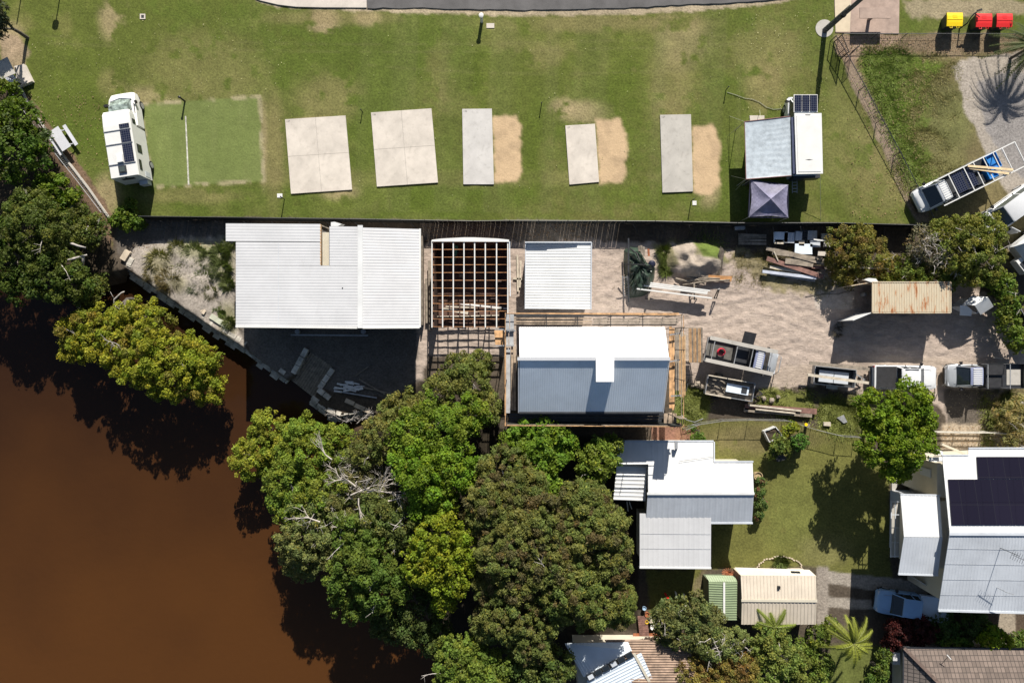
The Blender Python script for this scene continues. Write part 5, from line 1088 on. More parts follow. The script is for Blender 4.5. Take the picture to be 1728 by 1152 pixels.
t.part('roof_mark', MB().ppoly([(1359,269.5),(1365,268.8),(1372,269.5),(1365,270.6)],hc_+.03,hc_+.036).ppoly([(1359,193.5),(1368,193.5),(1367,194.6),(1360,194.6)],hc_+.0,hc_+.036), darkm)
t.part('side_bag', MB().beam(P(1337,199,2.3),P(1340,294,2.3),.28,.3), mat('navy_bag',(.03,.04,.09),.6))
t.part('rear_rack', MB().ppoly([(1338,295),(1384,294),(1384,300),(1338,302)],.8,1.6), darkm)
for x in (1347,1371): t.part('wheel', MB().lathe(P(x,262,.35),[(.2,-.1),(.35,-.1),(.35,.1),(.2,.1)],16,'x'), rub)
b = MB()
for i in range(4): b.beam(P(1337,308+i*5.2,.9),P(1345,307.5+i*5.2,.9),.05,.05)
b.beam(P(1337,305,.9),P(1337,326,.9),.04,.05).beam(P(1345,305,.9),P(1345,326,.9),.04,.05); single('step_ladder', b, steel, 'short step ladder behind the white box camper', 'ladder')
# awning with wrinkles
t = Thing('awning','silver tarpaulin awning with rope guys stretched left of the box camper','awning', P(1297,250,0))
ha = 2.15; b = MB(); n_ = 34; m_ = 60; c4 = [P(1256.5,205.5,ha),P(1333.5,196.5,ha+.15),P(1335.5,296.5,ha+.15),P(1259,302.5,ha)]
vs = []
for i in range(n_+1):
    for j in range(m_+1):
        u, v = i/n_, j/m_; p = (c4[0]*(1-u)*(1-v)+c4[1]*u*(1-v)+c4[2]*u*v+c4[3]*(1-u)*v).copy()
        e_ = (4*u*(1-u))**.5*(4*v*(1-v))**.5; p.z += -.09*e_+.006*math.sin(v*83+u*9*math.sin(v*3+1)+2*math.sin(u*5))*u*(.3+e_)+.004*math.sin(u*55+v*4)*e_
        vs.append(p)
fs = [(i*(m_+1)+j,(i+1)*(m_+1)+j,(i+1)*(m_+1)+j+1,i*(m_+1)+j+1) for i in range(n_) for j in range(m_)]
nv = len(vs); vs2 = vs+[v-Vector((0,0,.012)) for v in vs]; b.add(vs2, fs+[tuple(k+nv for k in f[::-1]) for f in fs])
t.part('tarpaulin', b, mat('silver_tarp',(.37,.42,.46),.42,metal=.0,var=.12,scale=2.5,bump=.35,bscale=9), smooth=True)
t.part('edge_pole', MB().tube([c4[0],c4[3]],.03,6).tube([c4[0],c4[1]],.035,6).tube([c4[3],c4[2]],.035,6), mat('red_brown_pole',(.20,.10,.09),.5))
for q in (c4[0],c4[3]): t.part('pole', MB().tube([Vector((q.x,q.y,0)),q],.025,6), steel)
for a,g_ in [(c4[0],(1231,196)),(c4[0],(1228,230)),(c4[3],(1234,297)),(c4[3],(1241,321)),(P(1284,203,ha),(1282,186)),(P(1384,294,1.8),(1385,372))]:
    t.part('guy_rope', MB().tube([a,P(*g_,0)],.016,4), rope)
# gazebo
t = Thing('gazebo','faded purple pop up gazebo with a four sided peaked canopy below the awning','gazebo', P(1298,335,0))
hg = 2.0; k4 = [P(1267,303,hg),P(1330,312,hg),P(1330,367,hg),P(1264,366,hg)]; pk = P(1301,335.5,2.75); n_ = 12; b = MB()
mids = []
for i in range(4):
    a_, b_ = k4[i], k4[(i+1)%4]
    for r_ in range(n_):
        for s_ in range(n_):
            def f(rr,ss):
                e = a_.lerp(b_,ss/n_); p = pk.lerp(e,rr/n_); p = p.copy(); p.z -= .16*math.sin(math.pi*rr/n_)*(.3+.7*math.sin(math.pi*ss/n_)); p.z += .02*math.sin(rr*2.3+ss*3.1+i)*(rr/n_); 
                if rr == n_: p += (pk-e).normalized()*.12*math.sin(math.pi*ss/n_)
                return p
            b.add([f(r_,s_),f(r_+1,s_),f(r_+1,s_+1),f(r_,s_+1)],[(0,1,2,3)])
t.part('canopy', b, mat('faded_purple_canvas',(.155,.15,.225),.6,var=.2,scale=1.2,bump=.4,bscale=7), smooth=True)
vb = MB()
for i in range(4):
    a_, b_ = k4[i], k4[(i+1)%4]; vb.beam(a_-Vector((0,0,.14)),b_-Vector((0,0,.14)),.015,.25)
t.part('valance', vb, mat('navy_canvas',(.05,.05,.12),.6)); 
for q in k4: t.part('leg', MB().tube([Vector((q.x,q.y,0)),q],.025,6), steel)
t.part('side_wall', MB().beam(P(1246,262,0)+Vector((.55,.5,1.0)),P(1264,310,1.0),.02,1.9), mesh_m)

# ================================================================ YARD THINGS
# retaining wall of stone blocks
t = Thing('stone_wall','stepped sandstone block retaining wall along the brown water','retaining wall', P(330,530,-1.4))
inner = [(217,446),(302,504),(360,545),(407,574),(488,634)]
def course(line, z0, z1, off, wdt, m, part='block_course', blk=.85, skip=None):
    b = MB()
    for a_, b_ in zip(line[:-1], line[1:]):
        A_ = P(*a_,0); B_ = P(*b_,0); d = (B_-A_); L_ = d.length; d.normalize(); nrm = Vector((d.y,-d.x,0)); x = 0
        while x < L_-.05:
            l_ = min(blk*random.uniform(.6,1.3), L_-x); j = random.uniform(-.05,.05); zt = z1+random.uniform(-.05,.04)
            p0 = A_+d*(x+.015)+nrm*(off+j); p1 = A_+d*(x+l_-.02)+nrm*(off+j)
            b.prism([p0,p1,p1+nrm*wdt,p0+nrm*wdt], z0, zt, .03); x += l_
    t.part(part, b, m)
for k in range(4): course(inner, -1.9, .02-.42*k, .34*k-.15, .36, stone)
r2 = [(524,672),(551,692),(575,701),(625,690)]
for k in range(4): course(r2, -1.9, .0-.42*k, .30*k-.3, .36, stone)
course([(583,674),(600,681),(626,692)],-.4,.12,-.1,.35,stonel,'capping')
course([(220,424),(210,440)],-.5,.3,-.2,.5,stonel,'capping',1.0); course([(226,436),(218,450)],-.5,.2,-.2,.4,stone,'capping',1.0)
course([(300,500),(345,532)],-.3,.15,-.42,.35,stonel,'capping',1.4)
course([(352,538),(380,556)],-.3,.12,-.5,.42,mat('pale_green_stone',(.42,.43,.34),.9,var=.1),'capping',1.2)
# ramp
t = Thing('timber_ramp','boarded ramp running down to the water between two rows of stone blocks','ramp', P(530,625,0))
A_,B_,C_,D_ = P(524,594,0),P(561,618,0),P(531,672,-.9),P(490,640,-.9)
for i in range(11):
    u0,u1 = i/11+.004,(i+1)/11-.006; t.part('board', MB().slab([A_.lerp(B_,u0),A_.lerp(B_,u1),D_.lerp(C_,u1),D_.lerp(C_,u0)],.06), woodg)
for ln in ([(519,588),(496,630)],[(563,622),(540,655)],[(538,656),(558,672)]):
    A2 = P(*ln[0],0); B2 = P(*ln[1],0); d = (B2-A2); L_ = d.length; d.normalize(); nr = Vector((d.y,-d.x,0)); k = max(1,int(L_/.8))
    for i in range(k+1):
        p0 = A2+d*(L_*i/(k+1)+.02); p1 = A2+d*(L_*(i+1)/(k+1)-.02); t.part('stone_block', MB().prism([p0-nr*.2,p1-nr*.2,p1+nr*.22,p0+nr*.22],-.8,.25+random.uniform(-.05,.05),.02), stone)
# shaded rubbish by the ramp
b = MB()
for i in range(22):
    x,y = random.uniform(563,602), random.uniform(643,660); a = random.uniform(-.3,.5); b.beam(P(x,y,random.uniform(.1,.35)),P(x+14*math.cos(a),y+14*math.sin(a)*.6,random.uniform(.1,.35)),.14,.04)
single('crumpled_sheets', b, white, 'heap of crumpled pale sheeting in the shade beside the ramp', 'sheeting')
for k,(x0,y0,x1,y1,m) in enumerate([(577,661,636,671,steel),(606,640,650,665,woodg),(612,653,660,664,woodg),(598,635,622,618,woodg)]):
    single('scrap_length', MB().beam(P(x0,y0,.25),P(x1,y1,.2),.10,.07), m, ['pale channel lying below the crumpled sheeting','dark timber right of the crumpled sheeting','lowest dark timber in the shade by the shore bushes','thin batten reaching up from the crumpled sheeting'][k], 'timber')

# tarp pile
t = Thing('tarp_covered_pile','dark green tarpaulin draped over a tall pile beside a leaning ladder','covered pile', P(1078,450,0))
cx, cy = 1077, 452; n_ = 72; m_ = 22; b = MB(); vs = []
out = [(1053,422),(1062,416),(1075,417),(1084,430),(1092,444),(1106,451),(1104,470),(1098,492),(1084,500),(1064,503),(1055,497),(1054,470),(1052,445)]
def outl(s): 
    s = s%1*len(out); i = int(s); f = s-i; a = out[i]; b_ = out[(i+1)%len(out)]; return a[0]+(b_[0]-a[0])*f, a[1]+(b_[1]-a[1])*f
for r_ in range(m_+1):
    for k in range(n_):
        ox, oy = outl(k/n_); u = r_/m_; q = P(cx+(ox-cx)*u, cy+(oy-cy)*u, 0); fold = math.sin(k*1.7+math.sin(k*.9)*2)*.16*u+math.sin(k*2.6+r_*.5)*.07*u+math.sin(k*.8+r_*.9)*.07
        q.z = max(.02, 1.35*(1-u**3.2)+fold*(1-u**6)); q.z += .25*math.exp(-((u-.45)/.2)**2)*math.sin(k*.5+1); vs.append(q)
fs = [(r_*n_+k, r_*n_+(k+1)%n_, (r_+1)*n_+(k+1)%n_, (r_+1)*n_+k) for r_ in range(m_) for k in range(n_)]
b.add(vs, fs); t.part('tarpaulin', b, green_t, smooth=True)
t.part('post', MB().beam(P(1060.5,402,1.2),P(1060.5,510,.9),.12,.12), darkm)
t.part('strap', MB().tube([P(1062,418,1.0),P(1075,428,1.55),P(1080,440,1.7),P(1092,450,1.3)],.05,6).tube([P(1053,446,1.2),P(1070,446,1.75),P(1090,447,1.5)],.05,6), dark)
t.part('bag', MB().lathe(P(1099,446,.8),[(.1,-.1),(.28,.05),(.3,.25),(.12,.4)],10), mat('black_bag',(.01,.012,.03),.35), smooth=True)
b = MB()
for s_ in (0,1): b.beam(P(1050+s_*8,466,1.15),P(1053.5+s_*8,500,.1),.06,.05)
for i in range(8): b.beam(P(1050.4+i*.5,468+i*4.2,1.1-i*.13),P(1058.6+i*.5,468+i*4.2,1.1-i*.13),.045,.04)
single('ladder', b, steel, 'aluminium ladder leaning on the left of the green tarpaulin', 'ladder')
for k,(x,y0,y1) in enumerate([(1078,415,424),(1082,414,428),(1086,416,432),(1094,420,432)]):
    single('stacked_board', MB().beam(P(x,y0,1.0),P(x+1,y1,.9),.16,.05), woodg if k<3 else terr, ['first grey board showing above the tarpaulin','second grey board showing above the tarpaulin','third grey board showing above the tarpaulin','short orange board right of the grey boards'][k], 'board')
# white pipes on trestle
for k,(a,b_,z) in enumerate([((1072,474),(1198,490.5),.85),((1070,476.8),(1194,493),.85),((1068,479.5),(1193,495.5),.85),((1073,487),(1201,503),.85)]):
    single('white_beam', MB().beam(P(*a,z),P(*b_,z),.10,.16), white, ['topmost long white beam on the trestle','second long white beam down on the trestle','third long white beam down on the trestle','lowest long white beam, set apart from the rest'][k], 'beam', 'long white steel beams on a trestle')
for k,x in enumerate((1094,1171)):
    t = Thing('trestle', ['left trestle under the white beams by the tarpaulin','right trestle under the white beams'][k], 'trestle', P(x,492,0), 0)
    t.part('top_bar', MB().beam(P(x,476,.72),P(x+1,506,.72),.09,.09), woodg)
    t.part('legs', MB().tube([P(x-5,480,0),P(x,480,.7)],.04,5).tube([P(x+5,480,0),P(x,480,.7)],.04,5).tube([P(x-5,504,0),P(x,504,.7)],.04,5).tube([P(x+5,504,0),P(x,504,.7)],.04,5), darkm)
b = MB(); b.tube([P(1205,503,.2),P(1212,488,1.3),P(1214,487,1.3),P(1209,503,.2),P(1205,503,.2)],.05,6); single('sack_truck', b, darkm, 'bent dark steel hoop standing right of the white beams', 'trolley')
b = MB(); b.slab([P(1196,464,.35),P(1236,466,.35),P(1234,475,.3),P(1193,475,.3)],.04); single('plywood_sheet', b, mat('orange_ply',(.42,.21,.08),.7,var=.15), 'orange plywood sheet lying at the foot of the sand mound', 'sheet')
for k,(a,b_) in enumerate([((1147,474),(1230,474)),((1152,481),(1232,472)),((1165,472),(1215,470)),((1140,470),(1175,483)),((1158,467),(1190,480))]):
    single('log', MB().tube([P(*a,.35),P((a[0]+b_[0])/2+2,(a[1]+b_[1])/2-2,.42),P(*b_,.35)],.09,7,.05), woodg, ['upper long grey pole below the sand mound','lower long grey pole reaching the plywood sheet','short pole resting on the plywood sheet','crooked log at the left foot of the sand mound','stub log crossing the poles by the mound'][k], 'pole', smooth=True)
t = Thing('pole_bundle','bundle of grey sticks leaning on the right side of the sand mound','stick bundle', P(1215,450,0))
b = MB()
for i in range(26):
    a = random.uniform(0,1); b.tube([P(1216+7*a,416+8*a,1.0-.3*a),P(1208+12*a-8*random.random(),462+random.uniform(-4,4),.15)],.03,4)
t.part('sticks', b, woodg)
# timber pile upper right
tp = [(1293,419,1391,440,.30,.5,woodg,'long grey board at the top of the timber heap'),(1303,427,1388,437,.22,.6,woodg,'second grey board in the timber heap'),(1312,424,1370,445,.25,.45,woodp,'pale weathered board across the timber heap'),(1294,436,1389,467,.36,.55,woodr,'broad pink brown board slanting across the timber heap'),(1320,446,1391,452,.25,.4,woodr,'short red brown board at the right of the heap'),(1299,450,1352,459,.24,.35,woodp,'greenish pale beam under the broad pink board'),(1330,455,1378,464,.2,.3,woodr,'low reddish board beside the pale beam'),(1325,440,1372,446,.45,.62,woodg,'grey splintered board on top of the heap'),(1340,432,1392,446,.2,.65,woodg,'thin grey board at the upper right of the heap'),(1306,424,1313,440,.08,.72,woodp,'short pale stick lying across the heap'),(1297,440,1330,451,.15,.42,woodg,'narrow board peeping left of the broad pink board')]
for x0,y0,x1,y1,w,z,m,lab in tp: single('timber_board', MB().beam(P(x0,y0,z),P(x1,y1,z*.85),w,.06), m, lab, 'board', 'boards in the timber heap')
single('steel_channel', MB().beam(P(1286,458,.32),P(1377,469,.32),.24,.2), mat('pale_steel_channel',(.42,.45,.52),.4,var=.1), 'pale blue grey steel channel in front of the timber heap', 'channel')
single('steel_channel', MB().beam(P(1300,463,.15),P(1375,474,.15),.1,.12), steel, 'thin grey channel below the pale blue one', 'channel')
for k,(x,y,w,h_,m) in enumerate([(1318,400,12,9,blueroof),(1332,401,9,9,greyroof),(1348,398,6,8,greyroof),(1353,410,5,5,woodp),(1371,397,8,8,steel),(1376,411,9,6,greyroof),(1394,400,8,6,steel),(1396,412,6,5,conc_g),(1356,420,15,9,blueroof),(1315,408,8,4,woodp),(1388,428,8,4,conc)]):
    b = MB(); n_ = 3
    for i in range(n_): b.ppoly([(x-w+i*.4,y-h_),(x+w,y-h_+i*.3),(x+w-i*.5,y+h_),(x-w,y+h_-i*.4)],.05+.14*i,.16+.14*i)
    single('sheet_stack', b, m, ['pale blue sheet stack, leftmost under the fence','grey sheet stack right of the pale blue one','narrow grey sheet stack beside the crate','small tan stack below the narrow grey sheets','grey brick pallet under the long fence','pale sheet stack under the white batten','grey pallet near the olive bush','pale green box at the end of the white batten','large flat blue grey sheets above the timber heap','tan boards edging the leftmost sheet stack','broken pale sheets right of the timber heap'][k], 'stack')
single('white_batten', MB().beam(P(1373,404,.75),P(1420,410,.75),.1,.06), white, 'white batten lying over the grey stacks below the fence', 'batten')
b = MB()
for i in range(5):
    for j in range(3): b.ppoly([(1353.5+j*3.4,390+i*4),(1355.8+j*3.4,390+i*4),(1355.8+j*3.4,392+i*4),(1353.5+j*3.4,392+i*4)],.2,.4)
b.ppoly([(1351,388),(1364,388),(1363,412),(1352,412)],.05,.25); single('milk_crate', b, darkm, 'dark gridded crate between the grey sheet stacks', 'crate')
b = MB()
for i in range(7): b.beam(P(1246,395+i*2.8,.2),P(1293,396+i*2.8+random.uniform(-1,1),.2),.1,.05)
single('shaded_battens', b, woodg, 'row of thin battens lying in the fence shade left of the stacks', 'battens')
single('tray_in_shade', MB().ppoly([(1240,382),(1258,381),(1257,387),(1241,388)],.1,.4), steel, 'small pale tray in the fence shade', 'tray')
# board pile bottom of yard
for k,(x0,y0,x1,y1,w,m,lab) in enumerate([(1257,686,1378,694,.45,woodr,'wide lower board of the pile along the garden fence'),(1263,683,1352,693,.14,woodp,'pale top batten of the pile along the garden fence'),(1275,690,1342,697,.12,woodp,'second pale batten of the pile along the garden fence'),(1255,691,1370,701,.3,woodg,'dark under board of the pile along the garden fence')]):
    single('timber_board', MB().beam(P(x0,y0,.3+(.15 if k in (1,2) else 0)),P(x1,y1,.3+(.15 if k in (1,2) else 0)),w,.07), m, lab, 'board', 'boards along the garden fence')
# garden items
def planter(px, h, m, lab, soil=True):
    c = P(sum(p[0] for p in px)/4,sum(p[1] for p in px)/4,0); t = Thing('raised_planter', lab, 'planter', c); q = [P(*p,h) for p in px]; b = MB()
    for i in range(4): a_, b_ = q[i], q[(i+1)%4]; b.beam(Vector((a_.x,a_.y,h/2)),Vector((b_.x,b_.y,h/2)),.06,h)
    t.part('box_side', b, m); t.part('soil', MB().prism([(v.x,v.y) for v in q],0,h-.1), mat('soil_'+lab[:4],(.05,.035,.022),.95,var=.4,scale=6)); return t
planter([(1290,728),(1309,720),(1320,734),(1299,746)],.55,wroof2,'white edged planter box tilted beside the garden shrubs')
planter([(1336,739),(1357,734),(1359,753),(1341,758)],.7,darkm,'dark planter tub holding the round dark green shrub')
b = MB(); b.ppoly([(1308,770),(1322,766),(1326,775),(1312,779)],.1,1.15).tube([P(1312,770,1.15),P(1324,769,1.3),P(1326,773,1.15)],.04,6); single('barbecue', b, blackm, 'black lidded barbecue box below the garden shrubs', 'barbecue')
b = MB()
for i in range(22):
    j = random.uniform(-1.2,1.2); a0 = R(10+i*7.5); a1 = R(10+(i+.75)*7.5); p0 = P(1316+(38+j)*math.cos(a0),960-(21+j)*math.sin(a0),.03); p1 = P(1316+(38+j)*math.cos(a1),960-(21+j)*math.sin(a1),.03); b.beam(p0,p1,.09,.1)
single('garden_edging', b, stonel, 'curved stone edging above the beige shed', 'edging')
t = Thing('clothes_stand','red and orange plant stand between the green and beige sheds','plant stand', P(1228,968,0)); b = MB()
for i in range(16): a = i*.4; b.tube([P(1228,966,.7),P(1228+10*math.cos(a),966+8*math.sin(a),.9+.2*math.sin(i))],.03,4)
t.part('fronds', b, terr); t.part('pot', MB().lathe(P(1228,967,0),[(.2,0),(.28,.45),(.24,.5)],12), terr)
for k,(x,y,m,lab,s_) in enumerate([(1086,1023,bluep_,'small round pale bowl at the edge of the carport shade',.16),(1091,1034,terr,'round clay pot above the timber deck',.2),(1090,1046,yelp,'yellow pot beside the timber deck',.14),(1098,1043,woodp,'pale crate right of the yellow pot',.25),(1100,1055,white,'white tub below the pale crate',.2),(1108,1052,white,'white bucket right of the white tub',.16),(1114,1050,conc,'pale urn at the right of the white bucket',.2),(1110,1041,woodp,'tan pot above the pale urn',.2)]):
    single('garden_pot', MB().lathe(P(x,y,0),[(s_*.7,0),(s_,.35),(s_*1.05,.38),(s_*.9,.38),(s_*.85,.3)],12), m, lab, 'pot')
for k,(x0,y0,x1,y1,m,lab) in enumerate([(1122,1000,1129,1012,redp,'red board leaning in the carport shade'),(1140,998,1142,1008,white,'first pale post beside the carport shade'),(1154,1001,1155,1012,white,'wider pale post beside the carport shade')]):
    single('leaning_board', MB().beam(P(x0,y0,.3),P(x1,y1,1.2),.16,.05), m, lab, 'board')
b = MB().tube([P(1062,846,1.9),P(1066,858,.9)],.04,5).tube([P(1058,846,1.9),P(1060,862,.8)],.04,5); single('leaning_pipes', b, white, 'two white pipes leaning below the patio roof', 'pipes')
single('patio_slab', MB().ppoly([(1505,795),(1522,790),(1527,800),(1505,835)],-.05,.08), conc_g, 'grey paving patch left of the raised house wing', 'paving')
t = Thing('outlet_box','small steel drum and yellow cap by the garden fence','post box', P(1360,716,0)); t.part('drum', MB().lathe(P(1360,716,0),[(.12,0),(.12,.5)],12), woodg); t.part('cap', MB().lathe(P(1360,716,.5),[(.13,0),(.13,.06)],12), yelp)
b = MB().beam(P(1676,603,.7),P(1692,605,.7),.06,.06).beam(P(1676,603,.7),P(1676,603,0),.06,.06).beam(P(1691,604,.7),P(1691,604,0),.06,.06); single('low_trestle', b, woodp, 'low timber trestle above the flat tray truck', 'trestle')
for k,(x,y) in enumerate([(1390,712)]): single('yellow_box', MB().ppoly([(x,y),(x+12,y),(x+12,y+7),(x,y+6)],0,.25), woodp, 'small yellowish box in the weeds above the garden fence', 'box')
single('broken_sheet', MB().ppoly([(1413,705),(1424,700),(1430,712),(1424,714)],0,.2), steel, 'pale crumpled scrap in the weeds right of the yellowish box', 'scrap')
t = Thing('garden_bench','thin cross shaped prop standing right of the scaffolding','prop', P(1158,665,0)); t.part('stake', MB().tube([P(1162,640,0),P(1158,660,1.0)],.03,5), darkm); t.part('cross_bar', MB().beam(P(1150,632,.5),P(1170,632,.5),.05,.05), darkm)
# rocks
for k,(x,y,s_) in enumerate([(1168,650,.18),(1176,648,.25),(1183,653,.2),(1288,672,.2),(1301,676,.22),(1312,670,.15)]):
    b = MB(); b.lathe(P(x,y,0),[(s_*.9,0),(s_*1.1,.1),(s_*.8,.25),(s_*.2,.32)],7); b.v = [(v[0]+random.uniform(-.06,.06),v[1]+random.uniform(-.06,.06),v[2]+random.uniform(-.02,.04)) for v in b.v]
    single('rock', b, woodg, 'rough brown rock %s'%['by the left end of the scrap trailer, leftmost','near the left end of the scrap trailer, middle one','touching the scrap trailer','below the work ute nose, leftmost','below the work ute nose, largest','below the work ute nose, nearest the trailer planks'][k], 'rock')

single('white_plank', MB().beam(P(1432,451,1.9),P(1500,453,1.9),.14,.05), woodp, 'pale plank showing through the shrub above the container', 'plank')
single('white_tub', MB().ppoly([(1458,472),(1466,469),(1478,470),(1482,475),(1470,476)],2.2,2.6), white, 'white crumpled cover at the container upper left corner', 'cover')
b = MB()
for k in range(3): p0 = [P(1360+i*9+random.uniform(-2,2), 518-k*9+random.uniform(-2,2)-i*.9, .04) for i in range(10)]
b.tube(p0,.02,4); single('loose_cable', b, dark, 'thin dark cable trailing across the pale slab left of the container', 'cable')
b = MB().beam(P(1150,710,.3),P(1172,716,.5),.3,.03).beam(P(1172,716,.5),P(1186,708,.3),.05,.05); single('crumpled_wire', MB().tube([P(1150,700,.4),P(1158,708,.9),P(1172,712,.6),P(1186,706,.8),P(1178,716,.3),P(1160,718,.5)],.03,5), steel, 'bent pale wire loop at the scaffolding lower right corner', 'wire')

# ================================================================ VEGETATION
def leafmat(name, trans=.3):
    m = bpy.data.materials.new(name); m.use_nodes = True; n = m.node_tree.nodes; l = m.node_tree.links
    b = n['Principled BSDF']; b.inputs['Roughness'].default_value = .6; b.inputs['Specular IOR Level'].default_value = .18
    at = n.new('ShaderNodeAttribute'); at.attribute_name = 'Col'; l.new(at.outputs['Color'], b.inputs['Base Color'])
    tr = n.new('ShaderNodeBsdfTranslucent'); sc = n.new('ShaderNodeVectorMath'); sc.operation = 'MULTIPLY'; sc.inputs[1].default_value = (1.1,1.25,.5); l.new(at.outputs['Color'], sc.inputs[0]); l.new(sc.outputs[0], tr.inputs['Color'])
    mx = n.new('ShaderNodeMixShader'); mx.inputs[0].default_value = trans; o = [x for x in n if x.type == 'OUTPUT_MATERIAL'][0]
    l.new(b.outputs[0], mx.inputs[1]); l.new(tr.outputs[0], mx.inputs[2]); l.new(mx.outputs[0], o.inputs['Surface']); return m
LEAF = leafmat('leaves'); bark = mat('grey_bark',(.10,.085,.07),.9,var=.3,scale=5,bump=.5); deadb = mat('bleached_dead_wood',(.36,.33,.30),.85,var=.2,scale=5)
def unit(n):
    v = rng.normal(size=(n,3)); return v/np.linalg.norm(v,axis=1,keepdims=True)
def leaves_on(cent, rad, n, size, col, colv=.35, col2=None, f2=0., squash=.8, up=.35, elong=1.6):
    # cent (k,3), rad (k,) puffs; n leaves in all
    w = rad**2; k = rng.choice(len(cent), n, p=w/w.sum()); d = unit(n); d[:,2] = np.where(d[:,2] < -.35, -d[:,2], d[:,2])
    rr = rad[k]*(1-.38*rng.random(n)**2.2); wsp = rng.random(n) < .09; rr = np.where(wsp, rr*(1.1+.35*rng.random(n)), rr); p = cent[k]+d*rr[:,None]*np.array([1,1,squash])
    nr = d*.65+unit(n)*.75+np.array([0,0,up]); nr /= np.linalg.norm(nr,axis=1,keepdims=True)
    a = np.cross(nr, unit(n)); a /= np.linalg.norm(a,axis=1,keepdims=True)+1e-9; b = np.cross(nr,a)
    s = size*(.6+.8*rng.random(n)); a *= (s*elong*.5)[:,None]; b *= (s*.5)[:,None]
    V = np.stack([p-a, p+b, p+a, p-b],1).reshape(-1,3)
    pc = np.array(col)[None]*np.ones((len(cent),1)); pr = rng.random(len(cent)); pc = pc*(1+colv*.7*(pr-.5)*2)[:,None]
    if col2 is not None: m2 = rng.random(len(cent)) < f2; pc[m2] = np.array(col2)*(1+colv*(rng.random(m2.sum())-.5))[:,None]
    pc[:,0] *= .76+.30*rng.random(len(cent)); pc[:,2] *= .75
    c = pc[k]*(1+colv*(rng.random(n)-.5)*1.6)[:,None]; yl = rng.random(n) < .06; c[yl] *= np.array([1.5,1.25,.8])
    C4 = np.repeat(np.clip(c,.003,.9),4,0); return V, C4
def crown_obj(parts, base, name='crown'):
    V = np.concatenate([p[0] for p in parts])-np.array(base); C_ = np.concatenate([p[1] for p in parts]); Fq = np.arange(len(V)).reshape(-1,4)
    o = bpy.data.objects.new(name, npmesh(name, V, Fq, C_, LEAF)); COL.objects.link(o); return o
def tree(name, label, cat, lobes, col, size=.15, puff=.5, dens=1.0, group=None, col2=None, f2=0., colv=.35, base=None, dead=0, z0=0., trunk=.16, squash=.8, elong=1.6, ragged=.0, flat=.8):
    # lobes: (px, py, r_px, z of centre)
    L3 = []; dz_ = {'bank_tree':1.7,'overhanging_tree':1.3,'shrub_tree':1.2,'hedge_bush':.3,'olive_tree':.6,'grove_tree':.0}.get(name,0); puff *= .76; size *= .72; puff *= (1.05 if name == 'olive_tree' else 1); dens *= (1.35 if name == 'olive_tree' else 1); colv *= (.75 if name == 'olive_tree' else 1); col = tuple(v*(1.08 if name == 'bank_tree' else 1.42) for v in col); col = (col[0]*1.08,col[1],col[2])
    for x,y,r,z in lobes:
        r = r*(.88 if name == 'bank_tree' else 1)
        z = max(z-dz_-((2.4 if x < 530 else 1.6) if name == 'grove_tree' and x < 600 else 0), r*sm(3)*.62 if z0 >= 0 else .2)
        c = P(x,y,z); L3.append((c, r*sm(z)))
    if base is None:
        c = sum((l[0]*l[1]**2 for l in L3), Vector())/sum(l[1]**2 for l in L3); bs = Vector((c.x,c.y,z0))
    else: bs = P(*base,0); bs.z = z0
    t = Thing(name, label, cat, bs, 0, group); pcs = []; prs = []
    for c, r in L3:
        k = max(4, int(3.3*(r/puff)**2)); i = np.arange(k)+.5; ph = i*2.39996+rng.random()*6; zz = 1-1.32*i/k; rr = np.sqrt(np.clip(1-zz*zz,0,1))
        d = np.stack([rr*np.cos(ph),rr*np.sin(ph),zz],1)+np.clip(rng.normal(size=(k,3)),-1.6,1.6)*(.07 if name == 'olive_tree' else .15); q = r-puff*.75
        sc = (max(q,.1))*(1-.0*rng.random(k)[:,None]+(.12+ragged)*np.clip(rng.normal(size=(k,1)),-1.8,1.0))
        pcs.append(np.array(c)+d*sc*np.array([1,1,flat])); prs.append(puff*(.45+1.0*rng.random(k)**1.5))
    cent = np.concatenate(pcs); rad = np.concatenate(prs); area = (rad**2).sum()*9.5
    n = int(area/(size*size*.8*elong*.5)*.60*dens); n = min(n, 190000)
    o = crown_obj([leaves_on(cent, rad, n, size, col, colv, col2, f2, squash, elong=elong)], bs); o.parent = t.o
    tb = MB(); top = bs+Vector((0,0,max(.6,(L3[0][0].z-z0)*.45)))
    tb.tube([bs-Vector((0,0,.3)), bs.lerp(top,.5)+Vector((random.uniform(-.1,.1),random.uniform(-.1,.1),0)), top], trunk, 8, trunk*.75)
    for c, r in L3:
        m_ = top.lerp(c,.55)+Vector((random.uniform(-.3,.3),random.uniform(-.3,.3),.15)); tb.tube([top,m_,c], trunk*.55, 6, trunk*.2)
        for j in range(5):
            e = c+Vector((random.gauss(0,1),random.gauss(0,1),abs(random.gauss(0,.7)))).normalized()*r*.8; tb.tube([m_.lerp(c,.6),c.lerp(e,.5)+Vector((0,0,.1)),e], trunk*.22, 5, trunk*.06)
    t.part('trunk', tb, bark, smooth=True)
    if dead:
        db = MB()
        for j in range(dead):
            c, r = L3[j%len(L3)]; s_ = c+Vector((random.uniform(-.5,.5)*r,random.uniform(-.5,.5)*r,r*.45)); a = random.uniform(0,6.28)
            e = s_+Vector((math.cos(a),math.sin(a),.35))*r*random.uniform(.4,.9); md = s_.lerp(e,.5)+Vector((random.uniform(-.15,.15),random.uniform(-.15,.15),.12)); db.tube([s_,md,e],.035,4,.012)
            for q in range(4): db.tube([md.lerp(e,q/4),md.lerp(e,q/4)+Vector((random.uniform(-1,1),random.uniform(-1,1),random.uniform(0,.5)))*r*.28],.015,3,.006)
        t.part('dead_branch', db, deadb)
    return t
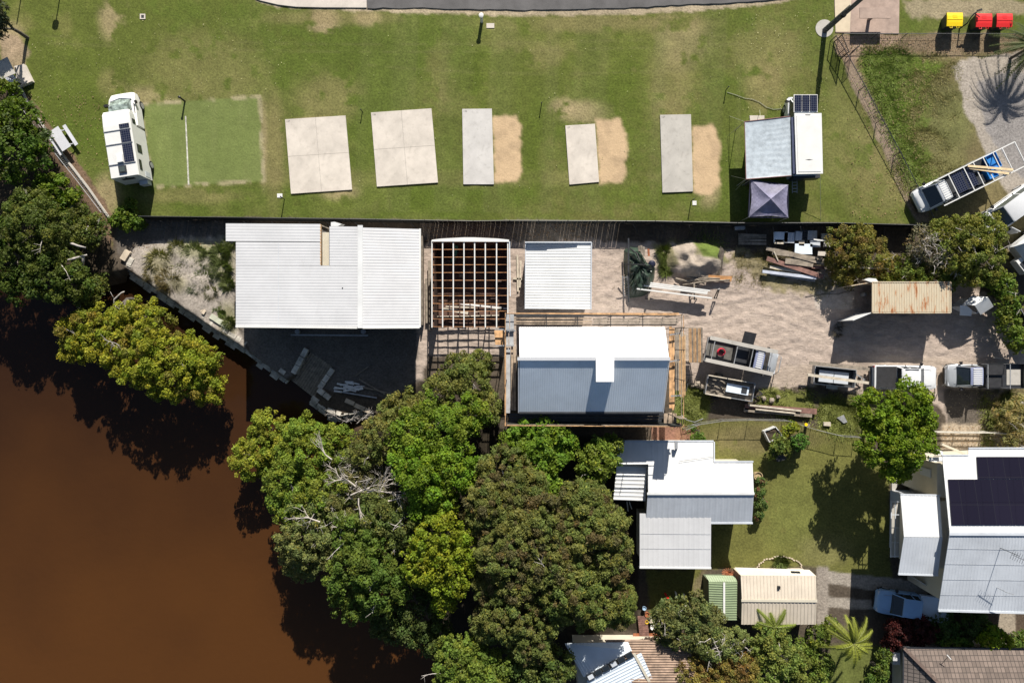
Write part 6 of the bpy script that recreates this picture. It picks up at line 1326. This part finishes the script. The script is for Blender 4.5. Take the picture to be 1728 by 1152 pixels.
YG = (.145,.155,.018); GR = (.068,.105,.012); DG = (.038,.060,.014); OL = (.088,.082,.030); GG = (.085,.095,.045); BR = (.085,.13,.012); OC = (.17,.14,.03)
gl = 'trees crowding the left bank'
tree('bank_tree','dark leafy tree nearest the roofed shelter at the left edge','tree',[(5,170,40,3.5),(30,205,42,4)],GR,.20,.5,.8,gl,colv=.4)
tree('bank_tree','broad glossy green tree at the left edge beside the mulch strip','tree',[(25,260,55,4.5),(62,240,30,3.2),(-20,230,50,4.5)],(.06,.10,.014),.20,.5,.8,gl,colv=.4,col2=GG,f2=.15)
tree('bank_tree','yellow green leafy bush above the small bank path','tree',[(95,330,38,3.2),(120,345,28,2.8),(75,310,20,2.5)],(.085,.13,.014),.20,.45,.9,gl)
tree('bank_tree','tall fine leaved olive tree in the middle of the left bank','tree',[(65,390,58,5),(50,345,35,4.6),(95,420,40,4.4)],(.075,.095,.022),.13,.5,1.,gl,dead=3)
tree('bank_tree','dark tree hanging over the water at the far left','tree',[(12,450,52,4.6),(-20,400,55,4.6),(40,480,35,4.2)],(.052,.078,.015),.15,.5,.8,gl)
tree('bank_tree','mid green tree above the brown water edge','tree',[(95,465,48,4.6),(130,478,34,4.2)],(.06,.085,.017),.15,.45,.9,gl,dead=2)
tree('bank_tree','thin crowned tree with pale forked branches right of the left bank','tree',[(150,395,30,3.6),(135,365,22,3),(165,375,20,3)],(.08,.10,.025),.15,.4,.7,gl,dead=7)
tree('bank_tree','small leafy sapling hanging below the motorhome shadow','tree',[(213,368,22,2.2),(235,375,16,1.9),(222,345,11,2.4),(198,372,14,1.9)],(.085,.125,.018),.17,.32,.9,None)
tree('bank_tree','wispy young tree beside the pale dead snag','tree',[(150,500,28,2.6),(165,480,20,2.4)],(.10,.12,.03),.15,.4,.6,gl,dead=3,z0=-.5)
tree('corner_tree','grey needled tree in the top left corner','tree',[(-4,15,20,3.5),(8,40,12,3),(-10,50,18,3)],(.05,.055,.04),.12,.35,.9,None,elong=3)
tree('overhanging_tree','yellow green tree spreading alone over the brown water','tree',[(150,565,42,2.8),(195,570,48,3.4),(245,545,40,3.2),(250,600,52,3.8),(300,620,50,3.5),(330,610,38,3.2),(350,655,28,2.8),(130,585,24,3.0)],YG,.14,.42,1.05,None,col2=OC,f2=.14,dead=5,z0=-1.0,base=(215,505),trunk=.18,ragged=.04)
b = MB()
s0 = P(188,533,1.5); pts = [s0,P(193,515,1.8),P(193,505,2.0),P(205,494,2.1),P(210,492,2.1)]; b.tube(pts,.09,6,.05).tube([pts[1],P(205,524,1.8),P(214,522,1.7)],.04,5,.02).tube([pts[2],P(186,492,2.2)],.03,5,.01).tube([s0,P(180,545,.2),P(178,548,-1.5)],.12,6,.14); single('dead_snag', b, deadb, 'pale bare snag standing just above the yellow green water tree', 'dead tree', smooth=True)
b = MB(); s0 = P(140,432,2.5); b.tube([P(118,410,3.2),P(132,415,3.2),P(145,418,3.0)],.1,6,.06).tube([P(112,440,3),P(125,436,3),P(140,432,2.6),P(147,430,2.5)],.12,6,.06).tube([P(140,434,2.6),P(136,455,1.6),P(134,465,.3)],.14,6,.16); single('pale_branches', b, deadb, 'thick pale bare branches showing between the left bank crowns', 'branches', smooth=True)
gf = 'trees of the riverside grove'
tree('grove_tree','yellow green crown at the far left tip of the grove, over the water','tree',[(430,770,36,3.8),(455,725,30,4.2),(470,760,28,4.2),(415,770,16,3.2)],(.135,.15,.022),.14,.42,1.,gf,z0=-1)
tree('grove_tree','light green crown behind the yellow green tip of the grove','tree',[(510,735,32,5),(520,770,50,5.6),(560,745,34,5.2)],(.10,.13,.02),.14,.45,1.,gf,z0=-.8)
tree('grove_tree','large mid green crown on the left flank of the grove','tree',[(490,815,44,5.4),(510,850,45,5.6),(545,830,40,5.8)],(.095,.125,.022),.14,.45,1.,gf,z0=-.8,dead=4)
tree('grove_tree','greyish green crown with twiggy pale branches at the grove left','tree',[(530,905,52,5.6),(560,870,45,6),(515,945,34,4.8),(575,905,36,5.8)],(.095,.105,.042),.13,.42,.95,gf,z0=-.8,dead=12)
tree('grove_tree','dark green crown low over the water at the grove left','tree',[(610,950,52,6),(600,905,38,6.2),(640,985,45,5.4),(600,1005,40,4.6)],(.062,.09,.018),.15,.45,.95,gf,z0=-.6,dead=3)
tree('grove_tree','darkest low crown in the grove bottom shadow','tree',[(700,1040,45,4),(660,1050,34,3.4),(740,1075,30,3.6)],(.045,.062,.02),.15,.45,.8,gf,z0=-.6)
deadw = mat('silver_dead_wood',(.40,.36,.32),.8,var=.2,scale=4)
DT = tree('dead_tree','large dead tree of tangled bleached branches in the grove','dead tree',[(600,815,34,4.2),(640,850,34,4.4),(590,780,30,3.6),(640,790,30,3.2)],(.075,.075,.038),.12,.4,.5,None,dead=46,trunk=.2)
b = MB(); rnd = random.Random(5)
def deadtree(b, p, d, L, r, lev):
    q = p+d*L; m_ = p.lerp(q,.5)+Vector((rnd.uniform(-1,1),rnd.uniform(-1,1),rnd.uniform(-.5,.5)))*L*.12; b.tube([p,m_,q], r, 6 if lev > 2 else 4, r*.6)
    if lev <= 0: return
    for k in range(3 if lev > 1 else 2):
        nd = (d+Vector((rnd.uniform(-1,1),rnd.uniform(-1,1),rnd.uniform(-.35,.5)))*.75).normalized(); deadtree(b, m_.lerp(q,rnd.uniform(0,1)), nd, L*rnd.uniform(.55,.8), r*.55, lev-1)
dts = []
for (x,y,z,dx,dy,L_,lv) in [(592,835,6.3,.9,.35,1.5,4),(600,820,6.2,-1,.5,1.2,4),(560,775,6.0,-.6,.8,1.1,3),(655,845,6.2,1,.3,1.2,4),(640,830,6.3,.7,.9,1.2,4),(605,840,6.4,.2,-1,1.2,4),(575,915,6.6,.1,1,1.0,3),(620,830,6.4,1,0,1.5,4),(540,880,6.2,-.7,.3,1.1,3)]:
    b = MB(); deadtree(b, P(x,y,z-.2), Vector((dx,dy,.12)).normalized(), L_, .055, lv); DT.part('dead_limb', b, deadw)
b = MB()
for k in range(5): deadtree(b, P(575+k*9,715+rnd.uniform(-8,5),1.2), Vector((rnd.uniform(-1,1),rnd.uniform(-1,1),.3)).normalized(), .7, .04, 3)
single('brush_pile', b, deadb, 'tangle of pale bare brush at the foot of the stone wall', 'brush')
tree('grove_tree','olive brown crown next to the dead branches','tree',[(650,730,34,4.6),(690,690,30,3.8),(620,760,28,4.6),(660,690,20,3.4)],(.095,.10,.032),.13,.42,.95,gf,dead=4)
tree('grove_tree','small dull crown between the dead tree and the bright crowns','tree',[(640,870,36,5.4),(690,880,34,5.6),(665,910,28,5.2)],(.07,.085,.028),.14,.42,.9,gf,dead=3)
tree('grove_tree','deep green crown below the open roof frame','tree',[(740,720,48,5.6),(700,735,40,5.6),(790,700,34,4.8)],(.078,.115,.014),.15,.48,1.,gf)
tree('grove_tree','olive crown touching the scaffolding left side','tree',[(795,645,34,3.6),(820,690,30,4.0),(770,620,24,3.0),(810,610,22,3.0),(740,660,28,3.4)],(.088,.10,.03),.13,.40,.95,gf,dead=2)
tree('grove_tree','full rich green crown in the centre of the grove','tree',[(715,800,48,6.6),(760,790,46,6.4),(730,840,40,6.2),(690,780,30,6)],(.08,.125,.012),.16,.5,1.,gf)
tree('grove_tree','rounded golden green crown, brightest in the grove','tree',[(745,915,46,7.0),(720,950,40,6.8),(760,965,38,6.8),(775,925,30,6.6),(750,1010,24,6)],(.105,.13,.012),.16,.46,1.05,gf)
tree('grove_tree','bright clumped green crown right below the scaffolding','tree',[(905,755,44,5.0),(870,750,30,4.6),(940,745,32,4.4),(905,795,36,5.0),(925,820,26,5)],(.082,.13,.016),.19,.45,1.,gf)
tree('grove_tree','small green crown beside the cottage patio cover','tree',[(1010,775,34,4.4),(1035,750,20,3.8),(1000,800,22,4.2)],(.085,.12,.02),.16,.42,.9,gf,dead=3)
OLV = (.088,.098,.032); c2 = (.105,.082,.042)
tree('olive_tree','brown olive crown at the top of the dark canopy below the scaffolding','tree',[(850,800,46,7),(840,850,52,7.4),(880,830,44,7.2),(815,870,34,7)],OLV,.105,.38,1.,'brown olive trees of the grove',elong=2.6,col2=c2,f2=.3,dead=2)
tree('olive_tree','brown olive crown in the middle of the dark canopy','tree',[(900,890,58,8),(860,930,52,8),(925,935,50,8),(870,970,48,7.6)],OLV,.105,.38,1.,'brown olive trees of the grove',elong=2.6,col2=c2,f2=.3,dead=2)
tree('olive_tree','brown olive crown beside the cottage garage','tree',[(985,850,42,7.4),(1010,890,48,7.6),(1025,935,44,7),(970,905,42,7.8)],(.088,.100,.032),.105,.38,1.,'brown olive trees of the grove',elong=2.6,col2=c2,f2=.22)
tree('olive_tree','brown olive crown low in the canopy above the blue skylight roof','tree',[(960,990,55,7.6),(1000,1010,48,7),(1040,1020,36,6),(925,1020,40,7)],(.083,.098,.030),.105,.38,1.,'brown olive trees of the grove',elong=2.6,col2=c2,f2=.15)
tree('olive_tree','brown olive crown at the bottom left of the dark canopy','tree',[(860,1030,48,7.2),(890,1070,44,6.6),(830,1050,34,6.4),(825,990,30,7)],(.082,.092,.030),.105,.38,1.,'brown olive trees of the grove',elong=2.6,col2=c2,f2=.2)
tree('grove_tree','green crown cut by the bottom edge of the grove','tree',[(775,1115,44,5.6),(820,1130,44,5.6),(790,1160,50,5.4)],(.08,.11,.022),.15,.45,1.,gf,dead=2)
tree('grove_tree','dusky green crown left of the blue skylight roof','tree',[(890,1125,40,5),(935,1125,34,4.8),(910,1165,44,4.6)],(.065,.085,.026),.15,.45,.9,gf)
# right side
tree('shrub_tree','olive brown shrub below the long fence, left of the bare grey bush','shrub',[(1430,420,36,2.6),(1465,435,36,2.6),(1425,455,28,2.0),(1495,455,26,2.0),(1455,400,20,2.6)],(.11,.105,.028),.12,.38,.8,None,col2=(.16,.11,.04),f2=.25,dead=4)
tree('bare_bush','bare grey twiggy bush between the two olive shrubs','bush',[(1555,412,26,2.4),(1575,435,26,2.2),(1545,430,18,2.0),(1585,410,16,2.2)],(.10,.09,.07),.10,.4,.30,None,dead=60,elong=3,ragged=.15)
tree('shrub_tree','wide olive green tree beside the car with the open door','tree',[(1620,410,44,3.6),(1655,395,34,3.6),(1650,440,40,3.4),(1610,450,34,3.0),(1590,395,26,3.2)],(.105,.115,.028),.12,.40,.9,None,dead=14)
tree('hedge_bush','green bush growing over the container top edge','bush',[(1530,460,26,1.8),(1560,465,24,1.8),(1500,462,20,1.4),(1590,465,18,1.6)],(.085,.105,.022),.14,.35,.8,None,dead=2)
tree('hedge_bush','leafy hedge right of the small white hut','hedge',[(1690,480,24,2.0),(1700,515,22,2.0),(1675,468,22,2.0),(1700,545,20,1.8),(1715,575,20,1.6)],(.085,.12,.022),.15,.35,.85,None,col2=(.14,.15,.03),f2=.2,dead=3)
tree('garden_tree','dense bright green round tree shading the back lawn','tree',[(1480,690,34,4.6),(1530,683,36,4.6),(1550,705,26,4.2),(1500,720,34,4.8),(1480,745,34,4.6),(1530,750,38,4.6),(1555,740,22,4.0),(1510,785,28,4.2)],(.085,.125,.010),.16,.42,1.1,None,trunk=.22)
tree('garden_shrub','loose spiky shrub in front of the barbecue','shrub',[(1315,748,16,1.2),(1305,765,10,.9),(1328,755,12,1.0)],(.085,.11,.03),.16,.28,.7,None,elong=4)
tree('garden_shrub','round dark green shrub in the dark planter','shrub',[(1348,745,14,1.3)],(.05,.10,.02),.14,.22,1.,None)
tree('garden_shrub','yellow green shrub at the top of the planter group','shrub',[(1337,722,12,1.1),(1325,728,8,1)],(.13,.15,.02),.14,.22,.9,None)
tree('garden_shrub','low flowering bush along the cottage right wall','shrub',[(1282,830,10,.8),(1284,850,11,.8),(1280,868,10,.7),(1284,812,8,.7)],(.06,.09,.03),.12,.22,.8,None,col2=(.2,.09,.07),f2=.08)
tree('garden_shrub','small hedge plants beside the red paving by the cottage','shrub',[(1172,738,7,.9),(1180,735,7,.9),(1186,742,6,.8),(1170,724,5,.8)],(.06,.10,.02),.12,.2,.9,None)
tree('garden_tree','grey green tree covering the green shed corner','tree',[(1130,1040,30,3.4),(1165,1030,28,3.4),(1155,1065,30,3.2),(1190,1055,30,3.0),(1125,1070,20,2.8),(1200,1030,14,2.6)],(.08,.09,.038),.14,.38,.9,None,dead=3)
tree('garden_tree','pale twigged tree with bare white branches below the green shed','tree',[(1205,1085,30,3.4),(1235,1080,24,3.2)],(.10,.115,.045),.12,.38,.75,None,dead=18)
tree('garden_tree','green tree below the beige shed','tree',[(1295,1085,30,2.8),(1320,1110,34,2.8),(1300,1135,30,2.6),(1340,1140,24,2.4)],(.10,.125,.035),.14,.38,.95,None,dead=4)
tree('garden_tree','rust brown bush at the bottom edge beside the striped tiles','bush',[(1170,1130,32,2.8),(1210,1135,32,3),(1250,1125,30,3),(1230,1150,30,2.8),(1190,1160,34,2.8)],(.125,.105,.032),.12,.38,.9,None,col2=(.16,.09,.035),f2=.3)
tree('garden_tree','dark shrub between the beige shed tree and the palm','shrub',[(1380,1070,22,1.8),(1360,1095,20,1.6),(1400,1055,16,1.6)],(.075,.10,.02),.14,.32,.85,None)
tree('garden_shrub','low leafy shrub between the palm and the tiled house','shrub',[(1492,1105,14,1.2),(1485,1130,16,1.3),(1475,1150,16,1.2)],(.06,.09,.02),.14,.3,.8,None)
tree('garden_shrub','green shrub filling the bottom edge left of the palm','shrub',[(1385,1120,20,1.6),(1378,1145,20,1.6)],(.08,.11,.025),.14,.3,.85,None)
tree('dark_garden_bed','deep red leaved bush in the shade left of the tiled house','shrub',[(1515,1065,24,1.3),(1545,1060,26,1.2),(1500,1085,14,1.0)],(.04,.010,.012),.14,.3,.8,None,col2=(.30,.03,.03),f2=.05)
tree('garden_hedge','glossy green row along the tiled roof edge','hedge',[(1590,1085,12,1.7),(1605,1086,12,1.7),(1620,1084,11,1.7),(1632,1086,9,1.7)],(.075,.115,.02),.15,.25,.9,None)
tree('garden_hedge','dark low shrubs in the shade between solar house and tiled house','shrub',[(1590,1058,24,1.2),(1640,1055,26,1.2),(1670,1070,20,1.4)],(.04,.065,.018),.14,.3,.8,None)
tree('garden_shrub','bright yellow green shrub above the tiled roof','shrub',[(1665,1080,16,2.2),(1690,1082,16,2.2),(1675,1068,12,2.2)],(.13,.17,.012),.16,.3,1.,None)
tree('garden_shrub','green bush at the bottom right edge beside the clay steps','shrub',[(1715,1085,14,1.2),(1728,1075,14,1.2)],(.06,.09,.02),.13,.28,.9,None)
tree('corner_brush','straw coloured brush above the white rail fence','brush',[(1700,700,26,1.0),(1722,690,22,1.0),(1715,735,24,.9)],(.17,.145,.075),.10,.3,.5,None,elong=5,dead=14)
# fan / frond plants
def fronds(name, label, cat, x, y, z, n, rpx, col, base_z=0., droop=.5, leaf=.5, wid=.05, trunk=.12, seed=1, pitch=(.1,.9)):
    rr = random.Random(seed); c = P(x,y,z); t = Thing(name, label, cat, Vector((c.x,c.y,base_z))); 
    Vs = []; Cs = []; stem = MB(); Rm = rpx*sm(z)
    for i in range(n):
        a = 2*math.pi*i/n+rr.uniform(-.3,.3); el = rr.uniform(*pitch); L = Rm*rr.uniform(.65,1.15); pts = []
        for k in range(9):
            u = k/8; rad_ = L*u*math.cos(el*(1-u*.4)); zz = L*(u*math.sin(el)-droop*u*u*1.0); pts.append(c+Vector((math.cos(a)*rad_, math.sin(a)*rad_, zz)))
        stem.tube(pts, .025, 4, .008); cc = np.array(col)*rr.uniform(.75,1.25)
        for k in range(1,9):
            for s in (-1,1):
                for q in range(3):
                    u = k-1+q/3; p = pts[int(u)].lerp(pts[min(int(u)+1,8)],u%1); d = (pts[min(int(u)+1,8)]-pts[int(u)]).normalized(); sd_ = Vector((-math.sin(a),math.cos(a),0))*s
                    ll = leaf*(1-abs(u/8-.45)**1.6*1.5)*rr.uniform(.8,1.1); e = (sd_*.85+d*.55+Vector((0,0,-.30))).normalized()*max(ll,.08); wv = d*wid
                    Vs += [p-wv, p+e*.5+wv*.3-Vector((0,0,.0)), p+e, p+wv]; Cs += [cc*rr.uniform(.8,1.2)]*4
    V = np.array([tuple(v) for v in Vs]); o = crown_obj([(V, np.clip(np.array(Cs),.003,.9))], (c.x,c.y,base_z), 'fronds'); o.parent = t.o
    t.part('stems', stem, mat('frond_stem_'+str(seed),(.14,.15,.04),.6))
    if trunk: t.part('trunk', MB().tube([Vector((c.x,c.y,base_z-.1)),c-Vector((0,0,.05))],trunk,8,trunk*.8), bark)
fronds('palm_tree','feathery yellow green palm left of the tiled house','palm',1440,1085,3.6,17,48,(.21,.235,.035),droop=.75,leaf=.55,wid=.10,seed=3)
fronds('palm_tree','slender dark palm half outside the top right edge above its star shaped shadow','palm',1742,78,2.3,46,64,(.06,.085,.025),droop=.75,leaf=.6,wid=.05,seed=4,pitch=(.1,1.0))
fronds('tree_fern','lime green fern rosette growing against the beige shed','fern',1308,1058,3.0,11,36,(.15,.19,.03),droop=.4,leaf=.5,wid=.08,trunk=.08,seed=5,pitch=(.0,.4))
fronds('bromeliad','small yellow star shaped rosette on the tiled roof edge','bromeliad',1672,1092,2.6,14,13,(.38,.30,.04),droop=.2,leaf=.05,wid=.06,trunk=.04,seed=6,pitch=(.2,.6))
# grass clumps / weeds
def tuft(name, label, cat, spots, col, h=.5, n=260, wid=.02, kind=None, group=None, spread=.7):
    Vs = []; Cs = []; b0 = P(spots[0][0],spots[0][1],0)
    for x,y,r in spots:
        c = np.array(P(x,y,0)); R_ = r*H/F; k = int(n*(r/10)**1.5); a = rng.random(k)*6.283; q = (np.sqrt(rng.random(k))*.8 if kind is None else np.abs(rng.normal(size=k))*1.0)*R_
        p = c+np.stack([np.cos(a)*q,np.sin(a)*q,0*q+.0],1); d = np.stack([np.cos(a)*spread+rng.normal(size=k)*.35,np.sin(a)*spread+rng.normal(size=k)*.35,np.ones(k)*.9],1); hh = h*(.5+.8*rng.random(k)); tip = p+d*hh[:,None]; tip[:,2] *= .75
        s = np.stack([-np.sin(a),np.cos(a),0*a],1)*wid; mid = (p+tip)/2+np.array([0,0,.25*h])*np.ones((k,1))*.5
        Vs.append(np.stack([p-s,p+s,mid+s,tip],1).reshape(-1,3)); Cs.append(np.repeat(np.array(col)*(1+.8*(rng.random((k,1))-.5)),4,0))
    o = crown_obj([(np.concatenate(Vs), np.concatenate(Cs))], b0, name); o.location = b0; tagit(o, label, cat, group, kind); return o
tuft('grass_clump','round straw green grass clump in the sandy bed, left of the white house','grass clump',[(268,440,16)],(.21,.195,.07),.5,420)
tuft('grass_clump','large brownish grass clump below the round one by the stone wall','grass clump',[(285,475,18)],(.22,.175,.075),.5,420)
tuft('grass_clump','long green grass clump touching the fence shade beside the white house','grass clump',[(330,430,18),(352,440,12)],(.16,.185,.07),.45,420)
tuft('grass_clump','tall green grass clump next to the white house wall','grass clump',[(372,430,16),(376,455,15)],(.15,.18,.065),.5,420)
tuft('grass_clump','dark green grass clump in the centre of the sandy bed','grass clump',[(345,470,14),(335,485,12)],(.135,.165,.06),.45,420)
for x,y,r,col_,lab in [(300,420,13,(.17,.165,.065),'small pale grass clump between two larger ones near the fence shade'),(258,462,11,(.20,.17,.075),'low straw clump at the left end of the sandy bed'),(312,455,10,(.15,.16,.06),'little green tussock in the middle of the sandy bed'),(385,480,11,(.14,.165,.06),'green tussock against the lower house wall'),(358,495,9,(.16,.16,.06),'small tussock above the leafy creeper'),(392,410,12,(.14,.165,.06),'green clump tucked under the roof corner of the white house'),(388,545,9,(.14,.16,.06),'last green tussock at the bottom of the sandy bed')]:
    tuft('grass_clump',lab,'grass clump',[(x,y,r)],col_,.42,420)
tuft('creeping_plant','low leafy creeper beside the stones in the sandy bed','creeper',[(345,508,10),(365,515,9),(322,505,8),(375,530,7)],(.09,.12,.03),.18,500,.035)
tuft('weeds','tall green weeds on the left flank of the sand mound','weeds',[(1128,440,13),(1124,455,10),(1120,425,10)],(.10,.13,.03),.45,400)
tuft('mound_grass','mown green turf on top of the sand mound','grass',[(1195,418,16),(1178,416,10),(1212,428,8)],(.15,.20,.035),.10,900,.012,'stuff',None,1.1); bpy.data.objects[-1] if False else None
long_sp = [(1462+random.uniform(-6,14)+k*2.3,88+k*6.2+random.uniform(-6,6),random.uniform(7,15)) for k in range(38)]+[(1480+random.uniform(0,50),82+random.uniform(0,60),random.uniform(6,12)) for _ in range(26)]
tuft('long_grass','bright long grass along the inside of the diagonal fence','grass',long_sp,(.15,.205,.035),.15,240,.018,'stuff',None,1.2)
tuft('rough_grass','dry rough grass of the vacant lot','grass',[(1500+60*k_[0]+random.uniform(0,60),k_[1],random.uniform(7,14)) for k_ in [(random.random(),random.uniform(95,330)) for _ in range(110)]],(.22,.20,.075),.10,150,.014,'stuff',None,1.2)
tuft('weedy_verge','weeds and grass around the parked trailers','grass',[(random.uniform(1385,1450),random.uniform(672,728),random.uniform(6,11)) for _ in range(40)]+[(random.uniform(1148,1190),random.uniform(655,715),random.uniform(6,10)) for _ in range(26)]+[(random.uniform(1285,1370),random.uniform(662,700),random.uniform(5,8)) for _ in range(16)]+[(random.uniform(1660,1728),random.uniform(665,750),random.uniform(6,10)) for _ in range(26)],(.18,.20,.05),.18,260,.016,'stuff',None,1.1)
tuft('dry_weeds','dry weeds in front of the timber heap','grass',[(random.uniform(1240,1330),random.uniform(420,480),random.uniform(5,9)) for _ in range(40)]+[(random.uniform(1330,1430),random.uniform(468,490),random.uniform(4,7)) for _ in range(16)],(.19,.16,.065),.14,130,.012,'stuff')
tuft('bed_plants','green plant in the curved bed above the beige shed','plant',[(1318,948,11)],(.09,.12,.03),.4,420,.03)
tuft('weeds','dark twiggy weed on the sand left of the container','weeds',[(1412,560,9),(1416,548,6)],(.10,.085,.06),.3,180,.008)

def specks(name, label, cat, n, regs, col, s0, s1, z=.02):
    V = []; C_ = []; per = max(1, n//len(regs))
    for (x0,y0,x1,y1) in regs:
        for k in range(per):
            c = P(random.uniform(x0,x1),random.uniform(y0,y1),0); c.z = z+random.random()*.05; a = random.uniform(0,6.28); s = random.uniform(s0,s1); u = Vector((math.cos(a),math.sin(a),random.uniform(-.3,.3)))*s; v = Vector((-math.sin(a),math.cos(a),random.uniform(-.3,.3)))*s*random.uniform(.3,.9)
            V += [c-u, c+v, c+u, c-v]; C_ += [np.array(col)*random.uniform(.5,1.4)]*4
    o = crown_obj([(np.array([tuple(v) for v in V]), np.clip(np.array(C_),0,.9))], (0,0,0), name); tagit(o, label, cat, None, 'stuff')
specks('fallen_leaves','pale fallen leaves flecked over the lawn','leaves',900,[(20,60,230,360),(430,20,1230,360),(1240,20,1400,190),(60,20,480,200)],(.42,.40,.22),.02,.05,.04)
specks('leaf_litter','brown leaf litter and bark chips on the bare ground','litter',3600,[(40,160,190,410),(715,378,1035,408),(1420,62,1720,92),(1430,100,1560,370),(1590,720,1728,755),(225,412,390,470)],(.26,.17,.10),.02,.07,.05)
specks('yard_rubble','small stones and rubble scattered over the sandy yard','rubble',1500,[(1010,410,1240,520),(1200,480,1480,600),(1140,600,1500,665),(1600,530,1728,610),(1600,650,1700,720)],(.30,.25,.20),.015,.05,.08)
b = MB().tube([P(397,859,-1.2),P(407,855,-1.15)],.03,5); single('floating_stick', b, terr, 'short reddish stick floating off the grove tip', 'stick')
